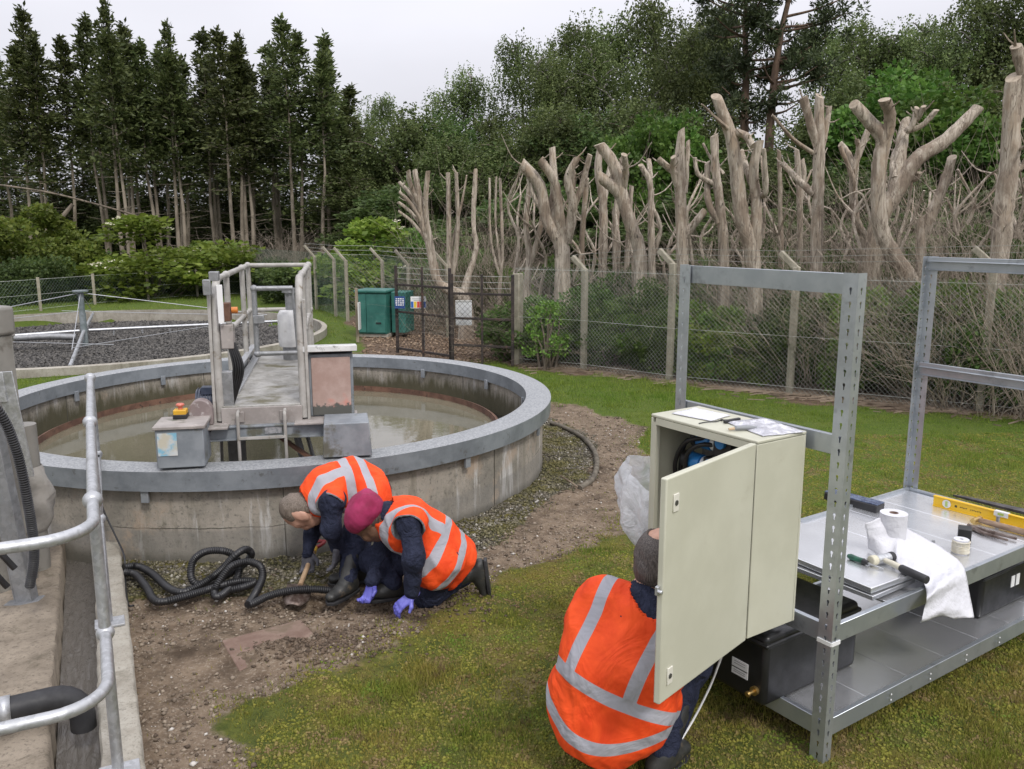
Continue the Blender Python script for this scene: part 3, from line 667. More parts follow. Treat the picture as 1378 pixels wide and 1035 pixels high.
MB(MBR).box((cx, cy + .134, 1.03), (.26, .012, .4)).build('front_panel', M['pinkflake'], cabp, bevel=.003)
M['lid'] = pm('flaking_white_lid', (.5, .5, .49), (.62, .62, .61), 8, .6, 0, (.2, .2, .19), 12, .53, .6)
m = MB(MBR); m.box((cx, cy, 1.275), (.36, .36, .04), Matrix.Rotation(R(6), 3, 'X')); m.build('lid', M['lid'], cabp, bevel=.004)

# ================================================================== round stone bed behind
b3 = Vector((BC.x, BC.y, 0))
bed = thing('filter_bed', 'round bed of dark stones inside a pale concrete kerb, behind the tank', 'filter bed', b3)
MB().lathe([(BR, -.6), (BR, .13), (BR - .1, .14), (BR - .11, -.6)], b3, 128).build('kerb_ring', M['conc_kerb'], bed, ang=50)
M['bed_floor'] = pm('dark_bed_floor', (.02, .019, .017), (.05, .046, .04), 18, .9)
MB().lathe([(0, -.18), (BR - .105, -.18)], b3, 64).build('bed_floor', M['bed_floor'], bed)
n = 46000; rr = np.sqrt(rng.random(n)) * (BR - .14); a = rng.random(n) * 6.283
q = NM('clinker'); g = q.n('ShaderNodeNewGeometry'); M['clinker'] = q.fin(q.mix(g.outputs['Random Per Island'], (.016, .015, .014), (.115, .107, .096)), .8)
o = stones('stone_fill', np.cos(a) * rr, np.sin(a) * rr, .024 + .022 * rng.random(n), M['clinker'], None, z=np.full(n, -.17) + .03 * rng.random(n))
o.parent = bed
arm = thing('rotary_distributor', 'galvanised spray arm turning on a central column over the dark stone bed', 'sprinkler', b3 + Vector((0, 0, -.26)))
pc = at(118, 455, 13.9); pc = Vector((b3.x, b3.y, 0))
m = MB(); m.tube([pc + Vector((0, 0, -.27)), pc + Vector((0, 0, .5))], .06, 16); m.tube([pc + Vector((0, 0, .5)), pc + Vector((0, 0, .9))], .05, 16); m.cyl(pc + Vector((0, 0, .9)), pc + Vector((0, 0, .93)), .14, 16)
m.build('column', pm('grey_green_paint', (.12, .15, .15), (.24, .27, .28), 8, .5), arm)
for aa in (R(34), R(214), R(294), R(114)):
    d = Vector((math.cos(aa), math.sin(aa), 0)); m = MB(); m.tube([pc + d * .08 + Vector((0, 0, .16)), pc + d * (BR - .3) + Vector((0, 0, .1))], .029, 10)
    for k in range(1, 8): m.cyl(pc + d * (k * .52) + Vector((0, 0, .15)), pc + d * (k * .52) + Vector((0, 0, .04)), .018, 6)
    ar = m.build('spray_arm', M['galv'], arm)
    m = MB()
    m.tube([pc + Vector((0, 0, .88)), pc + d * (BR - 1.0) + Vector((0, 0, .26))], .007, 5)
    e = Vector((math.cos(aa + math.pi / 2), math.sin(aa + math.pi / 2), 0)); m.tube([pc + e * (BR - 1.2) + Vector((0, 0, .27)), pc + d * (BR - 1.2) + Vector((0, 0, .26))], .006, 5)
    m.build('stay_wire', M['galv'], arm)
m = MB(); m.tube(spline([pc + Vector((.1, -.5, .1)), pc + Vector((-.4, -.6, .12)), pc + Vector((-1.0, -.75, .1))], 5), .06, 10); m.build('feed_pipe', M['galv_dull'], arm)
m = MB(); m.box(pc + Vector((-1.15, -.8, .1)), (.5, .2, .2)); m.build('counterweight', M['pinkgrey'], arm, bevel=.02)

# ================================================================== channel, slabs and rails by the photographer
def ch(s, n, z): p = KA + kd * s + kn * n; return Vector((p.x, p.y, z))       # s along the kerb towards the camera, n to the left
kerb_rot = Matrix.Rotation(math.atan2(kd.y, kd.x), 3, 'Z')
def chbox(m, s0, s1, n0, n1, z0, z1):
    m.add([ch(s, n, z) for s in (s0, s1) for n in (n0, n1) for z in (z0, z1)], [(0, 1, 3, 2), (4, 6, 7, 5), (0, 4, 5, 1), (2, 3, 7, 6), (0, 2, 6, 4), (1, 5, 7, 3)]); return m
def rough_wall(name, s0, s1, n0, n1, z0, z1, mat, label, amp=.006):
    """a concrete wall with slightly uneven, worn edges"""
    ns = max(int((s1 - s0) / .08), 2); m = MB(); sec = [(n0, z0), (n0, z1 - .012), (n0 + .012, z1), (n1 - .012, z1), (n1, z1 - .012), (n1, z0)]
    vs = []
    for i in range(ns + 1):
        s = s0 + (s1 - s0) * i / ns
        for j, (n, z) in enumerate(sec):
            w_ = amp * (rnd.random() - .5) * 2; vs.append(ch(s, n + w_, z + (w_ * .6 if 0 < j < 5 else 0)))
    K = len(sec); fs = [tuple(range(K - 1, -1, -1)), tuple(range(ns * K, ns * K + K))]
    for i in range(ns):
        for j in range(K): a, b = i * K + j, i * K + (j + 1) % K; fs.append((a, b, b + K, a + K))
    m.add(vs, fs); o = m.build(name, mat, ang=60); return tag(o, label, 'wall' if name != 'kerb_wall' else 'kerb')
kw = rough_wall('kerb_wall', -.12, 5.0, .0, .15, -1.2, .1, M['conc_kerb'], 'pale concrete kerb between the bare soil and the water channel')
rough_wall('channel_wall', -.02, 3.55, .33, .72, -1.2, .1, M['conc_slab'], 'worn brown concrete wall on the left of the water channel', .008)
rough_wall('slab_wall', .35, 1.75, .74, 3.2, -1.0, .085, M['conc_slab'], 'broad mossy concrete slab left of the channel, under the galvanised post', .008)
rough_wall('cross_wall', 1.78, 2.1, .73, 3.2, -1.2, .06, M['conc_slab'], 'low concrete wall crossing the dark chamber left of the channel', .008)
m = MB(); chbox(m, -.12, 5, .155, .325, -1.2, -.28); m.build('channel_bed', M['mud_black']); tag(bpy.data.objects['channel_bed'], 'dark bed of the water channel', None, None, 'structure')
q = NM('running_water'); P_ = q.pos(); mpv = q.n('ShaderNodeMapping'); mpv.inputs['Rotation'].default_value = (0, 0, -math.atan2(kd.y, kd.x)); q.l(P_, mpv.inputs[0])
mp2 = q.n('ShaderNodeMapping'); mp2.inputs['Scale'].default_value = (4, 16, 4); q.l(mpv.outputs[0], mp2.inputs[0])
M['stream'] = q.fin((.13, .118, .105), .1, 0, q.bump(q.noise(2.2, mp2.outputs[0], 5, .6, .8), .9, .02))
m = MB(); m.add([ch(-.12, .155, -.06), ch(-.12, .325, -.06), ch(5, .325, -.12), ch(5, .155, -.12)], [(0, 1, 2, 3)]); m.build('channel_water', M['stream']); tag(bpy.data.objects['channel_water'], 'shallow grey water running in the concrete channel', None, None, 'structure')
m = MB(); m.add([ch(1.9, .73, -.75), ch(1.9, 4, -.75), ch(5, 4, -.75), ch(5, .73, -.75)], [(0, 1, 2, 3)]); m.build('chamber_water', M['water']); tag(bpy.data.objects['chamber_water'], 'dark water down in the chamber at the lower left', None, None, 'structure')
# galvanised handrail
p1, p2, p3 = ch(3.05, .07, .1), ch(1.72, .07, .1), ch(.33, .07, .1)
p1, p2, p3 = Vector((-1.47, 2.83, .1)), Vector((-2.075, 4.04, .1)), Vector((-2.68, 5.27, .1))
hr = thing('handrail', 'galvanised tube handrail on ball-jointed posts along the water channel', 'handrail', p2)
RT, RM = 1.06, .56
for p in (p1, p2, p3):
    m = MB(); m.tube([p, p + Vector((0, 0, RT))], .02, 12); m.ball(p + Vector((0, 0, RT)), .034, 8); m.ball(p + Vector((0, 0, RM)), .032, 8)
    po = m.build('post', M['galv_rail'], hr)
    m = MB(); m.box(p + Vector((.01, -.01, .006)), (.11, .14, .012), kerb_rot); m.cyl(p + Vector((.03, -.055, .012)), p + Vector((.03, -.055, .03)), .011, 6); m.cyl(p + Vector((-.02, .05, .012)), p + Vector((-.02, .05, .03)), .011, 6)
    m.build('base_plate', M['galv_rail'], po, bevel=.002)
d0 = (p1 - p2).normalized(); lf = Vector((-d0.y, d0.x, 0)); lf = -lf if lf.x > 0 else lf
for zz, nm, ext in ((RT, 'top_rail', .22), (RM, 'middle_rail', .36)):
    e = p1 + Vector((0, 0, zz)); q_ = e + d0 * ext
    bend = [q_ + d0 * (.16 * math.sin(a)) + lf * (.16 * (1 - math.cos(a))) for a in [i * math.pi / 16 for i in range(1, 9)]]
    MB().tube([p3 + Vector((0, 0, zz)), p2 + Vector((0, 0, zz)), e, q_] + bend + [bend[-1] + lf * .9], .0195, 12).build(nm, M['galv_rail'], hr)
# black pipe with a galvanised strap
pa, pb = on(-120, 985, .2), on(108, 932, .2)
dp = (pb - pa).normalized(); pts = [pa, pb - dp * .1] + [pb - dp * .1 + dp * (.1 * math.sin(a)) + Vector((0, 0, -.1 * (1 - math.cos(a)))) for a in [i * math.pi / 12 for i in range(1, 7)]]
pts += [pts[-1] + Vector((0, 0, -.06))]
bp = thing('drain_pipe', 'fat black pipe strapped to the channel wall, its elbow turned down into the water', 'pipe', pb)
MB().tube(pts, .05, 20).build('pipe', M['rubber'], bp)
pm_ = pb - dp * .27; cl_ = MB()
sd_ = Vector((-dp.y, dp.x, 0)); arc = [pm_ + sd_ * (-.054 * math.cos(a)) + Vector((0, 0, .054 * math.sin(a))) for a in [i * math.pi / 10 for i in range(-1, 12)]]
arc = [arc[0] + Vector((0, 0, -.05))] + arc + [arc[-1] + Vector((0, 0, -.05))]
vs = []; fs = []
for i, p in enumerate(arc): vs += [p - dp * .022, p + dp * .022]
fs = [(2 * i, 2 * i + 1, 2 * i + 3, 2 * i + 2) for i in range(len(arc) - 1)]
cl_.add(vs, fs); cl_.build('strap', M['galv_rail'], bp, solid=.004)
# left cluster: square post, galvanised support, hose, pipe stub
M['beige'] = pm('beige_plastic', (.19, .18, .16), (.25, .238, .212), 3, .5, 0, (.13, .12, .1), 9, .55, .7)
pq = at(-13, 600, 4.55); gz = -.9
pp = thing('square_post', 'square beige post with a flat overhanging cap at the left edge', 'post', (pq.x, 4.55, .085))
rz_ = Matrix.Rotation(R(-25), 3, 'Z')
MB().box((pq.x, 4.55, .8), (.24, .24, 1.45), rz_).build('shaft', M['beige'], pp, bevel=.012)
MB().box((pq.x, 4.55, 1.6), (.27, .27, .16), rz_).build('cap', M['beige'], pp, bevel=.02, seg=3)
gs = on(32, 812, .09); sp = thing('support_post', 'galvanised channel post with bracket plates, bolted to the mossy slab', 'support', gs)
m = MB(); top = Vector((gs.x - .12, gs.y + .02, 1.28))
m.bar(gs, top, .085, .006, (0, 1, 0)); m.bar(gs + Vector((-.045, .03, 0)), top + Vector((-.045, .03, 0)), .006, .07, (0, 1, 0)); m.bar(gs + Vector((.045, .03, 0)), top + Vector((.045, .03, 0)), .006, .07, (0, 1, 0))
m.build('channel', M['galv_dull'], sp, bevel=.0015)
m = MB(); m.bar(top + Vector((-.25, -.02, -.02)), top + Vector((.12, .03, .0)), .01, .16); m.bar(top + Vector((.12, .03, .08)), top + Vector((.16, .06, -.5)), .09, .008, (0, 1, 0)); m.cyl(top + Vector((.02, -.03, .01)), top + Vector((.02, -.005, .01)), .016, 6)
m.build('bracket_plate', M['galv'], sp, bevel=.002)
MB().box(gs + Vector((0, .02, .006)), (.16, .14, .012)).build('foot_plate', M['galv_dull'], sp)
def corrugated(pts, r, pitch, amp, n=10):
    P = []; L = 0
    pts = [Vector(p) for p in pts]; seg = [(pts[i + 1] - pts[i]).length for i in range(len(pts) - 1)]; T = sum(seg); k = int(T / (pitch / 3)); rs = []
    for i in range(k + 1):
        d = T * i / k; j = 0
        while j < len(seg) - 1 and d > seg[j]: d -= seg[j]; j += 1
        P.append(pts[j].lerp(pts[j + 1], min(d / seg[j], 1))); rs.append(r + amp * (1, .3, -1)[i % 3])
    return P, rs
hp = [at(-70, 520, 3.7), at(-10, 545, 3.75), at(20, 600, 3.8), at(38, 680, 3.85), at(46, 745, 3.95), at(40, 790, 4.0)]
P, rs = corrugated(spline(hp, 10), .021, .012, .0028)
tag(MB().tube(P, rs, 12).build('corrugated_hose', M['rubber']), 'black corrugated hose curving down in front of the galvanised post', 'hose')
m = MB(); p = at(42, 690, 4.75); ps = thing('pipe_stub', 'upright beige plastic pipe end with lumpy grey foam round its foot', 'pipe', (p.x, 4.75, .085))
MB().tube([(p.x, 4.75, .1), (p.x, 4.75, .98)], .075, 20).build('pipe', M['beige'], ps)
fm = MB(); fp = []
for k in range(15):
    for j in range(18):
        a = j * math.pi / 9; r_ = .08 + .075 * math.sin(math.pi * k / 14) ** .5 * float(vnoise(np.array([math.cos(a) * 2.2 + 5]), np.array([k * .45 + math.sin(a) * 2.2]), 5, 3)[0]); fp.append((p.x + r_ * math.cos(a), 4.75 + r_ * math.sin(a), .34 + .028 * k))
fm.add(fp, [(k * 18 + j, k * 18 + (j + 1) % 18, (k + 1) * 18 + (j + 1) % 18, (k + 1) * 18 + j) for k in range(14) for j in range(18)])
fm.build('foam', pm('grey_foam', (.26, .245, .22), (.33, .31, .28), 12, .9, bump=.4, bs=30), ps)
for i, (a, b) in enumerate((((-60, 700), (20, 765)), ((-60, 735), (10, 790)))):
    tag(MB().tube(spline([at(a[0], a[1], 3.9), at((a[0] + b[0]) / 2, (a[1] + b[1]) / 2 - 8, 3.95), at(b[0], b[1], 4.0)], 6), .016, 8).build('loose_cable', M['black']), ('upper', 'lower')[i] + ' of two black cables hanging at the left edge below the hose', 'cable', 'cables at the left edge')
# thin black wire hanging by the rail
wp = [at(133, 612, 5.15), at(131, 640, 5.12), at(137, 680, 5.1), at(155, 720, 5.05), on(167, 748, .1), on(168, 775, .02), on(172, 812, .012), on(180, 815, .012)]
tag(MB().tube(spline(wp, 6), .006, 6).build('thin_cable', M['black']), 'thin black cable running from the handrail down over the kerb', 'cable')

# ------------------------------------------------------------------ coils of black ribbed hose on the gravel
def gpt(px, py, h=.03): p = on(px, py, 0); z = ground_at(p.x, p.y); p = on(px, py, z + h); return p
def pz(px, py, h):                                  # at a height above the ground
    return on(px, py, h)
hose = [pz(166, 764, .06), pz(185, 762, .045), pz(205, 772, .04), pz(225, 790, .035), pz(243, 797, .035), pz(262, 791, .04), pz(285, 777, .07), pz(300, 765, .12), pz(316, 748, .2), pz(328, 740, .22), pz(335, 741, .2), pz(338, 747, .16), pz(330, 758, .1),
        pz(312, 770, .05), pz(285, 783, .04), pz(265, 786, .05), pz(257, 775, .1), pz(260, 755, .17), pz(275, 743, .22), pz(297, 741, .22), pz(314, 747, .18), pz(322, 762, .12), pz(318, 780, .06), pz(302, 798, .035), pz(291, 803, .035), pz(289, 795, .05), pz(297, 780, .1), pz(312, 762, .16), pz(333, 756, .17), pz(350, 762, .15), pz(353, 778, .1), pz(344, 798, .05), pz(334, 814, .035)]
P, rs = corrugated(spline(hose, 8), .021, .012, .0025, 8)
hs1 = MB(); hs1.tube(P, rs, 10)
hose2 = [pz(334, 814, .035), pz(341, 812, .035), pz(362, 802, .04), pz(390, 795, .045), pz(420, 793, .04), pz(445, 795, .025), pz(463, 799, .005)]
P, rs = corrugated(spline(hose2, 8), .021, .012, .0025, 8); hs1.tube(P, rs, 10)
hose3 = [pz(168, 770, .05), pz(182, 773, .04), pz(197, 790, .035), pz(206, 806, .035), pz(218, 810, .035), pz(245, 804, .035), pz(275, 795, .04), pz(300, 787, .07), pz(325, 782, .06), pz(343, 783, .04), pz(330, 789, .04), pz(308, 794, .035)]
P, rs = corrugated(spline(hose3, 8), .021, .012, .0025, 8); hs1.tube(P, rs, 10)
tag(hs1.build('ribbed_hose', M['black'], ang=80), 'long black ribbed hose lying in loose loops on the gravel', 'hose')
M['slab_red'] = pm('reddish_paving', (.15, .095, .072), (.22, .155, .12), 8, .9, 0, (.15, .11, .077), 7, .5, .65, bump=.5)
sl_ = [on(*p, -.02) for p in ((298, 864), (405, 834), (425, 862), (322, 900))]; sl_ = [Vector((p.x, p.y, ground_at(p.x, p.y) + .006)) for p in sl_]
m = MB(); m.add([p + Vector((0, 0, 0)) for p in sl_] + [p + Vector((0, 0, -.05)) for p in sl_], [(0, 1, 2, 3), (7, 6, 5, 4)] + [(i, 4 + i, 4 + (i + 1) % 4, (i + 1) % 4) for i in range(4)])
tag(m.build('paving_slab', M['slab_red'], bevel=.006), 'reddish paving slab half buried in the soil below the hose', 'slab')
# half-buried pipe edge curving through the gravel and a stick
ep = [pz(742, 568, .01), pz(762, 575, .015), pz(785, 588, .02), pz(800, 606, .02), pz(803, 625, .02), pz(797, 643, .01), pz(780, 655, .0)]
tag(MB().tube([p - Vector((0, 0, .012)) for p in spline(ep, 8)], .024, 10).build('edging', pm('stone_edging', (.07, .06, .045), (.15, .13, .1), 14, .9, bump=.5)), 'curved stone edging half sunk in the gravel right of the tank', 'edging')
tag(MB().tube([pz(754, 640, .02), pz(765, 647, .02), pz(777, 655, .012)], [.006, .008, .007], 6).build('stick', M['twig']), 'short pale stick lying on the gravel inside the curved edging', 'stick')
# ================================================================== boltless shelving bench with its tools (local frame: x along the long side, y across the end, z up)
_a = R(34); SB = Vector((1.235, 3.02, 0)); SX = Vector((math.cos(_a), math.sin(_a), 0)); SY = Vector((-math.sin(_a), math.cos(_a), 0))
MS = Matrix((SX, SY, Vector((0, 0, 1)))).transposed().to_4x4(); MS.translation = SB
SL, SW, SH, SD = 1.96, .88, 1.94, .58
def sl(x, y, z): return MS @ Vector((x, y, z))
bench = thing('shelving_bench', 'galvanised boltless shelving bench with tall slotted end posts, standing on the lawn', 'shelving', SB)
hole = [(-.35, .5), (-.18, .12), (-.14, -.5), (.14, -.5), (.18, .12), (.35, .5), (.2, .85), (-.2, .85)]
def slotted(ax, ay, w, off, z0, z1, m):
    """a flange with a row of keyhole slots: from the corner along (ax, ay)"""
    zs = [z0 + .0]; pitch = .05; n = int((z1 - z0) / pitch); vs = []; fs = []
    def P(u, z): return (off[0] + ax * u, off[1] + ay * u, z)
    for k in range(n + 1):
        a, b = z0 + k * pitch, min(z0 + (k + 1) * pitch, z1)
        if b - a < 1e-4: continue
        o = len(vs); u0, u1, hu = .003, w, w * .45
        vs += [P(0, a), P(u1, a), P(u1, b), P(0, b)]
        if b - a < pitch * .99: fs.append((o, o + 1, o + 2, o + 3)); continue
        zc = (a + b) / 2 - .003; s = .019
        vs += [P(hu + x * s * .95, zc + z * s) for x, z in hole]
        h = [o + 4 + i for i in range(8)]                      # 0..7: left-up .. clockwise as listed
        L0, R0, R1, L1 = o, o + 1, o + 2, o + 3
        fs += [(L0, h[2], h[1]), (L0, h[1], h[0]), (L0, h[0], L1), (L1, h[0], h[7]), (L1, h[7], h[6], R1), (R1, h[6], h[5]), (R1, h[5], R0), (R0, h[5], h[4]), (R0, h[4], h[3]), (R0, h[3], h[2], L0)]
    m.add(vs, fs)
M['galv_post'] = pm('galvanised_post', (.42, .45, .48), (.5, .53, .56), 11, .34, .7, (.34, .36, .38), 16, .55, .7)
M['galv_sheet'] = pm('smooth_zinc_sheet', (.68, .69, .71), (.76, .77, .79), 3, .27, .8, (.56, .57, .58), 5, .58, .75, bump=.05, bs=8)
M['galv_beam'] = pm('galvanised_beam', (.38, .41, .445), (.45, .48, .51), 7, .32, .7, (.3, .32, .345), 10, .56, .7)
for (x, y, sx, sy) in ((0, 0, 1, 1), (0, SW, 1, -1), (SL, SW, -1, -1), (SL, 0, -1, 1)):
    m = MB(MS); slotted(sx, 0, .048, (x, y), 0.0, SH, m); slotted(0, sy, .062, (x, y), 0.0, SH, m)
    m.build('upright', M['galv_post'], bench, solid=.0022, smooth=False)
def beam(a, b, z, inward, nm='beam'):
    """stepped shelf beam: web, top lip and inner ledge"""
    m = MB(MS); A = Vector(a); B = Vector(b); i = Vector(inward); h = .075
    prof = [(0, 0), (0, h), (.022, h), (.022, h - .022), (.034, h - .022), (.034, h - .026), (.018, h - .026), (.018, h - .004), (.004, h - .004), (.004, .004), (.016, .004), (.016, 0)]
    vs = [A + i * (p + .004) + Vector((0, 0, z - h + q_)) for p, q_ in prof] + [B + i * (p + .004) + Vector((0, 0, z - h + q_)) for p, q_ in prof]; K = len(prof)
    m.add(vs, [tuple(range(K)), tuple(range(2 * K - 1, K - 1, -1))] + [(j, (j + 1) % K, K + (j + 1) % K, K + j) for j in range(K)])
    o = m.build(nm, M['galv_beam'], bench, bevel=.0012, seg=1)
    return o
g_ = .003
for z in (SH - .003, 1.335, SD, .178):                          # the near end and the far end
    beam((g_, .02, 0), (g_, SW - .02, 0), z, (1, 0, 0)); beam((SL - g_, .02, 0), (SL - g_, SW - .02, 0), z, (-1, 0, 0))
for z in (SD, .178):
    beam((.02, g_, 0), (SL - .02, g_, 0), z, (0, 1, 0)); beam((.02, SW - g_, 0), (SL - .02, SW - g_, 0), z, (0, -1, 0))
m = MB(MS); m.box((.024, -.0035, .513), (.052, .004, .016)); m.box((-.0035, .03, .513), (.004, .064, .016)); m.build('post_joint', M['white'], bench)
for zz, x0 in ((SD - .015, .42), (.160, .035)):
    k = 0; x = x0
    while x < SL - .05:
        wd = min(.3, SL - .036 - x); MB(MS).box((x + wd / 2, SW / 2, zz - .004 - .0004 * (k % 2)), (wd - .002, SW - .05, .012)).build('shelf_panel', M['galv_sheet'], bench, bevel=.002); x += .3; k += 1
for x in (.36, .95, 1.55):
    m = MB(MS); m.bar((x, .03, .105), (x, SW - .03, .105), .05, .03); m.build('support_strip', M['galv_beam'], bench)
for k in range(4):
    m = MB(MS)
    for j in range(2):
        for zz in (.13, .155): m.cyl((.45 + k * .3, -.002, zz), (.45 + k * .3, .0, zz), .004, 8)
    m.build('rivet', M['white'], bench)
# loose panels stacked on the waist shelf
lp1 = MB(MS).box((.5, .46, SD + .012), (.32, .8, .02), Matrix.Rotation(R(1), 3, 'Z')).build('steel_sheet', M['galv_sheet'], bevel=.002); tag(lp1, 'lower of two loose galvanised shelf panels stacked on the bench', 'shelf panel', 'loose shelf panels')
lp2 = MB(MS).box((.56, .42, SD + .042), (.4, .72, .026), Matrix.Rotation(R(-2), 3, 'Z')).build('steel_sheet', M['galv_sheet'], bevel=.003); tag(lp2, 'upper of two loose galvanised shelf panels, carrying the mallet and screwdriver', 'shelf panel', 'loose shelf panels')
LZ = SD + .055
# black water tanks on the bottom shelf
q = NM('black_tank'); v = q.co(); M['tankblk'] = q.fin((.012, .012, .013), q.rng(q.noise(14, v), .3, .7, .28, .5), 0, q.bump(q.noise(90, v, 3), .12, .002))
def black_tank(x0, x1, y0, y1, z1, label, lid=True):
    c = ((x0 + x1) / 2, (y0 + y1) / 2)
    t = thing('black_tank', label, 'tank', sl(c[0], c[1], .163), 'black tanks on the lower shelf')
    z0 = .165; MB(MS).b2((x0, y0, z0), (x1, y1, z1)).build('body', M['tankblk'], t, bevel=.022, seg=3)
    MB(MS).b2((x0 - .008, y0 - .008, z1 - .05), (x1 + .008, y1 + .008, z1 - .03)).build('rim_band', M['tankblk'], t, bevel=.008)
    m = MB(MS); m.lathe([(0, z1 + .02), (.1, z1 + .02), (.105, z1 + .012), (.105, z1 - .005)], ((x0 + x1) / 2 - .02, (y0 + y1) / 2, 0), 24); m.build('lid', M['tankblk'], t)
    return t
t1 = black_tank(-.10, .52, .22, .68, .475, 'black plastic water tank with a brass tap, at the near end of the lower shelf')
lb = MB(MS); lb.box((-.102, .35, .285), (.003, .085, .07)); lb = lb.build('label', M['white'], t1)
MB(MS).box((-.1042, .35, .282), (.001, .083, .004)).build('label_line', M['black'], lb)
for zz in (.31, .30, .27, .262): MB(MS).box((-.1042, .35, zz), (.001, .06, .003)).build('label_line', pm('print_grey', (.35, .35, .35)), lb)
M['brass'] = pm('brass', (.6, .42, .16), (.5, .33, .12), 20, .3, .9)
m = MB(MS); m.cyl((-.1, .265, .225), (-.114, .265, .225), .019, 16); m.cyl((-.114, .265, .225), (-.142, .265, .225), .009, 12); m.cyl((-.142, .265, .225), (-.152, .265, .222), .012, 12); m.build('tap', M['brass'], t1)
t2 = black_tank(1.43, 1.93, .14, .6, .42, 'black plastic tank with two small white labels, further along the lower shelf')
for x in (1.73, 1.78): MB(MS).box((x, .1375, .3), (.035, .003, .06)).build('label', M['white'], t2)

# ------------------------------------------------------------------ cabinet hung on the near end
q = NM('cream_enamel'); v = q.co(); c_ = q.mix(q.rng(q.noise(3, v, 5), .35, .65), (.47, .465, .37), (.52, .515, .415))
c_ = q.mix(q.math('MULTIPLY', q.rng(q.noise(7, v, 7, .75), .58, .72), .35), c_, (.38, .35, .26))
M['cream'] = q.fin(c_, q.rng(q.noise(9, v), .3, .7, .3, .42), 0, q.bump(q.noise(260, v, 2), .04, .001))
CX0, CX1, CY0, CY1, CZ0, CZ1 = -.30, -.02, .16, .72, .555, 1.322
cab = thing('steel_cabinet', 'open cream steel enclosure hung on the near end of the shelving bench', 'cabinet', sl((CX0 + CX1) / 2, (CY0 + CY1) / 2, CZ0))
th_ = .012
m = MB(MS); m.b2((CX1 - th_, CY0, CZ0), (CX1, CY1, CZ1 - .002)); m.build('back_panel', M['cream'], cab, bevel=.002)
MB(MS).b2((CX0, CY0, CZ0), (CX1 - th_ - .0005, CY0 + th_, CZ1 - .002)).build('side_panel', M['cream'], cab, bevel=.003)
MB(MS).b2((CX0, CY1 - th_, CZ0), (CX1 - th_ - .0005, CY1, CZ1 - .002)).build('side_panel', M['cream'], cab, bevel=.003)
MB(MS).b2((CX0, CY0 - .001, CZ1 - .001), (CX1 + .001, CY1 + .001, CZ1 + .012)).build('top_panel', M['cream'], cab, bevel=.004)
MB(MS).b2((CX0, CY0 + th_ + .0005, CZ0 - .002), (CX1 - th_ - .0005, CY1 - th_ - .0005, CZ0 + .01)).build('bottom_panel', M['cream'], cab, bevel=.002)
m = MB(MS); m.b2((CX0 - .001, CY0 + th_, CZ0 + .011), (CX0 + .02, CY0 + th_ + .014, CZ1 - .02)); m.b2((CX0 - .001, CY1 - th_ - .022, CZ0 + .011), (CX0 + .02, CY1 - th_, CZ1 - .02)); m.b2((CX0 - .0012, CY0 + .03, CZ1 - .03), (CX0 + .02, CY1 - .03, CZ1 - .002)); m.build('lip', M['cream'], cab)
hx, hy = CX0 - .02, CY0 + .002
ex, ey = -.903 - hx, .022 - hy; dl = math.hypot(ex, ey); dd = Vector((ex / dl, ey / dl, 0)); dl = .6
MD = MS @ frame((hx, hy, CZ0 + .004), dd)                          # door frame: x along the door, y its inside... z up
door = MB(MD).b2((0, -.012, 0), (dl, .012, CZ1 - CZ0 + .004)).build('door', M['cream'], cab, bevel=.005, seg=3)
dh = CZ1 - CZ0
side = -1 if (MD @ Vector((.3, -1, 0)) - Vector((0, 0, EYE))).length < (MD @ Vector((.3, 1, 0)) - Vector((0, 0, EYE))).length else 1
M['lockwhite'] = pm('lock_white', (.62, .6, .52), (.66, .64, .56), 9, .4)
for zz in (.085, dh - .085):
    lk = MB(MD).box((dl - .055, side * .0145, zz), (.032, .005, .06)).build('lock', M['lockwhite'], door, bevel=.002)
    MB(MD).cyl((dl - .053, side * .015, zz), (dl - .053, side * .0195, zz), .009, 14).build('lock_barrel', pm('lock_grey', (.12, .12, .12), None, 5, .3, .6), door)
m = MB(MD); m.box((dl + .008, -side * .004, dh * .52), (.016, .012, .03)); m.cyl((dl + .012, 0, dh * .52), (dl + .012, side * .016, dh * .52), .007, 10); m.build('latch', M['galv'], door, bevel=.002)
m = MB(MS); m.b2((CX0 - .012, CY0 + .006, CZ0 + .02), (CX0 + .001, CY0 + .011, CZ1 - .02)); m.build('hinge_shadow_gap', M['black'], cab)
m = MB(MD); m.b2((.02, -side * .022, .02), (dl - .02, -side * .0125, .035)); m.build('door_seal', M['black'], door)
# pump gear inside
M['blue'] = pm('blue_plastic', (.02, .16, .42), (.03, .2, .5), 12, .35)
pu = thing('pump_set', 'small pumps with blue filter bowls and black hoses inside the cream cabinet', 'pump', sl(CX1 - .06, .42, .95))
m = MB(MS); m.b2((CX1 - .03, .25, .8), (CX1 - .013, .66, 1.28)); m.build('mounting_plate', M['galv_dull'], pu)
for (y, z) in ((.49, 1.24), (.54, 1.14)):
    b = MB(MS); b.cyl((-.17, y, z), (-.17, y + .07, z), .036, 18); b.cyl((-.17, y - .008, z), (-.17, y + .001, z), .03, 18); b = b.build('filter_bowl', M['blue'], pu, bevel=.003)
    MB(MS).cyl((-.17, y - .03, z), (-.17, y - .009, z), .034, 18).build('clear_ring', pm('clear_ring', (.6, .62, .62), None, 5, .2), b)
    m = MB(MS); m.box((-.16, y - .08, z), (.1, .09, .085)); m.cyl((-.17, y + .07, z), (-.17, y + .095, z), .04, 18); m.box((-.09, y - .16, z + .01), (.08, .07, .07)); m.box((-.1, y - .21, z - .01), (.09, .03, .09)); m.build('pump_head', M['black'], pu, bevel=.004)
    m = MB(MS); m.cyl((-.2, y - .08, z + .02), (-.225, y - .08, z + .02), .024, 14); m.build('adjuster_cap', M['blue'], pu)
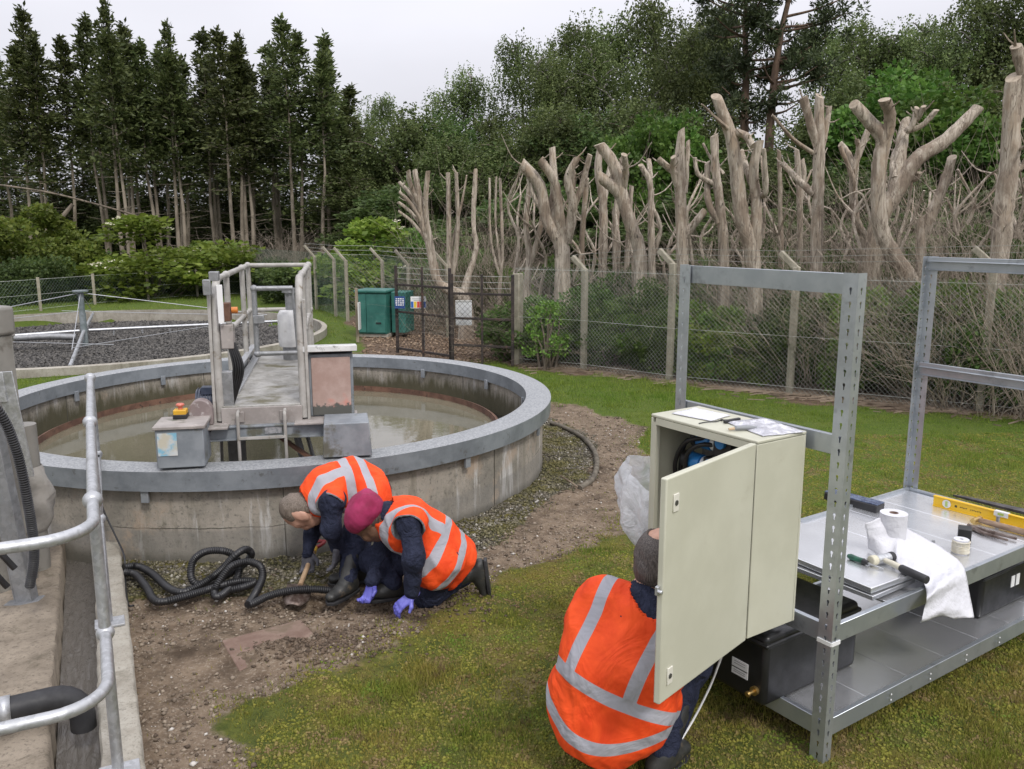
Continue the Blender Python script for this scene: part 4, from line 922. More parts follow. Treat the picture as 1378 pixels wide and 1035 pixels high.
for pts in ([(-.13, .62, 1.22), (-.14, .67, 1.2), (-.15, .685, 1.12), (-.16, .68, 1.02), (-.2, .66, .96)], [(-.13, .44, 1.25), (-.2, .52, 1.255), (-.22, .6, 1.22), (-.2, .67, 1.12), (-.18, .68, 1.02), (-.2, .67, .9)], [(-.15, .42, 1.23), (-.22, .5, 1.235), (-.22, .58, 1.18), (-.2, .61, 1.08), (-.18, .62, .95), (-.16, .6, .8)], [(-.12, .62, 1.13), (-.14, .64, 1.08), (-.16, .62, .98), (-.12, .6, .85)]):
    m = MB(MS); m.tube(spline(pts, 8), .0095, 10); m.build('hose', M['black'], pu)
m = MB(MS); m.tube([(-.19, .667, .95), (-.2, .655, .9)], .013, 10); m.build('hose_clip', M['white'], pu)
for k in range(7):
    m = MB(MS); y = .3 + .03 * k; m.tube(spline([(-.05, y, 1.24), (-.1 - .01 * (k % 3), y + .02, 1.18), (-.07, y + .03 * (k % 2), 1.08), (-.05, y, .95)], 5), .004, 6); m.build('wire', M['black'], pu)
# things lying on the cabinet top
TOPZ = CZ1 + .0125
def sheet(name, fn, nu, nv, mat, parent=None, solid=0, Mx=None, org=None):
    m = MB(Mx if Mx is not None else MS); vs = [fn(i / nu, j / nv) for j in range(nv + 1) for i in range(nu + 1)]
    m.add(vs, [(j * (nu + 1) + i, j * (nu + 1) + i + 1, (j + 1) * (nu + 1) + i + 1, (j + 1) * (nu + 1) + i) for j in range(nv) for i in range(nu)])
    return m.build(name, mat, parent, solid=solid, ang=60)
def nz(x, y, s=0, o=3): return float(vnoise(np.array([x]), np.array([y]), s, o)[0]) - .5
M['paper'] = pm('white_paper', (.54, .54, .57), (.6, .6, .63), 6, .85, bump=.7, bs=16, bd=.02)
def bagf(cx, cy, lx, ly, hh, rot, seed, fq=5):
    def f(u, v):
        x, y = (u - .5) * lx * (1 + .12 * nz(v * 4, 1, seed)), (v - .5) * ly * (1 + .15 * nz(u * 4, 5, seed)); c, s = math.cos(rot), math.sin(rot)
        e = min(u, 1 - u, v, 1 - v) * 6; e = min(e, 1)
        z = TOPZ + .003 + hh * e * (.45 + 1.1 * abs(nz(u * fq, v * fq, seed, 3)) * 2)
        return (cx + x * c - y * s, cy + x * s + y * c, z)
    return f
q = NM('clear_plastic'); v = q.co(); M['plastic'] = q.fin(q.mix(q.rng(q.noise(20, v, 5, .7), .4, .65), (.5, .5, .55), (.78, .78, .82)), .18, 0, q.bump(q.noise(45, v, 5, .6, 1.5), .7, .01)); q.b.inputs['Specular IOR Level'].default_value = .7
tr = q.n('ShaderNodeBsdfTransparent'); ms = q.n('ShaderNodeMixShader'); q.l(q.rng(q.noise(26, v, 5, .7, 1), .35, .62, .32, .08), ms.inputs[0]); q.l(q.b.outputs[0], ms.inputs[1]); q.l(tr.outputs[0], ms.inputs[2]); q.l(ms.outputs[0], q.out.inputs[0])
tag(sheet('padded_packet', bagf(-.15, .58, .15, .19, .012, .15, 3), 16, 16, M['paper'], solid=.001), 'flat white padded packet lying on the cabinet top', 'packet')
tag(sheet('plastic_bag', bagf(-.11, .29, .19, .25, .012, -.25, 9, 4), 30, 30, M['plastic'], solid=.0008), 'crumpled clear plastic bag lying on the cabinet top near its hinge side', 'plastic bag')
m = MB(MS); m.bar((-.19, .42, TOPZ + .007), (-.1, .42, TOPZ + .007), .014, .013); tag(m.build('marker_pen', M['black'], bevel=.003), 'black marker pen on the cabinet top', 'pen')
m = MB(MS); m.tube(spline([(-.28, .47, TOPZ + .003), (-.24, .47, TOPZ + .003), (-.2, .455, TOPZ + .003), (-.16, .46, TOPZ + .003), (-.12, .44, TOPZ + .003)], 6), .0022, 6); m.cyl((-.17, .455, TOPZ + .005), (-.16, .455, TOPZ + .005), .004, 8); tag(m.build('thin_lead', M['black']), 'thin black lead trailing over the cabinet top beside the packet', 'cable')
kn_ = thing('utility_knife', 'grey handled knife lying on the cabinet top next to the plastic bag', 'knife', sl(-.22, .3, TOPZ))
m = MB(MS); m.tube([(-.25, .315, TOPZ + .009), (-.245, .312, TOPZ + .011), (-.19, .285, TOPZ + .011), (-.17, .277, TOPZ + .009)], [.005, .0095, .009, .006], 10); m.build('handle', pm('grey_handle', (.22, .23, .24), None, 5, .5), kn_)
m = MB(MS); m.tube([(-.27, .325, TOPZ + .007), (-.25, .315, TOPZ + .009)], [.005, .006], 8); m.build('nose', pm('tan_plastic', (.45, .33, .2), None, 5, .5), kn_)

# ------------------------------------------------------------------ tools on the bench top
M['yellow'] = pm('yellow_paint', (.72, .44, .012), (.66, .4, .01), 5, .35)
BZ = SD - .0128
def bpt(px, py, z=BZ): return MS.inverted() @ on(px, py, z)
# spirit level
a = bpt(1256, 680, BZ); b = bpt(1378, 712, BZ); dlv = (b - a); dlv.z = 0; dlv.normalize()
ML = MS @ frame((a.x, a.y, BZ), dlv); LL = .72
lv = thing('spirit_level', 'long yellow spirit level standing on edge along the far end of the bench', 'spirit level', ML.translation)
m = MB(ML); m.box((LL / 2, 0, .03), (LL, .012, .06)); m.box((LL / 2, 0, .0575), (LL, .024, .006)); m.box((LL / 2, 0, .003), (LL, .024, .006)); m.build('body', M['yellow'], lv, bevel=.0015)
sd2 = -1
M['white_dull'] = pm('white_dull', (.62, .62, .6), None, 5, .4)
for x in (.075, LL - .075):
    r_ = MB(ML); r_.cyl((x, -.0062, .03), (x, -.0095, .03), .023, 24); r_ = r_.build('vial_ring', M['white_dull'], lv)
    m = MB(ML); m.box((x, -.0105, .03), (.012, .003, .03)); m.build('vial', pm('vial_green', (.35, .45, .12), None, 5, .15), r_)
r_ = MB(ML); r_.box((.36, -.0005, .05), (.07, .0265, .026)); r_ = r_.build('vial_ring', M['white_dull'], lv)
MB(ML).box((.36, -.0144, .05), (.03, .002, .012)).build('vial', pm('vial_green'  , (.35, .45, .12)), r_)
mk = MB(ML)
for i, x in enumerate((.125, .15, .158, .166, .174, .182, .205, .214, .222, .231, .24, .248, .256)):
    mk.box((x, -.0065, .029 + .001 * (i % 3)), (.0045 if i else .012, .001, .006 if i else .012))
mk.build('lettering', pm('print_black', (.05, .045, .02)), lv)
# dark strip lying behind the level
a2 = bpt(1282, 668, BZ); ML2 = MS @ frame((a2.x, a2.y, BZ), dlv)
m = MB(ML2); m.add([(0, 0, 0), (.62, -.02, 0), (.62, .07, 0), (.06, .03, 0), (0, 0, .012), (.62, -.02, .02), (.62, .07, .02), (.06, .03, .012)], [(3, 2, 1, 0), (4, 5, 6, 7), (0, 1, 5, 4), (1, 2, 6, 5), (2, 3, 7, 6), (3, 0, 4, 7)])
tag(m.build('trowel_blade', pm('dark_steel', (.05, .045, .045), (.11, .1, .1), 14, .5, .5), bevel=.002), 'flat dark steel tool lying behind the yellow level', 'steel tool')
# brown bar and pliers
h1, h2 = bpt(1318, 700, BZ + .02), bpt(1400, 722, BZ + .02)
hm = thing('claw_hammer', 'hammer with a worn brown handle lying against the yellow level', 'hammer', MS @ h1)
m = MB(MS); m.tube([h1, h1.lerp(h2, .3), h2], [.013, .016, .018], 12); m.build('handle', pm('worn_wood', (.16, .1, .06), (.27, .19, .13), 14, .6, stretch=(1, 1, 6)), hm)
dx = (h2 - h1).normalized(); ux = Vector((-dx.y, dx.x, 0)); m = MB(MS); m.tube([h1 - dx * .012 - ux * .045, h1 - dx * .012 + ux * .04], [.014, .012], 12); m.build('head', M['brass'], hm)
pl = thing('pliers', 'rusty long handled pliers lying open on the bench, nearest the bench edge', 'pliers', MS @ bpt(1330, 715))
w0 = bpt(1303, 708, BZ + .012); w1 = bpt(1368, 725, BZ + .012); w2 = bpt(1356, 727, BZ + .012); wm = bpt(1325, 714, BZ + .014); wn = bpt(1322, 717, BZ + .012)
M['rusty_tool'] = pm('rusty_tool', (.07, .045, .035), (.2, .16, .14), 25, .5, .6)
m = MB(MS); m.tube([w0, wm, w1], [.012, .011, .007], 8); m.build('handle', M['rusty_tool'], pl); m = MB(MS); m.tube([w0 + Vector((0, 0, .004)), wn, w2], [.011, .01, .006], 8); m.build('handle', M['rusty_tool'], pl)
sk = bpt(1342, 708, BZ); m = MB(MS); m.cyl((sk.x, sk.y, BZ), (sk.x, sk.y, BZ + .05), .009, 10); m.cyl((sk.x, sk.y, BZ + .05), (sk.x, sk.y, BZ + .055), .012, 10); tag(m.build('steel_bolt', M['galv_dull']), 'steel bolt standing on its head beside the pliers', 'bolt')
# twine spool and black block
c = bpt(1292, 744); tw = thing('twine_spool', 'white paper spool wound with off-white twine beside a black block', 'twine', MS @ c)
m = MB(MS); m.lathe([(.009, 0), (.034, 0), (.034, .004), (.034, .07), (.009, .07), (.009, 0)], (c.x, c.y, BZ), 24); m.build('core', M['paper'], tw)
m = MB(MS); hp = [(c.x + (.036 + .003 * math.sin(i * .31)) * math.cos(i * .5), c.y + (.036 + .003 * math.sin(i * .31)) * math.sin(i * .5), BZ + .006 + .055 * (.5 - .5 * math.cos(i * .065))) for i in range(330)]
m.tube(hp, .0026, 5); m.build('twine', pm('twine', (.5, .46, .36), (.6, .57, .48), 30, .9), tw)
c = bpt(1297, 728); m = MB(MS); m.box((c.x, c.y, BZ + .035), (.075, .06, .07), Matrix.Rotation(.5, 3, 'Z')); tag(m.build('black_block', M['tankblk'], bevel=.003), 'small black block behind the twine spool', 'block')
c = bpt(1256, 730); m = MB(MS); m.cyl((c.x, c.y, BZ), (c.x, c.y, BZ + .01), .008, 6); tag(m.build('steel_nut', M['galv_dull']), 'small steel nut on the bench between the paper and the twine', 'nut')
# torch / caulking case behind the roll
a, b = bpt(1140, 672, BZ + .02), bpt(1185, 684, BZ + .02)
bx = thing('tool_case', 'long dark blue and black case lying behind the paper roll', 'case', MS @ a)
m = MB(MS); m.bar(a - (b - a) * .6, b, .09, .045); m.build('body', M['black'], bx, bevel=.006); m = MB(MS); m.bar(a - (b - a) * .6 + Vector((0, 0, .025)), b + Vector((0, 0, .025)), .08, .006); m.build('cover', pm('dark_blue_sheen', (.02, .035, .09), (.1, .13, .2), 30, .3), bx, bevel=.002)
# paper roll with its trailing sheet
c = bpt(1199, 737, LZ); RH, RR = .17, .06
ro = thing('paper_roll', 'white paper towel roll standing on the loose panels, its sheet trailing over the bench edge', 'paper roll', MS @ Vector((c.x, c.y, LZ)))
m = MB(MS); m.lathe([(.02, LZ + .001), (RR, LZ + .001), (RR, LZ + RH), (.02, LZ + RH)], (c.x, c.y, 0), 32); m.build('roll', M['paper'], ro)
m = MB(MS); m.lathe([(.02, LZ + .001), (.02, LZ + RH + .001), (.017, LZ + RH + .001), (.017, LZ + .001)], (c.x, c.y, 0), 24); m.build('core', pm('cardboard', (.22, .15, .12), None, 5, .9), ro)
# the sheet is laid out through control rows: (left edge, right edge) of the paper from the roll to the hanging end
e1 = bpt(1150, 700, LZ); e1b = bpt(1213, 690, LZ)
rows = [((1166, 727, LZ + .10), (1168, 740, LZ)),
        ]
def W(px, py, z): p = on(px, py, z); return MS.inverted() @ p
trail = [(W(1164, 706, LZ + .14), W(1168, 738, LZ + .012)), (W(1186, 697, LZ + .145), W(1184, 748, LZ + .005)), (W(1208, 690, LZ + .13), W(1200, 752, LZ + .01)), (W(1217, 708, LZ + .075), W(1207, 758, LZ + .012)), (W(1240, 722, LZ + .02), W(1215, 768, LZ + .008)), (W(1268, 738, BZ + .03), W(1236, 776, LZ + .005)), (W(1290, 755, BZ + .012), W(1245, 790, BZ + .022)), (W(1299, 770, SD + .012), W(1247, 806, SD + .012)), (W(1303, 790, SD - .04), W(1244, 818, SD - .04)), (W(1308, 815, SD - .1), W(1240, 836, SD - .09)), (W(1311, 832, SD - .14), W(1238, 838, SD - .12))]
m = MB(MS); Ls = spline([t[0] for t in trail], 6); Rs = spline([t[1] for t in trail], 6); nu = 20; vs = []
for i, (p, q_) in enumerate(zip(Ls, Rs)):
    for j in range(nu + 1):
        t = j / nu; x = p.lerp(q_, t); e = math.sin(math.pi * t)
        x.z += .014 * e * (1 + 3.2 * nz(i * .13, t * 3, 5)) + .016 * abs(nz(i * .22, t * 4, 6)); x.y += .012 * nz(i * .2, t * 4, 8) * e
        vs.append(x)
m.add(vs, [(i * (nu + 1) + j, i * (nu + 1) + j + 1, (i + 1) * (nu + 1) + j + 1, (i + 1) * (nu + 1) + j) for i in range(len(Ls) - 1) for j in range(nu)])
m.build('loose_sheet', M['paper'], ro, ang=60, solid=.0006)
# mallet
h0, h1 = W(1186, 752, LZ + .024), W(1248, 781, LZ + .016)
mal = thing('mallet', 'white headed mallet with a dark rubber grip lying on the loose panels', 'mallet', MS @ h0)
d = (h1 - h0); d.z = 0; d.normalize(); u = Vector((-d.y, d.x, 0))
m = MB(MS); m.tube([h0 + d * .02, h0 + d * .06, h0.lerp(h1, .45)], [.011, .013, .014], 12); m.build('shaft', pm('ivory', (.55, .52, .42), None, 5, .45), mal)
m = MB(MS); m.tube([h0.lerp(h1, .42), h0.lerp(h1, .46), h0.lerp(h1, .9), h0.lerp(h1, .99), h1], [.013, .017, .0185, .018, .01], 14); m.build('grip', M['rubber'], mal)
uu = (W(1165, 748, LZ + .024) - W(1196, 742, LZ + .024)).normalized(); hc = h0 + d * .0
m = MB(MS); m.tube([hc - uu * .045, hc + uu * .03], .021, 16); m.build('head', M['galv'], mal)
m = MB(MS); m.tube([hc + uu * .0305, hc + uu * .062], .0225, 16); m.build('white_face', pm('ivory_face', (.55, .52, .4), None, 5, .5), mal, bevel=.004); m = MB(MS); m.tube([hc - uu * .07, hc - uu * .0455], .0225, 16); m.build('black_face', M['rubber'], mal, bevel=.004)
# screwdriver
h0, h1, h2 = W(1141, 748, LZ + .014), W(1166, 757, LZ + .014), W(1189, 766, LZ + .006)
sc = thing('screwdriver', 'green and black handled screwdriver lying behind the slotted post', 'screwdriver', MS @ h0)
m = MB(MS); m.tube([h0, h0.lerp(h1, .15), h0.lerp(h1, .5), h0.lerp(h1, .8), h1], [.008, .014, .012, .013, .008], 12); m.build('handle', pm('green_plastic', (.02, .12, .07), (.015, .06, .04), 40, .4), sc)
m = MB(MS); m.tube([h0.lerp(h1, .82), h1 + (h1 - h0) * .08], [.0145, .009], 12); m.build('collar', M['black'], sc); m = MB(MS); m.tube([h1, h2], .0035, 8); m.build('blade', M['galv'], sc)
# white cable from under the door
wp = [on(966, 893, .35), on(958, 915, .25), on(945, 945, .12), on(925, 985, .03), on(905, 1020, .012), on(888, 1040, .012), on(870, 1075, .012)]
wp = [on(974, 875, .45), on(966, 897, .36), on(955, 925, .25), on(935, 965, .12), on(912, 1003, .04), on(890, 1036, .012), on(868, 1072, .012)]
tag(MB().tube(spline(wp, 8), .0045, 8).build('white_cable', M['white']), 'white cable dropping from the open cabinet door to the lawn', 'cable')
# big translucent sheeting bunched on the left side of the cabinet
def bagp(u, v):
    # u round the bunch, v from top to bottom
    a = u * 2 * math.pi; v2 = v
    wd = .235 * (math.sin(math.pi * min(v2 * .9 + .12, 1)) ** .6) * (1 - .55 * v2) + .012
    cy = CY1 + .15 - .1 * v2 + .02 * nz(v * 3, 0, 2); cz = 1.0 - .52 * v2
    r = wd * (1 + .28 * nz(math.cos(a) * 2 + 3, v * 5 + math.sin(a) * 2, 14, 4) * 2 + .07 * math.sin(a * 9 + 5 * v))
    return (-.13 + r * .8 * math.cos(a), cy + r * math.sin(a), cz + .06 * math.sin(a) * (1 - v2) + .03 * nz(math.cos(a) * 2, v * 6, 17))
q = NM('white_film'); v = q.co(); M['film'] = q.fin(q.mix(q.rng(q.noise(9, v, 6, .7), .35, .65), (.66, .67, .68), (.84, .85, .86)), .22, 0, q.bump(q.noise(8, v, 5, .55, 2.2), .7, .03)); q.b.inputs['Specular IOR Level'].default_value = .6
tl = q.n('ShaderNodeBsdfTranslucent'); tl.inputs[0].default_value = (.8, .8, .82, 1); ms = q.n('ShaderNodeMixShader'); ms.inputs[0].default_value = .35; q.l(q.b.outputs[0], ms.inputs[1]); q.l(tl.outputs[0], ms.inputs[2])
tr = q.n('ShaderNodeBsdfTransparent'); m2 = q.n('ShaderNodeMixShader'); q.l(q.rng(q.noise(7, v, 5, .7, 1), .4, .65, .05, .35), m2.inputs[0]); q.l(ms.outputs[0], m2.inputs[1]); q.l(tr.outputs[0], m2.inputs[2]); q.l(m2.outputs[0], q.out.inputs[0])
tag(sheet('plastic_sheeting', bagp, 64, 46, M['film']), 'bunched translucent plastic sheeting hanging on the left side of the cream cabinet', 'plastic sheet')
# ================================================================== people: one smooth surface each, from blended limb volumes
def surface_nets(g, lo, vox):
    s = g < 0; nx, ny, nz_ = g.shape; acc = np.zeros((nx - 1, ny - 1, nz_ - 1, 3), np.float32); cnt = np.zeros((nx - 1, ny - 1, nz_ - 1), np.float32)
    cor = [(i, j, k) for i in (0, 1) for j in (0, 1) for k in (0, 1)]
    def sub(a, c): return a[c[0]:nx - 1 + c[0], c[1]:ny - 1 + c[1], c[2]:nz_ - 1 + c[2]]
    for a in cor:
        for ax in range(3):
            if a[ax] == 1: continue
            b = list(a); b[ax] = 1; ga, gb = sub(g, a), sub(g, b); m = (ga < 0) != (gb < 0)
            if not m.any(): continue
            t = np.where(m, ga / np.where(m, ga - gb, 1), 0)
            for q_ in range(3): acc[..., q_] += np.where(m, a[q_] + (t if q_ == ax else 0), 0)
            cnt += m
    act = cnt > 0; idx = np.full(act.shape, -1, np.int64); idx[act] = np.arange(act.sum())
    V = (acc[act] / cnt[act][:, None] + np.argwhere(act)) * vox + np.array(lo); Fq = []
    for ax in range(3):
        o = [slice(0, -1) if q_ == ax else slice(1, -1) for q_ in range(3)]; o2 = [slice(1, None) if q_ == ax else slice(1, -1) for q_ in range(3)]
        sa, sb = s[tuple(o)], s[tuple(o2)]; e = sa != sb; I = np.argwhere(e)
        if not len(I): continue
        base = I + np.array([0 if q_ == ax else 1 for q_ in range(3)]); u, v = (ax + 1) % 3, (ax + 2) % 3
        def cell(du, dv):
            c = base.copy(); c[:, u] -= du; c[:, v] -= dv; return idx[c[:, 0], c[:, 1], c[:, 2]]
        qd = np.stack([cell(1, 1), cell(0, 1), cell(0, 0), cell(1, 0)], 1); fl = ~sa[e]; qd[fl] = qd[fl][:, ::-1]; Fq.append(qd)
    return V, np.concatenate(Fq)
def n3(p, s=0):
    x, y, z = p[..., 0], p[..., 1], p[..., 2]
    return (vnoise(x + z * .7, y - z * .5, s, 3) + vnoise(y + 3 - x * .4, z + x * .3, s + 9, 3)) - 1.0
def pdist(pr, p):
    k = pr[0]
    if k == 'c':
        a, b = np.array(pr[1], np.float32), np.array(pr[2], np.float32); ra, rb = pr[3], pr[4]; fl = pr[6] if len(pr) > 6 else None
        d = b - a; L2 = max(float(d @ d), 1e-9); w_ = p - a; t = np.clip(w_ @ d / L2, 0, 1); e = w_ - t[..., None] * d
        if fl is not None:
            ax = np.array(fl[0], np.float32); ax /= np.linalg.norm(ax); c = e @ ax; e = e + (c * (1 / fl[1] - 1))[..., None] * ax
        return np.sqrt((e * e).sum(-1)) - (ra + (rb - ra) * t)
    if k == 'e':
        c = np.array(pr[1], np.float32); r = np.array(pr[2], np.float32); e = p - c
        if pr[3] is not None: e = e @ np.array(pr[3], np.float32)
        q_ = np.sqrt(((e / r) ** 2).sum(-1)); return (q_ - 1) * r.min() * np.minimum(1, .6 + .4 * q_)
def pbox(pr, pad):
    if pr[0] == 'c':
        P = np.array([pr[1], pr[2]]); r = max(pr[3], pr[4]) * 1.3; return P.min(0) - r - pad, P.max(0) + r + pad
    r = max(pr[2]); c = np.array(pr[1]); return c - r - pad, c + r + pad
def sdf_body(prims, vox, k=.03, subs=(), wr=None, planes=(), shell=None):
    pad = k + vox * 3; bx = [pbox(p, pad) for p in prims]; lo = np.min([b[0] for b in bx], 0); hi = np.max([b[1] for b in bx], 0)
    n = np.ceil((hi - lo) / vox).astype(int) + 1; g = np.full(tuple(n), 1.0, np.float32); axs = [lo[i] + vox * np.arange(n[i]) for i in range(3)]
    for pr, (a, b) in zip(prims, bx):
        i0 = np.maximum(((a - lo) / vox).astype(int), 0); i1 = np.minimum(((b - lo) / vox).astype(int) + 2, n); sl_ = tuple(slice(i0[i], i1[i]) for i in range(3))
        p = np.stack(np.meshgrid(*[axs[i][sl_[i]] for i in range(3)], indexing='ij'), -1).astype(np.float32); d = pdist(pr, p); o = g[sl_]; kk = k if pr[0] == 'c' or len(pr) < 6 else pr[5]
        h = np.clip(.5 + .5 * (o - d) / kk, 0, 1); g[sl_] = o * (1 - h) + d * h - kk * h * (1 - h)
    near = np.abs(g) < .06
    if wr or subs or planes:
        I = np.argwhere(near); p = lo + I * vox; gv = g[near]
        if wr:
            for amp, sc_, sd_i in wr: gv = gv + (amp * n3(p * sc_, sd_i) if amp > 0 else -amp * (np.abs(n3(p * np.array([sc_, sc_, sc_ * .55]), sd_i)) * 3 - .5))
        for pr in subs:
            d = -pdist(pr, p.astype(np.float32)) ; gv = np.maximum(gv, d)
        for (o_, nn) in planes: gv = np.maximum(gv, (p - np.array(o_)) @ np.array(nn))
        g[near] = gv
        if subs or planes:
            far = (g < 0) & ~near; I = np.argwhere(far); p = lo + I * vox; gv = g[far]
            for pr in subs: gv = np.maximum(gv, -pdist(pr, p.astype(np.float32)))
            for (o_, nn) in planes: gv = np.maximum(gv, (p - np.array(o_)) @ np.array(nn))
            g[far] = gv
    return surface_nets(g, lo, vox)
def body_mesh(name, prims, vox, mats, parent, k=.03, wr=None, subs=(), planes=(), attrs=None, matfn=None):
    V, Fq = sdf_body(prims, vox, k, subs, wr, planes); c = V[Fq].mean(1)
    if len(mats) > 1:
        best = np.full(len(c), 1e9); mi = np.zeros(len(c), int)
        for pr in prims:
            d = pdist(pr, c.astype(np.float32)) ; m = d < best; best[m] = d[m]; mi[m] = (pr[5] if pr[0] == 'c' else pr[4])
    else: mi = None
    at_ = {a: f(V) for a, f in (attrs or {}).items()}
    me = np_mesh(name, V - np.array(root_loc(parent)), Fq, mats, mi, True, at_); return link(name, me, parent)
M['navy'] = None
q = NM('navy_cloth'); v = q.co(); M['navy'] = q.fin(q.mix(q.rng(q.noise(9, v, 6, .7), .35, .68), (.011, .014, .03), (.026, .031, .058)), .85, 0, q.bump(q.noise(15, v, 4, .6, 1.4), .8, .03)); q.b.inputs['Specular IOR Level'].default_value = .25
M['skin_pale'] = pm('pale_skin', (.42, .235, .17), (.5, .29, .21), 14, .55, bump=.1, bs=90)
M['skin_dark'] = pm('dark_skin', (.1, .05, .032), (.15, .08, .05), 14, .5, bump=.1, bs=90)
M['glove_grey'] = pm('grey_knit_glove', (.06, .06, .07), (.1, .1, .115), 40, .9, bump=.3, bs=150)
M['glove_purple'] = pm('purple_nitrile', (.1, .1, .42), (.16, .16, .55), 12, .4)
M['boot'] = pm('muddy_black_boot', (.015, .016, .016), (.035, .035, .032), 10, .5, 0, (.11, .085, .055), 14, .6, .72, bump=.1)
q = NM('hi_vis_vest'); v = q.co(); wv_ = q.noise(7, v, 5, .6, .6)
oc = q.mix(q.rng(wv_, .3, .7), (.66, .05, .007), (.86, .088, .014)); g_ = q.rng(q.attr('band'), -.0012, .0012); edge = q.rng(q.attr('edge'), .0, .004)
c_ = q.mix(g_, (.33, .33, .36), oc); c_ = q.mix(edge, (.16, .16, .17), c_)
M['vest'] = q.fin(c_, .75, 0, q.bump(q.noise(6, v, 3, .5, 1.2), .6, .035)); q.b.inputs['Specular IOR Level'].default_value = .3
def hairmat(nm, c1, c2):
    q = NM(nm); v = q.co('Object', (130, 130, 12)); return q.fin(q.mix(q.rng(q.noise(2, v, 5, .7), .35, .65), c1, c2), .6, 0, q.bump(q.noise(2.4, v, 4), .7, .006))
M['hair_grey'] = hairmat('ash_hair', (.085, .065, .05), (.22, .18, .145)); M['hair_brown'] = hairmat('dark_grey_hair', (.035, .028, .024), (.13, .11, .1))
M['beret'] = pm('maroon_cloth', (.19, .009, .045), (.3, .02, .085), 9, .85, bump=.3, bs=26, bd=.006)
M['collar'] = pm('blue_grey_shirt', (.09, .11, .15), (.14, .165, .21), 30, .85)

def head_prims(c, fwd, up, s, skin):
    """skull, jaw, nose, ears, brow; fwd = where the face looks"""
    c = Vector(c); f = Vector(fwd).normalized(); u = Vector(up); u = (u - f * u.dot(f)).normalized(); r = f.cross(u)
    Rm = np.array([tuple(f), tuple(r), tuple(u)]).T; E = lambda a, b, d: c + f * (a * s) + r * (b * s) + u * (d * s)
    pr = [('e', E(-.005, 0, .03), (.098 * s, .076 * s, .1 * s), Rm, skin, .02), ('e', E(.035, 0, -.045), (.06 * s, .056 * s, .07 * s), Rm, skin, .03), ('c', E(.085, 0, .01), E(.105, 0, -.028), .011 * s, .016 * s, skin), ('c', E(.07, -.03, .022), E(.07, .03, .022), .017 * s, .017 * s, skin), ('e', E(.068, 0, -.095), (.022 * s, .026 * s, .018 * s), Rm, skin, .02),
          ('c', E(.083, -.02, -.058), E(.083, .02, -.058), .009 * s, .009 * s, skin)]
    for sgn in (-1, 1): pr.append(('e', E(-.005, sgn * .077, -.012), (.022 * s, .011 * s, .033 * s), Rm, skin, .008))
    subs = [('e', E(.1, sgn * .033, .004), (.014 * s, .018 * s, .011 * s), Rm, skin) for sgn in (-1, 1)]
    return pr, subs, E, Rm
def hand(name, wrist, fwd, palm_n, s, curl, mat, parent, thumb=1, spread=1.0):
    """palm, four unequal bent fingers and a thumb from the side of the palm"""
    wv = Vector(wrist); f = Vector(fwd).normalized(); n = Vector(palm_n); n = (n - f * n.dot(f)).normalized(); r = f.cross(n) * thumb
    T = lambda a, b, d: wv + f * (a * s) + r * (b * s) + n * (d * s)
    pr = [('c', T(-.03, 0, 0), T(.01, 0, 0), .03 * s, .031 * s, 0, (n, .75)), ('c', T(.02, -.018, 0), T(.08, -.022, 0), .023 * s, .02 * s, 0, (n, .75)), ('c', T(.02, .018, 0), T(.08, .022, 0), .024 * s, .021 * s, 0, (n, .75)), ('c', T(.03, 0, 0), T(.08, 0, 0), .022 * s, .02 * s, 0, (n, .75))]
    for i, (off, ln) in enumerate(((-.033, .062), (-.011, .078), (.011, .083), (.033, .074))):
        p = T(.085, off, 0); ang = 0; cc = curl * (1 + .12 * (i - 1.5)); seg = (.46, .32, .26)
        for j in range(3):
            ang += cc * (.7, 1.0, .75)[j]; d = (f * math.cos(ang) + n * math.sin(ang) + r * (off * 2.2 * spread * (1 if j == 0 else .3))).normalized(); q_ = p + d * (ln * seg[j] * s); pr.append(('c', p, q_, (.0105 - .001 * j) * s, (.0098 - .001 * j) * s, 0)); p = q_
    p = T(.02, .034, .004); d = (f * .55 + r * .75 + n * .35).normalized(); q_ = p + d * .036 * s; pr.append(('c', p, q_, .014 * s, .012 * s, 0)); d = (f * .85 + r * .25 + n * .5).normalized(); pr.append(('c', q_, q_ + d * .032 * s, .0115 * s, .0095 * s, 0))
    V, Fq = sdf_body(pr, .0032, .007); return link(name, np_mesh(name, V - np.array(root_loc(parent)), Fq, mat, None, True), parent)
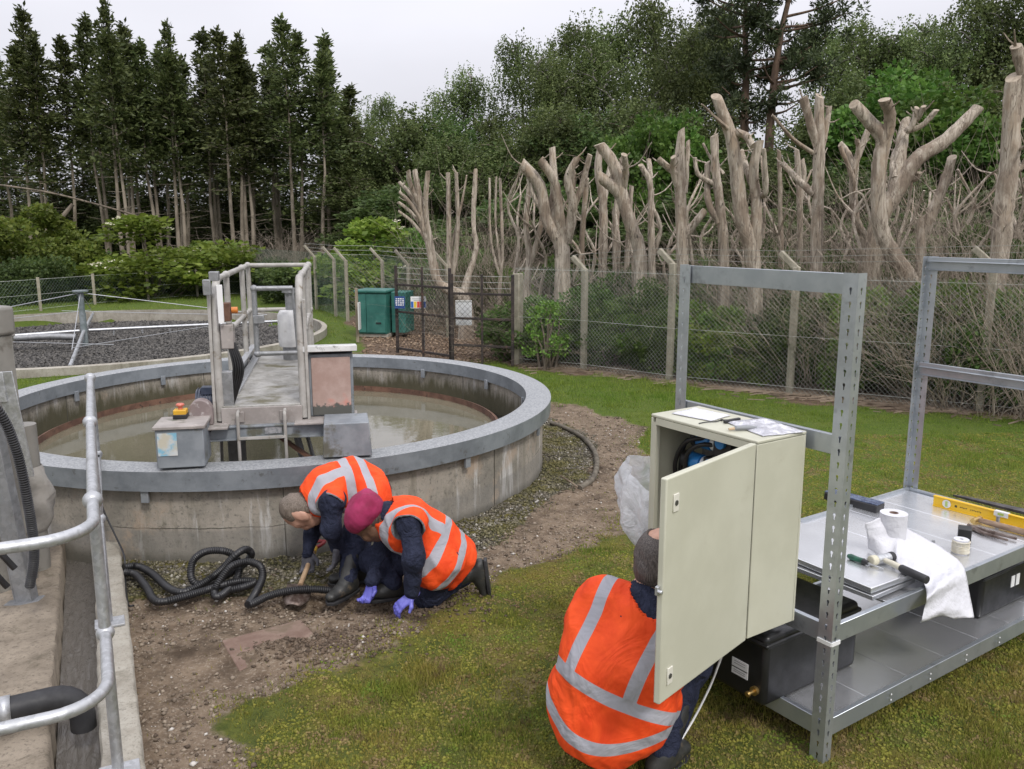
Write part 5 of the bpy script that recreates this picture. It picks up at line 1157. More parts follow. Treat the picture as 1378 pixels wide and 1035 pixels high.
def boot(ankle, toe_dir, shin_top, s, parent, sole=(0, 0, -1)):
    a = Vector(ankle); f = Vector(toe_dir).normalized(); d = Vector(sole); d = (d - f * d.dot(f)).normalized(); st = Vector(shin_top); r = f.cross(d)
    pr = [('c', a, st, .052 * s, .066 * s, 0), ('c', a + d * .03 * s - f * .02 * s, a + d * .045 * s + f * .06 * s, .045 * s, .043 * s, 0), ('c', a + d * .05 * s + f * .05 * s, a + d * .06 * s + f * .15 * s, .043 * s, .036 * s, 0, (d, .8)), ('c', a + d * .055 * s - f * .045 * s, a + d * .06 * s, .036 * s, .04 * s, 0)]
    V, Fq = sdf_body(pr, .006, .03, wr=[(.003, 22, 3)], planes=[(a + d * .088 * s, d)]); o = link('boot', np_mesh('boot', V - np.array(root_loc(parent)), Fq, M['boot'], None, True), parent)
    m = MB(); pts = [a + d * .084 * s + f * (x * s) + r * (y * s) for x, y in [(-.088, 0), (-.075, .03), (-.03, .038), (.04, .044), (.11, .048), (.165, .035), (.188, 0), (.165, -.035), (.11, -.048), (.04, -.042), (-.03, -.036), (-.075, -.03)]]
    m.add(pts + [p + d * .02 * s for p in pts], [tuple(range(11, -1, -1)), tuple(range(12, 24))] + [(i, (i + 1) % 12, 12 + (i + 1) % 12, 12 + i) for i in range(12)]); m.build('sole', M['rubber'], o, bevel=.003)
    return o
def vest_attrs(neck, hip, dorsal, t_band, straps, hem_t, neck_c, neck_r, L, arm=(), bw=.026, extra=None, curve=(0, 0)):
    """signed distance to the reflective bands, measured along the spine"""
    nk, hp = np.array(neck), np.array(hip); ax = hp - nk; Ln = np.linalg.norm(ax); ax = ax / Ln; dn = np.array(dorsal, float); dn = dn - ax * (dn @ ax); dn /= np.linalg.norm(dn); la = np.cross(ax, dn)
    def band(V):
        w_ = V - nk; t = w_ @ ax; l = w_ @ la; b = np.full(len(V), 1.0)
        for tb, cv in zip(t_band, curve): b = np.minimum(b, np.abs(t - tb * Ln + cv * l * l) - bw)
        st = np.abs(np.abs(l) - straps - .12 * np.clip(.12 - t, 0, 1)) - bw; st = np.where(t < t_band[0] * Ln + .005, st, 1); b = np.minimum(b, st)
        if extra is not None: b = extra(V, t, l, b)
        return b
    def edge(V):
        w_ = V - nk; t = w_ @ ax; e = hem_t * Ln - t - .004
        for c, r in arm: e = np.minimum(e, np.linalg.norm(V - np.array(c), axis=1) - r - .008)
        return e
    return dict(band=band, edge=edge)

# ------------------------------------------------------------------ the man bending over with a spade
y0 = 4.8
p1_ = thing('person', 'grey haired person in orange vest bending over and digging with a spade by the tank', 'person', on(470, 785))
hip, mid_, chest, neck = at(497, 661, 4.92), at(472, 646, 4.88), at(440, 661, 4.8), at(420, 677, 4.76)
shN, shF = at(447, 674, 4.64), at(429, 668, 4.96)
elN, haN = at(446, 712, 4.6), at(454, 737, 4.64); elF, haF = at(420, 715, 4.9), at(415, 744, 4.84)
hN, hF = at(500, 668, 4.83), at(494, 664, 5.02); knN, knF = at(478, 720, 4.76), at(488, 712, 5.0); anN = on(468, 779, .09); anF = on(481, 763, .09)
lat = Vector((0, 1, 0)); UP = Vector((0, 0, 1))
hc = at(407, 688, 4.73); hp_, hs_, HE, HR = head_prims(hc, (-.12, .12, -1), (-1, -.15, .1), .92, 1)
pr = [('c', hip, mid_, .135, .125, 0, (UP, .85)), ('c', mid_, chest, .125, .135, 0, (UP, .85)), ('c', chest, neck, .12, .06, 0), ('c', shN, shF, .075, .075, 0), ('c', neck, hc, .052, .05, 1), ('c', hN, hF, .11, .11, 0),
      ('c', shN, elN, .06, .054, 0), ('c', elN, haN, .053, .038, 0), ('c', shF, elF, .06, .053, 0), ('c', elF, haF, .052, .038, 0), ('c', hN, knN, .095, .072, 0), ('c', knN, anN, .072, .05, 0), ('c', hF, knF, .095, .072, 0), ('c', knF, anF, .07, .05, 0)]
body_mesh('body', pr + hp_, .0075, [M['navy'], M['skin_pale']], p1_, .035, wr=[(.008, 11, 1), (-.01, 15, 4)], subs=hs_)
ax0 = (hip - neck).normalized()
vp = [('c', hip + (hip - mid_) * .25, mid_, .16, .15, 0, (UP, .85)), ('c', mid_, chest, .15, .155, 0, (UP, .85)), ('c', chest, neck, .145, .09, 0), ('c', shN, shF, .086, .086, 0), ('c', hN - ax0 * .02, hF, .14, .14, 0)]
dn = (Vector((neck - hip).cross(lat))).normalized(); dn = dn if dn.z > 0 else -dn
ax = (hip - neck).normalized()
aN, aF = shN + Vector((-.01, -.055, -.03)), shF + Vector((-.01, .055, -.03))
body_mesh('vest', vp, .0075, [M['vest']], p1_, .05, wr=[(.012, 8, 6), (-.013, 8, 7)], subs=[('c', aN, aN + Vector((-.02, -.1, -.18)), .085, .1, 0), ('c', aF, aF + Vector((-.02, .1, -.18)), .085, .1, 0), ('c', neck - ax * .0, neck - ax * .2, .075, .14, 0)], planes=[(hip + ax * .09, ax)], attrs=vest_attrs(neck, hip, dn, (.58, .88), .1, 1.29, neck, .08, 1, [(aN, .085), (aF, .085)]))
body_mesh('hair', [('e', HE(-.022, 0, .045), (.098 * .92, .084 * .92, .1 * .92), HR, 0, .02), ('e', HE(-.05, 0, -.02), (.06, .07, .08), HR, 0, .02)], .006, [M['hair_grey']], p1_, .02, wr=[(.008, 30, 2)], subs=[('e', HE(.115, 0, -.045), (.075, .12, .08), HR, 0)])
hand('glove', haN + Vector((0, 0, -.0)), (-.12, -.1, -1), (-1, .2, 0), .95, .45, M['glove_grey'], p1_, 1)
hand('glove', haF, (-.05, -.1, -1), (0, -1, .1), .95, .85, M['glove_grey'], p1_, -1)
boot(anN, (-.45, -.75, 0), anN.lerp(knN, .75), .95, p1_); boot(anF, (-.95, -.3, 0), anF.lerp(knF, .75), .95, p1_)
# spade: red D handle, wooden shaft through the far hand, blade in the soil
sp0 = haF + Vector((0, -.02, -.07)); sb = on(401, 795, .03); sd_ = (sp0 - sb).normalized(); sp1 = sp0 + sd_ * .17
spd = thing('spade', 'spade with a red handle and wooden shaft, its blade in the soil by the hose', 'spade', sb)
m = MB(); m.tube([sb + sd_ * .05, sp1], .015, 10); m.build('shaft', pm('ash_wood', (.3, .2, .12), (.4, .28, .17), 12, .6, stretch=(1, 1, 6)), spd)
u_ = Vector((1, .25, .15)); u_ = (u_ - sd_ * u_.dot(sd_)).normalized(); a_ = sp1 + sd_ * .07 - u_ * .045; b_ = sp1 + sd_ * .07 + u_ * .045
m = MB(); m.tube(spline([sp1, sp1 + sd_ * .03 - u_ * .03, a_, b_, sp1 + sd_ * .03 + u_ * .03, sp1], 5), .011, 8); m.build('handle', pm('red_handle', (.3, .025, .03), (.4, .04, .05), 12, .45), spd)
m = MB(); m.cyl(sp1 - sd_ * .04, sp1 + sd_ * .005, .018, 10); m.build('ferrule', M['yellow'], spd)
vs = []; dw = Vector((.8, .4, 0)).normalized(); dw = (dw - sd_ * dw.dot(sd_)).normalized(); nn = sd_.cross(dw)
for i in range(7):
    for j in range(5): vs.append(sb + sd_ * .06 - sd_ * (i * .03) + dw * ((j - 2) * .038 * (1 if i < 5 else (1 - .25 * (i - 4)))) + nn * (.012 * (abs(j - 2) / 2) ** 2))
m = MB(); m.add(vs, [(i * 5 + j, i * 5 + j + 1, (i + 1) * 5 + j + 1, (i + 1) * 5 + j) for i in range(6) for j in range(4)]); m.build('blade', M['rusty_tool'], spd, solid=.003)

# ------------------------------------------------------------------ the kneeling person in a maroon beret
p2_ = thing('person', 'kneeling person in maroon beret, orange vest and purple gloves, reaching into the soil', 'person', on(575, 805))
neck, chest, mid_, hip = at(521, 692, 4.42), at(545, 706, 4.45), at(573, 722, 4.5), at(596, 747, 4.55)
shN, shF = at(552, 703, 4.3), at(528, 702, 4.62)
elN, haN = at(557, 752, 4.22), at(554, 795, 4.25); elF, haF = at(512, 750, 4.62), at(501, 781, 4.5)
hN, hF = at(592, 757, 4.42), at(590, 748, 4.65); knN = on(577, 800, .06); anN = at(628, 772, 4.62); knF = at(502, 754, 4.66); anF = on(528, 784, .09)
hc = at(497, 700, 4.4); hp_, hs_, HE, HR = head_prims(hc, (-.5, -.12, -.95), (-1, -.05, .55), .93, 1)
pr = [('c', hip, mid_, .135, .125, 0), ('c', mid_, chest, .125, .135, 0), ('c', chest, neck, .12, .06, 0), ('c', shN, shF, .078, .078, 0), ('c', neck, hc, .05, .05, 1), ('c', hN, hF, .115, .115, 0),
      ('c', shN, elN, .064, .058, 0), ('c', elN, haN, .056, .042, 0), ('c', shF, elF, .064, .057, 0), ('c', elF, haF, .055, .042, 0), ('c', hN, knN, .105, .08, 0), ('c', knN, anN, .074, .055, 0), ('c', hF, knF, .105, .078, 0), ('c', knF, anF, .076, .055, 0)]
body_mesh('body', pr + hp_, .0075, [M['navy'], M['skin_dark']], p2_, .035, wr=[(.008, 11, 21), (-.01, 15, 24)], subs=hs_)
ax = (hip - neck).normalized(); dn = ax.cross(lat); dn = dn if dn.z > 0 else -dn
vp = [('c', hip + ax * .06, mid_, .165, .15, 0), ('c', mid_, chest, .15, .155, 0), ('c', chest, neck, .145, .09, 0), ('c', shN, shF, .09, .09, 0), ('c', hN.lerp(knN, .12) - ax * .02, hF, .145, .14, 0)]
aN, aF = shN + Vector((-.01, -.06, -.03)), shF + Vector((-.02, .06, -.03))
body_mesh('vest', vp, .0075, [M['vest']], p2_, .05, wr=[(.012, 8, 26), (-.013, 8, 27)], subs=[('c', aN, aN + Vector((0, -.1, -.2)), .088, .11, 0), ('c', aF, aF + Vector((-.04, .1, -.2)), .088, .11, 0), ('c', neck, neck - ax * .2, .075, .15, 0)], planes=[(hip + ax * .13, ax)], attrs=vest_attrs(neck, hip, dn, (.66, 1.0), .1, 1.35, neck, .08, 1, [(aN, .088), (aF, .088)]))
bc = HE(-.025, 0, .052); body_mesh('beret', [('e', bc, (.124, .118, .09), HR, 0, .03), ('e', HE(-.045, .01, .095), (.085, .08, .04), HR, 0, .04), ('e', HE(-.07, 0, .03), (.07, .09, .07), HR, 0, .03)], .006, [M['beret']], p2_, .03, wr=[(.008, 16, 12), (.003, 34, 13)], subs=[('e', HE(.075, 0, -.075), (.105, .15, .1), HR, 0)])
body_mesh('hair', [('e', HE(-.03, 0, -.005), (.075, .078, .06), HR, 0, .02)], .006, [M['hair_brown']], p2_, .02)
gl = Matrix.Rotation(0, 3, 'Z')
hand('glove', haN + Vector((0, 0, -.03)), (-.7, -.2, -.5), (-.3, .1, -.8), .85, .4, M['glove_purple'], p2_, 1)
hand('glove', haF + Vector((0, 0, -.015)), (-.3, -.35, -1), (-.5, -.6, .2), .9, .75, M['glove_purple'], p2_, -1)
toeN = anN + Vector((.03, 0, -.1)); b_ = boot(anN + Vector((.03, .0, .01)), (.12, 0, -1), knN.lerp(anN, .3) + Vector((0, 0, .015)), .92, p2_, sole=(1, 0, .1)); boot(anF, (-.95, -.25, 0), anF.lerp(knF, .6), .95, p2_)
# ------------------------------------------------------------------ the person crouching behind the cabinet door
p3_ = thing('person', 'crouching person with thinning dark hair, orange vest seen from behind, at the cabinet door', 'person', on(835, 1030))
neck, chest, mid_, hip = at(868, 806, 3.12), at(852, 842, 3.06), at(832, 900, 2.99), at(815, 962, 2.98)
shL, shR = at(806, 815, 3.12), at(922, 838, 3.08)
fw = Vector((.45, .9, 0)).normalized(); rt = Vector((fw.y, -fw.x, 0))
shL = chest + Vector((0, 0, .07)) - rt * .12; shR = chest + Vector((0, 0, .0)) + rt * .16
elL, haL = shL + fw * .16 - rt * .04 + Vector((0, 0, -.22)), shL + fw * .42 + rt * .12 + Vector((0, 0, -.08)); elR, haR = shR + fw * .2 + rt * .02 + Vector((0, 0, -.22)), shR + fw * .42 - rt * .08 + Vector((0, 0, -.06))
hL, hR = hip - rt * .11, hip + rt * .11; knL, knR = hip + fw * .42 - rt * .08 + Vector((0, 0, .2)), hip + fw * .36 + rt * .24 + Vector((0, 0, .14)); anL, anR = hip + fw * .12 - rt * .15, hip + fw * .1 + rt * .2
anL = Vector((anL.x, anL.y, .09)); anR = Vector((anR.x, anR.y, .09))
hc = at(886, 756, 3.17); hp_, hs_, HE, HR = head_prims(hc, (.62, .75, -.35), (0, .1, 1), 1.0, 1)
pr = [('c', hip, mid_, .165, .16, 0), ('c', mid_, chest, .16, .155, 0), ('c', chest, neck, .13, .065, 0), ('c', shL, shR, .085, .085, 0), ('c', neck, hc, .06, .055, 1), ('c', hL, hR, .115, .115, 0), ('c', shL, elL, .075, .058, 0), ('c', elL, haL, .056, .038, 0), ('c', shR, elR, .075, .058, 0), ('c', elR, haR, .056, .038, 0),
      ('c', hL, knL, .105, .085, 0), ('c', knL, anL, .08, .055, 0), ('c', hR, knR, .105, .085, 0), ('c', knR, anR, .08, .055, 0)]
body_mesh('body', pr + hp_, .0085, [M['navy'], M['skin_pale']], p3_, .04, wr=[(.008, 11, 41), (-.01, 15, 44)], subs=hs_)
ax = (hip - neck).normalized()
vp = [('c', hip + ax * .03, mid_, .185, .195, 0), ('c', mid_, chest + ax * .02, .195, .16, 0, (fw, .9)), ('c', chest, neck + ax * .04, .15, .085, 0), ('c', shL, shR, .094, .085, 0), ('c', shL - rt * .01, shL + ax * .1, .098, .1, 0), ('c', shL + ax * .1, mid_ - rt * .08, .11, .15, 0), ('c', shR + ax * .12, mid_ + rt * .04, .1, .14, 0), ('c', hR - ax * .05, hR.lerp(knR, .3), .16, .13, 0), ('c', hL - ax * .05, hL.lerp(knL, .25), .14, .12, 0)]
aL, aR = shL - rt * .07 + fw * .14 + Vector((0, 0, -.06)), shR + rt * .055 + fw * .06 + Vector((0, 0, -.05))
body_mesh('vest', vp, .007, [M['vest']], p3_, .06, wr=[(.016, 5, 46), (.008, 11, 47), (-.014, 5.5, 48)], subs=[('c', aL, aL + fw * .2, .075, .12, 0), ('c', aR, aR + fw * .2, .075, .12, 0), ('c', neck + ax * .045 - fw * .085 + rt * .03, neck - ax * .2 - fw * .06 + rt * .06, .088, .1, 0), ('c', neck + ax * .03 + rt * .02, neck - ax * .2 + rt * .06, .085, .1, 0)], planes=[(hip + ax * .17, ax)], attrs=vest_attrs(neck, at(800, 958, 2.98), -fw, (.80, 1.22), .125, 3, neck, .08, 1, [(aL, .075), (aR, .075)], .025, None, (.4, 2.2)))
neck = neck + ax * .02 - fw * .015
cm_ = [('c', neck + rt * .105 * math.cos(a) + fw * .112 * math.sin(a) + Vector((0, 0, .005 + .012 * math.sin(a))), neck + rt * .105 * math.cos(a + .5) + fw * .112 * math.sin(a + .5) + Vector((0, 0, .005 + .012 * math.sin(a + .5))), .024, .024, 0, (Vector((0, 0, 1)), 1.5)) for a in [i * .5 for i in range(13)]]
body_mesh('collar', cm_, .006, [M['collar']], p3_, .012, wr=[(.003, 20, 5)])
body_mesh('hair', [('e', HE(-.022, 0, .01), (.097, .084, .085), HR, 0, .02), ('e', HE(-.05, 0, -.045), (.06, .068, .06), HR, 0, .03), ('e', HE(-.02, 0, .05), (.09, .079, .085), HR, 0, .03)], .006, [M['hair_brown']], p3_, .02, wr=[(.006, 34, 2)], subs=[('e', HE(.11, 0, -.02), (.11, .13, .12), HR, 0), ('e', HE(-.05, .02, .125), (.06, .055, .05), HR, 0)])
hand('hand', haL, fw * .8 + rt * .3, (0, 0, -1), 1.0, .5, M['skin_pale'], p3_, -1); hand('hand', haR, fw * .9 - rt * .2, (0, 0, -1), 1.0, .5, M['skin_pale'], p3_, 1)
boot(anL, fw, anL.lerp(knL, .5), 1.0, p3_); boot(anR, fw + rt * .3, anR.lerp(knR, .5), 1.0, p3_)
# ================================================================== trees, bushes and fences
ORD = 'first second third fourth fifth sixth seventh eighth ninth tenth eleventh twelfth thirteenth fourteenth fifteenth sixteenth seventeenth eighteenth nineteenth twentieth'.split()
M['leaf_con'] = leafmat('conifer_needles', (.045, .064, .02), (.115, .135, .046), .3)
M['leaf_birch'] = leafmat('birch_leaves', (.065, .098, .028), (.16, .2, .07), .4)
M['leaf_dark'] = leafmat('dark_leaves', (.045, .082, .022), (.12, .17, .052), .4)
M['leaf_mid'] = leafmat('mid_leaves', (.05, .115, .018), (.125, .21, .042), .4)
M['leaf_bright'] = leafmat('bright_leaves', (.1, .17, .02), (.22, .29, .05), .4)
M['leaf_yellow'] = leafmat('yellow_green_leaves', (.085, .14, .02), (.18, .22, .042), .4)
M['leaf_ug'] = leafmat('undergrowth_leaves', (.075, .15, .025), (.18, .27, .06), .35)
M['leaf_ug2'] = leafmat('dark_undergrowth_leaves', (.05, .1, .022), (.12, .18, .05), .35)
M['leaf_pine'] = leafmat('pine_needles', (.034, .05, .022), (.08, .1, .042), .2)
M['blossom'] = pm('cream_blossom', (.55, .52, .38), (.68, .66, .52), 4, .8)
M['bark'] = pm('grey_bark', (.12, .095, .07), (.22, .18, .14), 5, .9, 0, (.07, .06, .045), 7, .5, .65, bump=.5, bs=30, bd=.02, stretch=(1, 1, .25))
M['bark_con'] = pm('pale_conifer_bark', (.17, .14, .105), (.3, .255, .2), 5, .9, 0, (.1, .08, .06), 7, bump=.4, bs=30, bd=.02, stretch=(1, 1, .25))
M['bark_pine'] = pm('pine_bark', (.1, .066, .046), (.19, .125, .085), 5, .9, 0, (.08, .06, .05), 4, bump=.5, bs=20, bd=.02, stretch=(1, 1, .3))
M['bark_birch'] = pm('birch_bark', (.09, .08, .07), (.3, .28, .25), 4, .85, stretch=(1, 1, 1.5))
q = NM('bleached_wood'); v = q.co('Object', (9, 9, 1.1)); v1 = q.co('Object', (2, 2, .8)); v2 = q.co('Object', (5, 5, .45))
c_ = q.mix(q.rng(q.noise(2.2, v, 7, .7, .4), .36, .64), (.29, .245, .19), (.53, .465, .38))
c_ = q.mix(q.rng(q.noise(1.3, v1, 5, .65), .5, .68), c_, (.33, .25, .175)); c_ = q.mix(q.rng(q.noise(6, v1, 6, .7), .62, .7), c_, (.06, .048, .036)); c_ = q.mix(q.rng(q.noise(1.7, v, 6, .75, .6), .62, .68), c_, (.085, .065, .05))
c_ = q.mix(q.rng(q.noise(1.1, v1, 6, .7), .5, .6), c_, q.mix(q.noise(3, v, 5), (.17, .13, .095), (.31, .245, .185)))
cr = q.math('ABSOLUTE', q.math('SUBTRACT', q.noise(2.4, v2, 3, .5, .3), .5)); c_ = q.mix(q.rng(cr, -.01, .03), (.13, .1, .075), c_)
M['deadwood'] = q.fin(c_, .85, 0, q.bump(q.noise(3.4, v, 7, .75), .75, .03))

M['cut_wood'] = pm('sawn_end', (.27, .22, .165), (.38, .32, .245), 18, .85, 0, (.25, .18, .12), 9)
def unit(a): return a / np.maximum(np.linalg.norm(a, axis=-1, keepdims=True), 1e-9)
def quads(C, D, L, Wd):
    """pointed leaf or spray faces: C base points, D directions, L lengths, Wd widths"""
    n = len(C); D = unit(D); S = unit(np.cross(D, rng.normal(size=(n, 3)))); Nn = np.cross(S, D); L = np.broadcast_to(L, n)[:, None]; Wd = np.broadcast_to(Wd, n)[:, None]
    mid = C + D * L * .45 + Nn * L * .06
    return np.stack([C, mid + S * Wd, C + D * L, mid - S * Wd], 1).reshape(-1, 3)
def leaf_obj(name, V, mat, parent, off=(0, 0, 0)):
    n = len(V) // 4
    return link(name, np_mesh(name, V, np.arange(n * 4).reshape(-1, 4), mat), parent)
def bark_tubes(name, tubes, mat, parent, n=7):
    m = MB()
    for pts, rs in tubes: m.tube(pts, rs, n)
    rl = root_loc(parent); m.v = [p + rl for p in m.v]
    return m.build(name, mat, parent, ang=80)

def conifer(h, z0, rmax, nb, ns, stems=2, low=False, seed=1):
    r = np.random.default_rng(seed); t = thing('conifer_tree', 'x', 'tree')
    Cs, Ds, Ls = [], [], []; tubes = []; tops = [(0, 0, h)]
    for s in range(stems):
        a = r.random() * 6.28; d = .2 + .35 * r.random() if stems > 1 else 0; hh = h * (1 - .13 * s * r.random() - .03 * s)
        bx, by = d * math.cos(a), d * math.sin(a); lx, ly = bx * 1.5 + r.normal() * .12, by * 1.5 + r.normal() * .12
        P = [Vector((bx + (lx - bx) * k / 6 + r.normal() * .03, by + (ly - by) * k / 6 + r.normal() * .03, hh * k / 6)) for k in range(7)]
        tubes.append((P, [.085 * (1 - k / 6) ** 1.25 + .006 for k in range(7)]))
        for b in range(nb // stems):
            u = r.random() ** .8; z = (z0 * (.72 + .45 * r.random())) * (1 - u) + hh * u; k = z / hh * 6; i = min(int(k), 5); p0 = P[i].lerp(P[i + 1], k - i)
            prof = (1 - u) ** .95 * (.35 + .65 * min(u * 3.2 + .12, 1)) + .07
            ln = rmax * prof * (.55 + .7 * r.random()); az = r.random() * 6.28; el = R(18) + R(30) * u - R(10) * r.random()
            d0 = np.array([math.cos(az) * math.cos(el), math.sin(az) * math.cos(el), math.sin(el)])
            m = max(int(ns * (.35 + ln / rmax)), 6); tt = r.random(m) ** .7
            pts = np.array(p0)[None] + d0[None] * (ln * tt)[:, None]; pts[:, 2] -= .18 * ln * tt ** 2
            pts += r.normal(size=(m, 3)) * (.05 + .07 * ln)
            dr = d0[None] * 1.0 + r.normal(size=(m, 3)) * .55; dr[:, 2] -= .35 * (1 - u)
            Cs.append(pts); Ds.append(dr); Ls.append(.09 + .15 * r.random(m))
            if ln > .5 and r.random() < .5: tubes.append(([p0, p0 + Vector(d0) * ln * .8], [.02, .006]))
        for b in range(9):                                        # bare snags below the crown
            z = z0 * (.25 + .75 * r.random()); k = z / hh * 6; i = int(k); p0 = P[i].lerp(P[i + 1], k - i); az = r.random() * 6.28
            e = p0 + Vector((math.cos(az), math.sin(az), -.1 + .4 * r.random())) * (.25 + .6 * r.random()); tubes.append(([p0, e], [.014, .005]))
        m = 40; pts = np.array(P[6])[None] + np.stack([r.normal(size=m) * .05, r.normal(size=m) * .05, -r.random(m) * .9 + .15], 1); Cs.append(pts); Ds.append(np.array([0, 0, 1.]) + r.normal(size=(m, 3)) * .6); Ls.append(.12 + .14 * r.random(m))
    C, D, L = np.concatenate(Cs), np.concatenate(Ds), np.concatenate(Ls)
    leaf_obj('crown', quads(C, D, L, L * .22), M['leaf_con'], t)
    bark_tubes('trunk', tubes, M['bark_con'], t, 6)
    return t
def birch(h, w_, seed, mat, nl=15000, z0=.25, weep=1.0, leaf=.1, nm='birch_tree', bark='bark_birch'):
    r = np.random.default_rng(seed); t = thing(nm, 'x', 'tree'); tubes = []; tips = []
    P = [Vector((r.normal() * .05 * k, r.normal() * .05 * k, h * .97 * k / 8)) for k in range(9)]
    tubes.append((P, [.16 * (1 - .92 * k / 8) for k in range(9)]))
    for b in range(30):
        u = z0 + (1 - z0) * r.random() ** .85; k = u * 8; i = min(int(k), 7); p0 = P[i].lerp(P[i + 1], k - i); az = r.random() * 6.28
        prof = math.sin(math.pi * min(max((u - z0) / (1.02 - z0), .06), .97)) ** .6
        ln = w_ * prof * (.6 + .6 * r.random()); el = R(25) + R(35) * r.random()
        d = Vector((math.cos(az) * math.cos(el), math.sin(az) * math.cos(el), math.sin(el))); pm1 = p0 + d * ln * .6; p2 = pm1 + Vector((d.x, d.y, d.z * .2)) * ln * .45
        br_ = spline([p0, pm1, p2], 4); tubes.append((br_, [.05 * (1 - .85 * j / (len(br_) - 1)) for j in range(len(br_))]))
        for j in range(7): tips.append(br_[min(2 + r.integers(0, len(br_) - 2), len(br_) - 1)] + Vector(r.normal(size=3)) * .25 * w_ / 1.6)
    tips.append(P[8]); tips = np.array([tuple(p) for p in tips]); ns = nl // 15
    base = tips[r.integers(0, len(tips), ns)] + r.normal(size=(ns, 3)) * np.array([.22, .22, .16]) * w_ / 1.7
    ln = (.3 + .9 * r.random(ns)) * weep; tt = r.random((ns, 15)); drift = r.normal(size=(ns, 2)) * .12
    C = np.repeat(base[:, None], 15, 1); C[..., 2] -= tt * ln[:, None]; C[..., :2] += tt[..., None] * drift[:, None] + r.normal(size=(ns, 15, 2)) * .045
    C = C.reshape(-1, 3); D = r.normal(size=C.shape); D[:, 2] -= 1.0 * weep; L = leaf * (.6 + .8 * r.random(len(C)))
    k = C[:, 2] > .3; leaf_obj('crown', quads(C[k], D[k], L[k], L[k] * .34), mat, t)
    bark_tubes('trunk', tubes, M[bark], t, 6); return t
def bushy(nm, h, w_, seed, mat, nl, leaf, flowers=0, lo=.0, cat='bush', blobs=26, stems=5, bark='bark', trunk_h=0, parts=('foliage', 'stem')):
    """crown of many uneven leafy clumps; gaps between them"""
    r = np.random.default_rng(seed); t = thing(nm, 'x', cat); u = r.random(blobs); az = r.random(blobs) * 6.28; rad = np.sqrt(r.random(blobs)) * w_ * .8
    zc = lo + (h - lo) * (.12 + .8 * u * (1 - .45 * (rad / w_) ** 2)); B = np.stack([rad * np.cos(az), rad * np.sin(az), zc], 1); br = (.16 + .22 * r.random(blobs)) * min(w_, h) * .9
    i = r.integers(0, blobs, nl); d = unit(r.normal(size=(nl, 3))); rr = (.35 + .65 * r.random(nl) ** .5)
    C = B[i] + d * (br[i] * rr)[:, None] * np.array([1.15, 1.15, .75]); D = d * .8 + r.normal(size=(nl, 3)) * .7; D[:, 2] += .05; L = leaf * (.55 + .9 * r.random(nl))
    k = C[:, 2] > .03; leaf_obj(parts[0], quads(C[k], D[k], L[k], L[k] * .36), mat, t)
    tubes = []
    if trunk_h:
        P = [Vector((r.normal() * .04 * j, r.normal() * .04 * j, h * .85 * j / 6)) for j in range(7)]; tubes.append((P, [.13 * (1 - .9 * j / 6) + .01 for j in range(7)]))
        for b in range(blobs):
            p0 = P[min(int(B[b, 2] / h * 5), 5)]; tubes.append(([p0, Vector(B[b])], [.035, .01]))
    else:
        for s in range(stems * 3):
            e = Vector(B[s % blobs]); b0 = Vector((e.x * .3 + r.normal() * .05, e.y * .3 + r.normal() * .05, 0)); tubes.append(([b0, b0.lerp(e, .5) + Vector((0, 0, .1)), e], [.025, .016, .006]))
    bark_tubes(parts[1], tubes, M[bark], t, 5)
    if flowers:
        for b in range(flowers):
            kk = r.integers(0, blobs); d = unit(np.array([r.normal(), r.normal() - .9, abs(r.normal()) * .8]))
            c = B[kk] + d * br[kk] * np.array([1.15, 1.15, .8]); m = 14; C = c[None] + d * .06 + r.normal(size=(m, 3)) * np.array([.055, .055, .018]); leaf_obj('blossom', quads(C, r.normal(size=(m, 3)), np.full(m, .05), np.full(m, .025)), M['blossom'], t)
    return t
def put(master, used, loc, rz, label, sc, group=None):
    """place the master the first time, copies of it afterwards"""
    if master.name not in used: used.add(master.name); o = master; o.location = loc; o.rotation_euler.z = rz; o.scale = sc if hasattr(sc, '__len__') else (sc,) * 3; o['label'] = label
    else: o = dup(master, loc, rz, label, sc)
    if group: o['group'] = group
    return o
USED = set()

# ------------------------------------------------------------------ the tall conifer row on the left
cons = [conifer(10, 4.9, 1.2, 330, 30, 3, seed=3), conifer(10, 5.2, 1.0, 270, 30, 2, seed=5), conifer(10, 4.6, 1.1, 310, 30, 3, seed=8), conifer(10, 5.0, 1.25, 280, 30, 2, seed=17), conifer(10, 4.8, 1.0, 280, 30, 3, seed=19)]
row = sorted([(21, 48, 32), (52, 8, 33), (-25, 70, 33.5), (136, 14, 33), (158, 5, 32), (188, 30, 34), (212, 48, 32.5), (239, 35, 33), (275, 42, 33.5), (296, 44, 32), (334, 50, 33), (362, 60, 34.5), (380, 28, 32.5), (418, 41, 32.5), (438, 110, 34)])
for i, (px, py, Y_) in enumerate(row):
    t = at(px, py, Y_)
    put(cons[(i * 3 + i // 5) % 5], USED, (t.x, Y_, 0), i * 2.1, ORD[i] + ' tall dark conifer from the left in the row behind the stone bed', (1.12, 1.12, t.z / 10.15), 'tall conifers in the left row')
back = conifer(9, .4, 1.6, 330, 24, 1, seed=13)
for i in range(15):
    px = -60 + i * 38 + 10 * math.sin(i * 5); Y_ = 37 + (i % 3) * 1.2; t = at(px, 150 + 25 * math.sin(i * 2.3), Y_)
    put(back, USED, (t.x, Y_, 0), i * 1.7, 'dense dark conifer in the shaded second row behind the tall conifers', (1.25, 1.25, t.z / 9), 'conifers of the shaded second row')
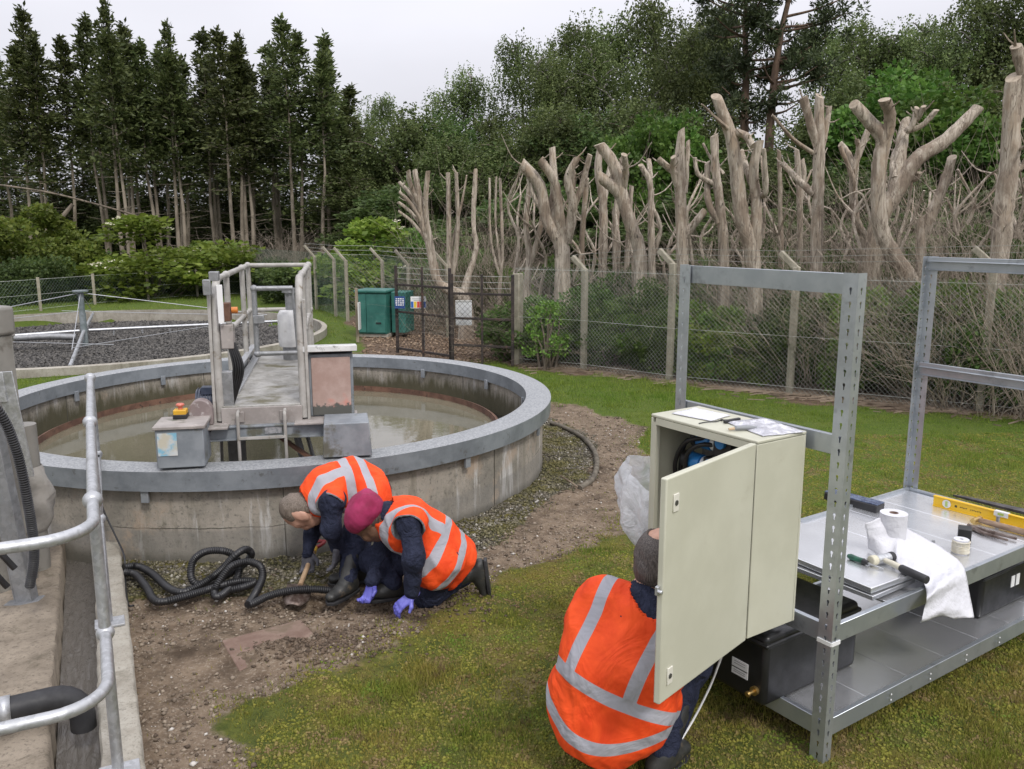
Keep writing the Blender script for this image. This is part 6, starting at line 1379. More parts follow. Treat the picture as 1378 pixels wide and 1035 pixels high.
# ------------------------------------------------------------------ birches and other tall trees along the skyline
bir = [birch(11, 2.0, 21, M['leaf_birch'], 21000, weep=1.5, leaf=.095), birch(11, 2.2, 22, M['leaf_birch'], 22000, weep=1.4, leaf=.095), birch(11, 1.7, 23, M['leaf_birch'], 18000, weep=1.6, leaf=.095)]
sky_row = sorted([(495, 121, 40, .7), (620, 92, 37, .8), (655, 150, 36, .8), (703, 48, 37, .85), (742, 70, 35, .8), (775, 18, 37, 1), (812, 45, 35, .9), (838, 15, 38, 1), (878, -18, 38, 1.1), (905, 30, 35, .9), (935, 20, 38, 1.05), (975, -10, 38, 1), (1128, 25, 34, .95), (1165, 22, 36, 1.0), (1208, 32, 35, 1), (1245, 8, 37, 1.05), (1285, 35, 34, .9), (1322, -30, 35, 1.1), (1372, -50, 34, 1.2), (1410, -20, 34, 1.1)])
for i, (px, py, Y_, s_) in enumerate(sky_row):
    t = at(px, py, Y_)
    put(bir[i % 3], USED, (t.x, Y_, 0), i * 1.3, ORD[i] + ' weeping birch from the left along the skyline', (s_ * 1.1, s_ * 1.1, t.z / 11.1), 'weeping birches along the skyline')
dk = [birch(8, 2.4, 31, M['leaf_dark'], 19000, .08, .75, .12, 'broadleaf_tree', 'bark'), bushy('broadleaf_tree', 8, 2.2, 32, M['leaf_dark'], 15000, .17, lo=.6, cat='tree', blobs=60, trunk_h=1, parts=('crown', 'trunk')), birch(8, 2.2, 33, M['leaf_birch'], 17000, .1, .8, .11, 'broadleaf_tree', 'bark')]
i = 0
for (px, py, Y_) in [(470, 225, 33), (500, 180, 36), (545, 150, 34), (585, 165, 35), (520, 260, 29), (565, 225, 30), (615, 190, 31), (600, 290, 27), (655, 215, 30), (690, 180, 31), (725, 150, 31), (640, 290, 25), (690, 270, 25), (735, 235, 26), (770, 150, 30), (815, 165, 29), (860, 140, 30), (780, 240, 25), (830, 250, 24), (890, 190, 26), (930, 160, 28), (985, 170, 28), (880, 280, 22), (940, 250, 22), (1020, 210, 25), (1070, 190, 26), (1000, 270, 20), (1060, 280, 20), (1110, 150, 27), (1120, 250, 21), (1160, 110, 28), (1180, 230, 20), (1230, 260, 19), (1330, 110, 25), (1385, 90, 24), (1290, 280, 18), (1350, 250, 18), (1400, 220, 18), (1460, 130, 22), (1530, 150, 20), (1620, 120, 20), (1500, 240, 16), (1580, 250, 15)]:
    t = at(px, py, Y_); kk = 1 if (py > 230 or i % 4 == 1) else (0 if i % 2 else 2)
    hi_ = 'low' if py > 215 else 'tall'
    put(dk[kk], USED, (t.x, Y_, 0), i * 2.3, hi_ + ' dark leafy tree in the wood behind the dead trunks', (1.0, 1.0, t.z / 8.2), 'leafy trees of the wood, ' + hi_); i += 1
# the bright green feathery conifers on the right and in the middle
brt = bushy('cypress_tree', 7, 1.9, 41, M['leaf_mid'], 15000, .15, lo=.4, cat='tree', blobs=64, trunk_h=1, parts=('crown', 'trunk'))
for i, (px, py, Y_, s_, lab) in enumerate([(868, 132, 24, .7, 'bright green feathery tree behind the bent dead trunk'), (912, 125, 24.5, .65, 'bright green feathery tree beside the tallest cut poles'), (835, 165, 25, .55, 'small bright green feathery tree between the dark birches'), (1200, 75, 25, 1.1, 'broad bright green tree behind the forked pale trunk'), (1262, 92, 23, 1.15, 'broad green tree behind the big arched dead limb'), (1310, 120, 22, .9, 'green feathery tree behind the split dead trunk'), (1232, 60, 27, 1.0, 'tall green tree at the top of the bright clump')]):
    t = at(px, py, Y_); put(brt, USED, (t.x, Y_, 0), i * 1.9, lab, (s_, s_, t.z / 7.1), 'bright green feathery trees')
# two pines
def pine(h, seed, lean):
    r = np.random.default_rng(seed); t = thing('pine_tree', 'x', 'tree'); tubes = []; C, D = [], []
    P = [Vector((lean * (k / 8) ** 1.5 + r.normal() * .06, 0, h * k / 8)) for k in range(9)]; tubes.append((P, [.24 * (1 - .8 * k / 8) for k in range(9)]))
    for b in range(34):
        u = .5 + .5 * r.random(); k = u * 8; i = min(int(k), 7); p0 = P[i].lerp(P[i + 1], k - i); az = r.random() * 6.28; ln = (.7 + 1.3 * r.random()) * (1.25 - .6 * abs(u - .8) * 2)
        d = Vector((math.cos(az), math.sin(az), .1 + .35 * r.random())); mid = p0 + d * ln * .5 + Vector((0, 0, -.1)); e = p0 + d * ln
        tubes.append((spline([p0, mid, e], 4), [.05 - .0045 * j for j in range(9)]))
        if u < .6 and r.random() < .6: continue
        for c in range(9):
            cc = np.array(mid.lerp(e, r.random() * 1.1)) + r.normal(size=3) * np.array([.22, .22, .12]); m = 42; dd = unit(r.normal(size=(m, 3)) + np.array([0, 0, .4])); C.append(cc[None] + dd * r.random((m, 1)) * .2); D.append(dd)
    C, D = np.concatenate(C), np.concatenate(D); L = .12 + .09 * rng.random(len(C)); leaf_obj('crown', quads(C, D, L, L * .16), M['leaf_pine'], t)
    bark_tubes('trunk', tubes, M['bark_pine'], t, 8); return t
for px, pyb, Y_, sd_i, ln, lab in ((1018, 330, 29, 51, .75, 'tall pine with a reddish leaning trunk and open branches against the sky'), (998, 330, 30, 52, -.35, 'pine with a straight reddish trunk left of the leaning pine')):
    t = at(px, pyb, Y_); o = pine(11.2, sd_i, ln); o.location = (t.x, Y_, 0); o['label'] = lab
# ------------------------------------------------------------------ bushes in front of the left wood
M_y = [bushy('bush', 2.6, 1.5, 61, M['leaf_yellow'], 9000, .11), bushy('bush', 2.2, 1.4, 62, M['leaf_mid'], 8000, .11), bushy('bush', 1.6, 1.5, 64, M['leaf_dark'], 8000, .1)]
eld = bushy('elder_bush', 2.6, 1.5, 63, M['leaf_bright'], 9500, .11, 22)
for i, (k, px, py, Y_, w2, lab) in enumerate([(0, 22, 268, 26, 1.35, 'yellow green bush at the far left under the conifers'), (0, 62, 305, 25.5, 1.0, 'rounded yellow green bush beside the fallen trunk'), (1, 100, 340, 26.5, 1.0, 'low green bush below the broken stems'), (0, 288, 320, 29, .85, 'small yellow green bush under the middle conifers'), (1, 135, 335, 28.5, .8, 'low green bush left of the flowering elder'), (1, 330, 355, 30, .7, 'low green bush right of the flowering elder'), (1, 560, 300, 24.5, 1.1, 'green bush behind the kiosk and bright elder'), (1, 600, 325, 22.5, .9, 'green bush at the foot of the fan shaped dead tree')]):
    t = at(px, py, Y_); put(M_y[k], USED, (t.x, Y_, 0), i * 1.4, lab, (w2, w2, t.z / (2.6, 2.2, 1.6)[k]))
for i, (px, py, Y_, w2, lab) in enumerate([(203, 292, 26.4, 1.9, 'flowering elder bush dotted with cream blossom, under the left conifers'), (500, 296, 23.3, 1.5, 'bright green elder bush with cream blossom behind the gate kiosk'), (462, 325, 24.5, .75, 'smaller flowering elder bush left of the bright one')]):
    t = at(px, py, Y_); put(eld, USED, (t.x, Y_, 0), i * 2 + .4, lab, (w2, w2, t.z / 2.6))
big = bushy('hedge_bush', 3.0, 2.2, 66, M['leaf_dark'], 12000, .16)
for i in range(13):
    px = -60 + i * 46; t = at(px, 270 + 14 * math.sin(i * 1.9), 39.5); put(big, USED, (t.x, 39.5, 0), i * 1.3, 'dark bush closing the gaps between the conifer trunks', (1.2, .8, t.z / 3.0), 'dark bushes behind the conifer trunks')
for i in range(13):                                            # dark growth along the far fence
    px = -25 + i * 37; Y_ = [23.2, 23.8, 24.3, 25.2, 26.2, 27, 27.8, 28.3, 28.9, 29.5, 28.5, 26.5, 24][i]; t = at(px, [352, 350, 340, 352, 345, 352, 350, 352, 345, 350, 345, 350, 350][i], Y_)
    put(M_y[2], USED, (t.x, Y_, 0), i * 1.1, 'low dark green bush growing along the far left fence', (1.05, .8, t.z / 1.6), 'dark bushes along the far left fence')
# ------------------------------------------------------------------ cut-back dead trunks behind the right fence
def dead(label, Y_, limbs, jit=.35):
    """limbs: lists of (px, py, half width in px); the first one stands on the ground"""
    b = at(limbs[0][0][0], limbs[0][0][1], Y_); t = thing('dead_tree', label, 'dead tree', (b.x, Y_, 0), 'cut-back dead trees behind the fence')
    for li, lb in enumerate(limbs):
        pts = []; rs = []; dy = (rnd.random() - .5) * 2 * jit
        for i, (px, py, r_) in enumerate(lb):
            f = 0 if li == 0 else dy * i / max(len(lb) - 1, 1)
            p = at(px, py, Y_ + f); pts.append(p); rs.append(r_ * .84 * Y_ / FPX)
        if li == 0:
            pts.insert(0, Vector((pts[0].x + .02, Y_, -.05))); rs.insert(0, rs[0] * 1.25)
        sp_ = spline(pts, 6); K = len(sp_); rr = np.interp(np.arange(K) / (K - 1) * (len(rs) - 1), range(len(rs)), rs)
        rr = [x * (.95 + .1 * rnd.random()) for x in rr]; tb = MB().tube(sp_, rr, 14); axv = (sp_[-1] - sp_[-3]).normalized(); pv = axv.orthogonal().normalized(); pv = (Matrix.Rotation(rnd.random() * 6.28, 3, axv) @ pv); tb.cut(14, (axv, pv * rnd.uniform(.2, .9)))
        for iv in range(len(tb.v) - 14): tb.v[iv] = tb.v[iv] + Vector((rnd.uniform(-1, 1), rnd.uniform(-1, 1), 0)) * .006
        tb.build('trunk' if li == 0 else 'limb', [M['deadwood'], M['cut_wood']], t, ang=50)
        if len(lb) > 2 and rs[-1] > .03:
            for k in range(3):                                    # twig stubs
                p = sp_[rnd.randrange(K // 3, K)]; d = Vector((rnd.uniform(-1, 1), rnd.uniform(-1, 1), rnd.uniform(0, .8))); MB().tube([p, p + d * .1, p + d * .17 + Vector((0, 0, .03))], [.014, .01, .007], 5).build('twig', M['deadwood'], t)
    return t
dead('dead tree with a fan of short cut stubs, leftmost of the cut-back trunks', 16.2, [[(625, 404, 10), (590, 380, 7), (579, 335, 6), (570, 300, 6), (563, 258, 5), (558, 229, 4)], [(622, 404, 7), (630, 372, 5), (641, 335, 4), (637, 300, 3.5), (640, 229, 3.5)], [(588, 372, 5), (575, 300, 4), (573, 265, 4), (576, 230, 3.5)], [(570, 296, 3.5), (552, 262, 3), (537, 245, 3)], [(573, 308, 3), (553, 275, 3), (537, 258, 2.5)], [(577, 320, 3), (555, 288, 2.6), (536, 272, 2.4)], [(579, 330, 3), (556, 300, 2.4), (536, 284, 2)], [(566, 280, 4), (553, 250, 3.6), (549, 230, 3.4)]])
dead('pair of slim straight dead poles standing right of the fan shaped tree', 16.6, [[(605, 390, 4.5), (604, 300, 3.8), (603, 233, 3.3)], [(608, 380, 4), (616, 310, 3.2), (614, 232, 2.8)], [(606, 340, 2), (622, 270, 1.6), (628, 236, 1.2)]])
dead('thin grey dead stems in the gap left of the many armed tree', 17, [[(672, 395, 3), (676, 335, 2.6), (673, 240, 2.2)], [(672, 370, 2.4), (660, 320, 2), (659, 240, 1.8)], [(674, 360, 2), (667, 300, 1.6), (668, 238, 1.5)]])
dead('many armed dead tree with thick upright cut limbs on one short trunk', 14.3, [[(757, 388, 13), (757, 360, 12), (755, 329, 12), (736, 296, 9), (726, 250, 9), (702, 220, 8)], [(752, 318, 9), (744, 281, 7), (746, 248, 6), (743, 198, 5)], [(756, 322, 9), (753, 290, 8), (746, 245, 7), (727, 215, 6.5)], [(761, 325, 10), (768, 300, 8), (770, 270, 7), (764, 240, 6), (777, 212, 5)], [(769, 285, 6), (783, 250, 5), (794, 208, 4)], [(733, 288, 5), (718, 262, 4), (710, 235, 3.5)], [(768, 276, 4), (772, 240, 4), (768, 222, 4)]])
dead('low forked dead trunk left of the many armed tree', 15, [[(709, 395, 6), (712, 345, 5), (708, 300, 4.5), (712, 252, 4)], [(712, 360, 4.5), (724, 320, 4), (730, 290, 3.5)]])
dead('upright dead pole with a ragged top between the many armed and bent trees', 14.8, [[(810, 390, 7.5), (812, 320, 7), (811, 270, 6.5), (805, 230, 6), (807, 201, 4.5)], [(812, 280, 5), (816, 250, 4.5), (822, 222, 4)], [(786, 385, 4), (783, 330, 4), (788, 262, 4), (790, 240, 3)]])
dead('slim dead pole behind the thick bent trunk', 15.3, [[(830, 390, 6), (829, 296, 5), (838, 212, 4.5)], [(842, 390, 5), (846, 310, 4), (850, 250, 3.5)]])
dead('thick dead trunk bent in a knee with two cut stubs pointing left', 13.3, [[(862, 395, 11), (861, 340, 10.5), (850, 305, 10.5), (840, 275, 10), (834, 250, 10), (824, 218, 9), (806, 194, 8)], [(839, 268, 10), (826, 252, 9.5), (808, 239, 9)], [(838, 258, 6), (842, 232, 5), (840, 208, 4.5)]])
dead('slender forked dead pole right of the bent trunk', 13.6, [[(878, 392, 6), (876, 296, 5), (875, 248, 4.5), (862, 222, 4)], [(875, 252, 4), (875, 235, 4), (873, 215, 3.6)], [(878, 350, 3), (889, 310, 2.8), (882, 285, 2.6)]])
dead('tall dead pole with a thick stub low on its right, left of the bench frame', 12.6, [[(921, 440, 10), (919, 355, 9.5), (916, 280, 8.5), (915, 212, 7.5), (917, 174, 5)], [(914, 236, 5.5), (902, 228, 5), (886, 214, 5)], [(920, 318, 8), (932, 304, 6.5), (948, 284, 5.5)], [(922, 260, 4), (925, 212, 3.5), (926, 190, 3)], [(912, 260, 4), (906, 232, 4), (906, 211, 4)]])
dead('straight pale dead pole rising over the middle of the bench frame', 12.9, [[(974, 440, 9), (974, 340, 8.5), (969, 278, 7.5), (963, 230, 6.5), (961, 182, 6)], [(968, 300, 6), (953, 270, 5), (952, 219, 4.5)], [(974, 234, 2.5), (958, 215, 2.2), (946, 193, 2)], [(966, 250, 4), (940, 235, 3.2), (935, 212, 3)]])
dead('big smooth dead trunk leaning left with an angled cut top, behind the bench', 11.9, [[(1016, 495, 11.5), (1016, 400, 11.5), (1012, 337, 12), (999, 296, 11.5), (992, 241, 10.5), (984, 185, 9.5), (964, 130, 8)], [(1017, 335, 9), (1018, 278, 8.5), (1014, 230, 7.5), (1022, 190, 6.5)], [(990, 178, 6), (1004, 183, 5.5), (1013, 196, 5)], [(1013, 250, 5.5), (1003, 222, 5), (998, 204, 4)], [(1018, 262, 5), (1030, 258, 4.5), (1028, 200, 3)], [(984, 178, 4), (970, 165, 3), (944, 140, 1)]])
dead('dead trunk with a three pronged top like a candlestick', 12.2, [[(1097, 460, 10), (1098, 360, 9.5), (1100, 290, 9), (1102, 215, 9), (1103, 129, 6.5)], [(1100, 196, 7), (1090, 165, 6.5), (1081, 131, 6)], [(1106, 200, 5), (1112, 170, 4.5), (1116, 144, 4)], [(1094, 206, 3.4), (1067, 187, 2.8), (1039, 155, 2.2)], [(1096, 262, 6), (1074, 242, 5), (1052, 219, 4.5)]])
dead('short ragged dead pole left of the three pronged trunk', 13.2, [[(1076, 400, 5), (1076, 267, 4.5), (1072, 201, 3.8)], [(1075, 280, 4), (1082, 240, 3.5), (1080, 214, 3)], [(1052, 390, 4), (1050, 267, 3.4), (1048, 202, 3)]])
dead('smooth curved dead trunk ending in a thick two armed fork', 11.4, [[(1236, 410, 12.5), (1222, 372, 12.5), (1202, 342, 12), (1187, 312, 11.5), (1182, 267, 11), (1184, 215, 11), (1189, 188, 11.5), (1170, 164, 9.5), (1149, 140, 8.5)], [(1187, 200, 10), (1196, 172, 9), (1197, 152, 8.5), (1190, 134, 9)], [(1182, 330, 2), (1160, 262, 1.5), (1130, 268, 1)]])
dead('massive split dead trunk with one long arched limb reaching right', 11.9, [[(1177, 460, 13), (1174, 360, 13), (1182, 300, 13), (1200, 268, 13), (1216, 240, 12.5), (1236, 212, 11.5), (1268, 192, 10.5), (1294, 168, 9.5), (1317, 144, 8)], [(1204, 262, 12), (1209, 225, 11), (1214, 190, 9), (1219, 162, 6.5)], [(1219, 178, 5), (1228, 168, 4.5), (1234, 145, 4)], [(1222, 176, 4.5), (1242, 168, 4), (1260, 148, 4)], [(1204, 240, 6), (1203, 215, 6), (1212, 192, 5)], [(1215, 240, 5), (1232, 240, 5), (1236, 232, 5)], [(1226, 168, 4), (1236, 158, 3.5), (1243, 143, 3.5)]])
dead('crooked dead tree with broken arms left of the two armed fork', 13, [[(1165, 420, 7), (1165, 330, 6.5), (1152, 296, 6), (1147, 250, 5.5), (1153, 215, 5), (1169, 174, 4.5)], [(1150, 225, 4.5), (1141, 205, 4), (1131, 192, 3)], [(1153, 215, 4), (1155, 200, 3.6), (1153, 188, 3.5)], [(1148, 296, 4), (1150, 250, 4), (1130, 195, 3)]])
dead('short dead stump carrying one leaning pale branch', 11.5, [[(1239, 420, 9), (1239, 350, 8), (1240, 293, 6.5)], [(1246, 312, 8), (1255, 285, 8.5), (1270, 249, 7.5), (1281, 212, 6.5)]])
dead('heavy torn dead trunk at the right edge with a cut top arm', 10.7, [[(1326, 500, 15), (1338, 400, 15), (1348, 320, 14.5), (1352, 270, 14.5), (1359, 215, 14), (1361, 150, 12.5), (1364, 104, 11)], [(1360, 180, 9), (1377, 130, 9), (1376, 95, 9), (1367, 62, 8.5)], [(1352, 262, 3.5), (1340, 300, 3), (1318, 332, 2.5)], [(1366, 205, 3), (1392, 190, 2.5)], [(1358, 232, 4), (1374, 226, 4), (1384, 210, 4)]])
# slim dead saplings filling in behind
slim = []
for sd_i in range(3):
    t = thing('dead_sapling', 'x', 'dead tree'); P = [Vector((.05 * rnd.uniform(-1, 1) * k, .05 * rnd.uniform(-1, 1) * k, .7 * k)) for k in range(6)]
    MB().tube(spline(P, 4), [.04 - .0011 * k for k in range(21)], 8).build('trunk', M['deadwood'], t)
    for b in range(9):
        p = P[rnd.randrange(1, 6)]; d = Vector((rnd.uniform(-1, 1), rnd.uniform(-1, 1), rnd.uniform(.2, 1.2))); MB().tube(spline([p, p + d * .3, p + d * .55 + Vector((0, 0, .25))], 3), [.018 - .002 * k for k in range(7)], 5).build('branch', M['deadwood'], t)
    slim.append(t)
for i in range(34):
    px = 690 + i * 21 + rnd.uniform(-8, 8); Y_ = 15.3 - (px - 690) * .005 + rnd.uniform(-.6, 1.6); t = at(px, rnd.uniform(195, 285), Y_)
    put(slim[i % 3], USED, (t.x, Y_, 0), i * 1.7, 'slim bleached dead sapling among the cut-back trunks', (1, 1, t.z / 3.5), 'slim dead saplings behind the fence')
# dead brushwood: fans of thin bare twigs
def brush(seed, n=125, h=1.9, spread=.9, curl=.5):
    r = random.Random(seed); t = thing('dead_shrub', 'x', 'shrub'); V = []; Fq = []
    def strand(p, d, L, w0, lev):
        k = 6; q_ = p.copy(); pr = None
        for j in range(k + 1):
            wd = w0 * (1 - .8 * j / k); s = Vector((-d.y, d.x, 0)); s = s.normalized() if s.length > .01 else Vector((1, 0, 0)); u = d.cross(s).normalized()
            b = len(V); V.extend([tuple(q_ + s * wd), tuple(q_ - s * wd * .5 + u * wd * .86), tuple(q_ - s * wd * .5 - u * wd * .86)])
            if pr is not None:
                for a in range(3): Fq.append((pr + a, pr + (a + 1) % 3, b + (a + 1) % 3, b + a))
            pr = b; q_ = q_ + d * (L / k); d = (d + Vector((r.uniform(-1, 1), r.uniform(-1, 1), r.uniform(-.8, .45))) * .16 * curl * 2).normalized()
            if lev and j > 1 and r.random() < .55: strand(q_.copy(), (d + Vector((r.uniform(-1, 1), r.uniform(-1, 1), r.uniform(-.3, .6))) * .9).normalized(), L * .45, w0 * .5, lev - 1)
    for i in range(n):
        a = r.random() * 6.28; d0 = r.random() ** .5 * spread * .6; p = Vector((math.cos(a) * d0, math.sin(a) * d0, 0)); ln = r.random() * spread
        strand(p, Vector((math.cos(a) * ln + r.uniform(-.3, .3), math.sin(a) * ln + r.uniform(-.3, .3), 1)).normalized(), h * (.5 + .65 * r.random()), .006, 1)
    link('twigs', np_mesh('twigs', V, Fq, M['twig_dark']), t); return t
M['twig_dark'] = pm('grey_twigs', (.2, .16, .12), (.4, .34, .27), 2.5, .9)
bru = [brush(1), brush(2, 125, 2.3, .8, .7), brush(3, 110, 1.6, 1.2, .9)]
i = 0
for (px, py, dy) in [(640, 260, 3), (665, 300, 2.6), (610, 300, 3.2), (720, 330, 1.2), (745, 395, .55), (800, 390, .6), (835, 380, .7), (700, 405, .5), (880, 330, 1.2), (935, 300, 1.4), (960, 370, .8), (1000, 300, 1.6), (1040, 280, 1.5), (1065, 330, .9), (1110, 270, 1.3), (1140, 300, 1.0), (1160, 260, 1.9), (1200, 320, .9), (1225, 250, 1.6), (1245, 290, 1.0), (1280, 250, 1.1), (1300, 220, 1.8), (1310, 300, .8), (1345, 280, 1.0), (1375, 270, .9), (1270, 340, .7), (1170, 360, .7), (1100, 370, .6), (1390, 330, .7), (1330, 350, .6), (1220, 380, .6), (1290, 400, .5), (1440, 300, 1.0), (1480, 290, .6), (1530, 270, 1.2), (1600, 280, 1.0), (1660, 260, 1.4)]:
    fy_ = np.interp((px - 689) / 1134 * 11.5, [p[0] for p in FENCE], [p[1] for p in FENCE]); Y_ = float(fy_) + dy * 1.2 + ((.2 if i % 2 else 1.5) if dy < 1 else 1.0); t = at(px, py + 12, Y_); kk = i % 3
    put(bru[kk], USED, (t.x, Y_, 0), i * 1.9, 'tangle of thin bare grey twigs behind the right fence', (1.0, .8, max(t.z, .8) / (2.0, 2.4, 1.7)[kk]), 'bare twig tangles behind the fence'); i += 1
for px, py, Y_ in ((345, 322, 29.5), (372, 318, 30), (398, 325, 29.2), (420, 335, 28), (600, 345, 19.5)):
    t = at(px, py, Y_); put(bru[i % 3], USED, (t.x, Y_, 0), i * 1.3, 'pale dry bush of bare twigs under the left conifers', (1.5, 1.2, t.z / (2.0, 2.4, 1.7)[i % 3]), 'dry twig bushes under the conifers'); i += 1
# green undergrowth right behind the fence
ug = [bushy('undergrowth_bush', 1.5, .95, 71, M['leaf_ug'], 9000, .07), bushy('undergrowth_bush', 1.5, 1.0, 72, M['leaf_ug2'], 9000, .07), bushy('undergrowth_bush', 1.4, .9, 73, M['leaf_yellow'], 5000, .075)]
for i, (k, px, py, dy) in enumerate([(1, 712, 400, .5), (0, 735, 385, .7), (0, 770, 390, .7), (1, 800, 385, .8), (1, 830, 380, .8), (0, 862, 378, .8), (1, 890, 380, .7), (0, 935, 375, .7), (0, 962, 385, .8), (2, 985, 430, .45), (1, 1005, 390, .9), (0, 1035, 385, .9), (1, 1060, 395, .9), (0, 1085, 390, 1), (1, 1120, 385, 1.1), (0, 1150, 380, 1), (1, 1190, 375, 1.2), (1, 1250, 380, 1.2), (0, 1290, 370, 1.3), (1, 1340, 375, 1.2), (1, 1390, 370, 1.2), (1, 760, 350, 2.5), (1, 850, 345, 2.6), (1, 940, 335, 2.6), (1, 1040, 330, 2.6), (1, 1130, 325, 2.6), (1, 1220, 320, 2.6), (1, 1310, 315, 2.6), (1, 665, 345, 4.5), (0, 690, 340, 4.2), (1, 640, 340, 5.5), (1, 1390, 310, 2.4)]):
    fy_ = float(np.interp((px - 689) / 1134 * 11.5, [p[0] for p in FENCE], [p[1] for p in FENCE])); Y_ = fy_ + dy + (1.5 if (995 < px < 1115 and i % 3 and dy < 2) else 0); t = at(px, py, Y_)
    put(ug[k], USED, (t.x, Y_, 0), i * 1.7, ('fresh green', 'dark green', 'yellowing olive')[k] + ' bush in the undergrowth behind the right fence', (.8, .6, max(t.z - (.28 if i % 3 else .05), .5) / (1.4, 1.4, 1.3)[k]), ('fresh green', 'dark green', 'olive')[k] + ' undergrowth bushes')
# small shrub with a bent stem at the gate post
o = bushy('gate_shrub', 1.3, .4, 77, M['leaf_ug'], 1600, .042); t = at(722, 490, 13.0); o.location = (t.x + .15, 12.6, 0); o['label'] = 'thin leafy shrub with a bent stem beside the concrete gate post'
# fallen trunks in the left wood
t = at(90, 262, 29.5); tag(MB().tube(spline([at(-30, 245, 29), at(60, 258, 29.4), at(130, 275, 30), at(190, 292, 30.5)], 6), .032, 8).build('fallen_trunk', M['bark']), 'long thin fallen trunk leaning across the left conifers', 'fallen trunk')
tag(MB().tube([at(75, 303, 28.5), at(98, 275, 28.7)], [.09, .06], 8).build('broken_stem', M['bark']), 'short broken stem slanting up beside the left bushes', 'fallen trunk')
for i in range(14):
    px = 85 + 20 * rnd.random(); py = 285 + 35 * rnd.random()
    pass
# ------------------------------------------------------------------ fences
M['wire'] = pm('fence_wire', (.4, .41, .37), (.55, .56, .52), 3, .5, .2)
M['wire_dim'] = pm('dull_fence_wire', (.24, .25, .22), (.36, .37, .33), 3, .6, .2)
M['wire_green'] = pm('green_wire', (.1, .15, .11), (.2, .25, .2), 3, .5, .2)
def post(p, h, arm, parent, w_=.1, out=Vector((-.3, .25, .3))):
    m = MB(); a = math.atan2(-.65, 1); Rm = Matrix.Rotation(a, 3, 'Z'); m.box((p.x, p.y, p.z + h / 2 - .1), (w_, w_, h + .2), Rm)
    o = m.build('post', M['conc_post'], parent, bevel=.012, seg=2)
    if arm: MB().bar(Vector((p.x, p.y, p.z + h - .03)), Vector((p.x, p.y, p.z + h - .03)) + out, w_ * .85, w_ * .85).build('cranked_arm', M['conc_post'], o, bevel=.01)
    return o
def chain_link(name, pts, h, pitch, rw, mat, parent, z0=.02):
    """straight diagonal wires of a chain-link mesh between fence posts, three-sided"""
    V = []; Fq = []
    for a, b in zip(pts[:-1], pts[1:]):
        a = Vector(a); b = Vector(b); L = (b - a).length; d = (b - a) / L; n = Vector((-d.y, d.x, 0)); u = -h
        while u < L:
            for s in (0, 1):
                # wire from bottom (u) to top (u+h) or mirrored, clipped to the panel
                s0, s1 = max(u, 0), min(u + h, L)
                if s1 - s0 < .02: continue
                zA, zB = s0 - u, s1 - u
                if s: zA, zB = h - zA, h - zB
                K = 5; pr = None; j0 = rnd.uniform(-.004, .004)
                for k in range(K + 1):
                    f = k / K; p = a + d * (s0 + (s1 - s0) * f) + Vector((0, 0, z0 + zA + (zB - zA) * f)) + n * (.012 * math.sin((s0 + (s1 - s0) * f) * 2.1) + rw * (1 if s else -1) + j0)
                    w_ = Vector((d.x, d.y, -1 if not s else 1)).normalized() * rw; b_ = len(V); V += [tuple(p + w_), tuple(p - w_ * .5 + n * rw * .86), tuple(p - w_ * .5 - n * rw * .86)]
                    if pr is not None:
                        for q_ in range(3): Fq.append((pr + q_, pr + (q_ + 1) % 3, b_ + (q_ + 1) % 3, b_ + q_))
                    pr = b_
            u += pitch
    return link(name, np_mesh(name, [tuple(Vector(v) - root_loc(parent)) for v in V], Fq, mat), parent)
RF = [(.09, 13.02), (1.07, 12.46), (2.18, 11.5), (3.56, 10.62), (5.4, 9.52), (7.0, 8.6)]
rf = thing('chain_link_fence', 'chain link fence on cranked concrete posts along the right side', 'fence', (3, 11, 0))
P3 = [Vector((x, y, ground_at(x, y))) for x, y in RF]
hts = [1.38, 1.5, 1.62, 1.62, 1.7, 1.75]
for i, p in enumerate(P3):
    if i == 0: MB().box((p.x, p.y, .66), (.13, .13, 1.5), Matrix.Rotation(-.58, 3, 'Z')).build('post', M['conc_post'], rf, bevel=.015)
    else: post(p, hts[i], True, rf, .085, Vector((-.17, .14, .2)))
off_ = Vector((-.05, -.06, 0)).normalized() * .06
chain_link('chain_link_mesh', [(p.x + off_.x, p.y + off_.y, 0) for p in P3], 1.5, .062, .0019, M['wire_dim'], rf)
for z in (.1, .75, 1.48):
    MB().tube([Vector((p.x, p.y, z)) + off_ for p in P3], .0022, 4).build('line_wire', M['wire'], rf)
for k in range(3):
    t_ = (k + 1) / 3; MB().tube([p + Vector((-.2 * t_, .16 * t_, hts[i] - .03 + .22 * t_)) for i, p in enumerate(P3) if i], .0018, 4).build('barbed_wire', M['wire_dim'], rf)
# far left fence
LF = [on(px, py) for px, py in ((-60, 430), (55, 418), (128, 410), (200, 404), (266, 399), (340, 396))]
lf_ = thing('chain_link_fence', 'low chain link fence on thin posts along the far side of the stone bed', 'fence', LF[2])
M['post_wood'] = pm('weathered_post', (.2, .16, .11), (.32, .27, .2), 4, .85, stretch=(1, 1, .3))
for p in LF: MB().box((p.x, p.y, .4), (.075, .075, .9), Matrix.Rotation(.5, 3, 'Z')).build('post', M['conc_post'], lf_, bevel=.01)
chain_link('chain_link_mesh', LF, .78, .1, .0026, M['wire_green'], lf_)
for z in (.05, .42, .8): MB().tube([p + Vector((0, .0, z)) for p in LF], .004, 4).build('line_wire', M['wire'], lf_)
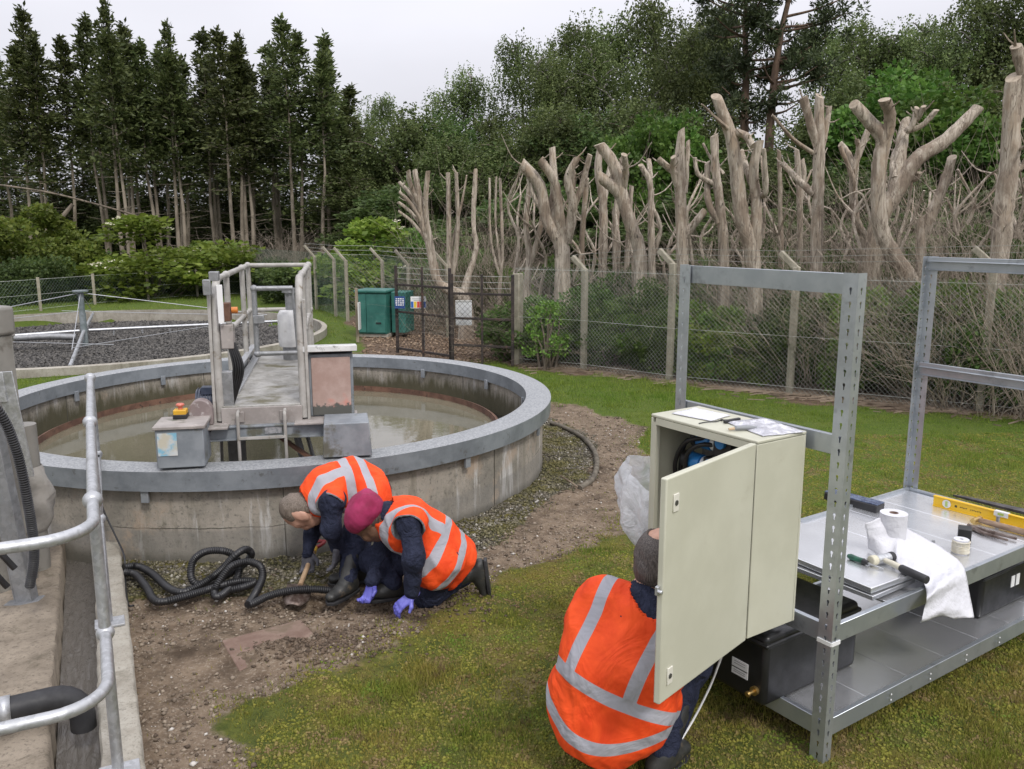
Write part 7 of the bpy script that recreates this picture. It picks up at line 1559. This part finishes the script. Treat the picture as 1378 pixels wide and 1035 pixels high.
# fence behind the kiosk, green coated, with cranked posts
KF = [on(340, 396), on(424, 417), on(450, 425), on(476, 431), on(509, 428), on(551, 446)]
KF = [on(340, 396), Vector((-5.1, 22, 0)), Vector((-4.25, 20.3, 0)), Vector((-3.75, 19.2, 0)), Vector((-2.9, 19, 0)), Vector((-2.1, 17.2, 0)), Vector((-1.25, 16.4, 0))]
kf = thing('chain_link_fence', 'green coated chain link fence with cranked posts behind the green kiosk', 'fence', KF[3])
for i, p in enumerate(KF[1:]): post(p, 1.38, True, kf, .065, Vector((-.27, .05, .3)))
chain_link('chain_link_mesh', KF, 1.45, .09, .0028, M['wire_green'], kf)
for k in range(3): MB().tube([p + Vector((-.27 * (k + 1) / 3, .05, 1.4 + .1 * (k + 1))) for p in KF[1:]], .003, 4).build('barbed_wire', M['wire'], kf)
# ------------------------------------------------------------------ gate leaves, kiosk, signs
M['gate'] = pm('dark_rusty_gate', (.018, .014, .013), (.045, .032, .028), 14, .7, 0, (.085, .05, .037), 9, .55, .66)
def gate_leaf(label, A, B, h, bars, mid):
    A = Vector(A); B = Vector(B); t = thing('steel_gate', label, 'gate', A); d = (B - A); L = d.length; d /= L
    for f in (0, .5, 1):
        p = A + d * L * f; MB().bar(p + Vector((0, 0, .02)), p + Vector((0, 0, h + .28)), .05 if f != .5 else .036, .05).build('upright', M['gate'], t, bevel=.004)
    for z in bars: MB().bar(A + Vector((0, 0, z)), B + Vector((0, 0, z)), .036, .036).build('rail', M['gate'], t, bevel=.003)
    chain_link('chain_link_mesh', [A + Vector((0, 0, 0)), B], h - .1, .085, .0024, M['gate'], t, .1)
    for k in range(3): MB().tube([A + Vector((0, 0, h + .07 + .09 * k)), B + Vector((0, 0, h + .07 + .09 * k))], .0024, 4).build('barbed_wire', M['wire'], t)
    return t
ga, gb, gc = on(532, 470), on(606, 480), on(692, 490)
gd, ge = at(606, 478, 13.0), at(692, 490, 12.9)
g1 = gate_leaf('brown steel gate leaf standing half open, with two small signs on it', (-1.93, 14.1, 0), (-.97, 13.2, 0), 1.2, (.1, .72, 1.17), 0)
g2 = gate_leaf('dark steel gate leaf meeting the concrete gate post', (-.93, 13.05, 0), (.01, 12.75, 0), 1.12, (.3, .72, 1.1), 0)
kp = Vector((-2.68, 16.6, 0)); kr = Matrix.Rotation(R(-12), 4, 'Z'); kr.translation = kp
M['kiosk'] = pm('green_fibreglass', (.02, .105, .088), (.04, .16, .132), 3, .45, 0, (.1, .2, .165), 5, .58, .75)
ks = thing('green_kiosk', 'dark green fibreglass kiosk with two doors standing by the gate', 'kiosk', kp)
MB(kr).box((0, 0, .46), (.62, .55, .8)).build('body', M['kiosk'], ks, bevel=.015); MB(kr).box((0, -.01, .885), (.67, .61, .06)).build('roof', M['kiosk'], ks, bevel=.02)
MB(kr).box((-.195, -.285, .46), (.2, .02, .74)).build('door', M['kiosk'], ks, bevel=.004)
d_ = MB(kr).box((.105, -.285, .46), (.38, .02, .74)).build('door', M['kiosk'], ks, bevel=.004); MB(kr).box((.16, -.3, .28), (.1, .02, .025)).build('handle', M['black'], d_)
for z in (.25, .46, .7): MB(kr).cyl((-.25, -.295, z), (-.25, -.302, z), .014, 8).build('lock', M['black'], ks)
MB(kr).box((0, 0, .03), (.66, .5, .06)).build('plinth', M['conc_kerb'], ks)
k2_ = MB(kr).box((.5, .15, .47), (.3, .5, .8)); k2 = k2_.build('green_cupboard', M['kiosk'], bevel=.015); tag(k2, 'second green cupboard half hidden behind the kiosk and gate', 'kiosk')
# small signs
q_ = at(538, 407, 13.95); sg = thing('blue_sign', 'small blue notice with white lettering on the gate, nearest the kiosk', 'sign', (q_.x, q_.y, .9))
MB().box((q_.x, q_.y, q_.z), (.17, .012, .2)).build('board', pm('sign_blue', (.02, .06, .22), None, 5, .4), sg)
def text(body, size, loc, mat, parent, rot=(R(90), 0, 0), name='lettering'):
    cu = bpy.data.curves.new(name, 'FONT'); cu.body = body; cu.size = size; cu.align_x = 'CENTER'; cu.align_y = 'CENTER'; cu.extrude = .0006
    me = None; o = bpy.data.objects.new(name, cu); COL.objects.link(o); o.parent = parent; o.location = Vector(loc) - root_loc(parent); o.rotation_euler = rot; cu.materials.append(mat); return o
for k in range(4):
    for j in range(4): MB().box((q_.x - .055 + j * .037, q_.y - .0075, q_.z + .06 - k * .034), (.028 if (j + k) % 3 else .018, .002, .02)).build('lettering', M['white'], sg)
q_ = at(563, 407, 13.7); sg = thing('safety_sign', 'white safety sign with a row of coloured symbols on the gate', 'sign', (q_.x, q_.y, .9))
MB().box((q_.x, q_.y, q_.z), (.25, .012, .19)).build('board', M['white'], sg)
for k, c in enumerate(((.03, .12, .42), (.75, .5, .03), (.6, .06, .05), (.6, .06, .05), (.05, .1, .3))): MB().box((q_.x - .1 + k * .05, q_.y - .0075, q_.z - .035), (.042, .002, .1)).build('symbol', pm('sign_col%d' % k, c, None, 5, .5), sg)
for k in range(2): MB().box((q_.x, q_.y - .0075, q_.z + .06 - .025 * k), (.2 - .05 * k, .002, .008)).build('lettering', pm('sign_grey', (.35, .35, .36), None, 5, .5), sg)
q_ = at(624, 421, 13.4); sg = thing('white_board', 'plain white board fixed behind the wire of the dark gate', 'sign', (q_.x, q_.y, .5)); MB().box((q_.x, q_.y, q_.z), (.26, .015, .4)).build('board', pm('off_white_board', (.6, .61, .63), (.68, .69, .7), 5, .5), sg, bevel=.004)
m = MB(); m.box((q_.x, q_.y - .012, q_.z + .19), (.26, .008, .02)); m.build('top_edge', M['white_dull'], sg)
q_ = at(482, 468, 15.6); tag(MB().bar(Vector((q_.x, 15.6, 0)), Vector((q_.x, 15.6, 1.0)), .05, .05).build('timber_post', M['post_wood']), 'thin wooden post carrying a sign edge left of the kiosk', 'post')
q_ = at(484, 425, 15.55); MB_ = MB(); MB_.box((q_.x, q_.y - .03, q_.z), (.02, .2, .5)); tag(MB_.build('edge_on_sign', M['white_dull'], bevel=.002), 'white and red sign seen edge-on left of the green kiosk', 'sign')
q_ = at(570, 450, 14.6); tag(MB().tube([Vector((q_.x, 14.6, 0)), Vector((q_.x, 14.6, .55))], .022, 8).build('stand_pipe', M['galv_dull']), 'grey standpipe behind the safety sign', 'pipe')
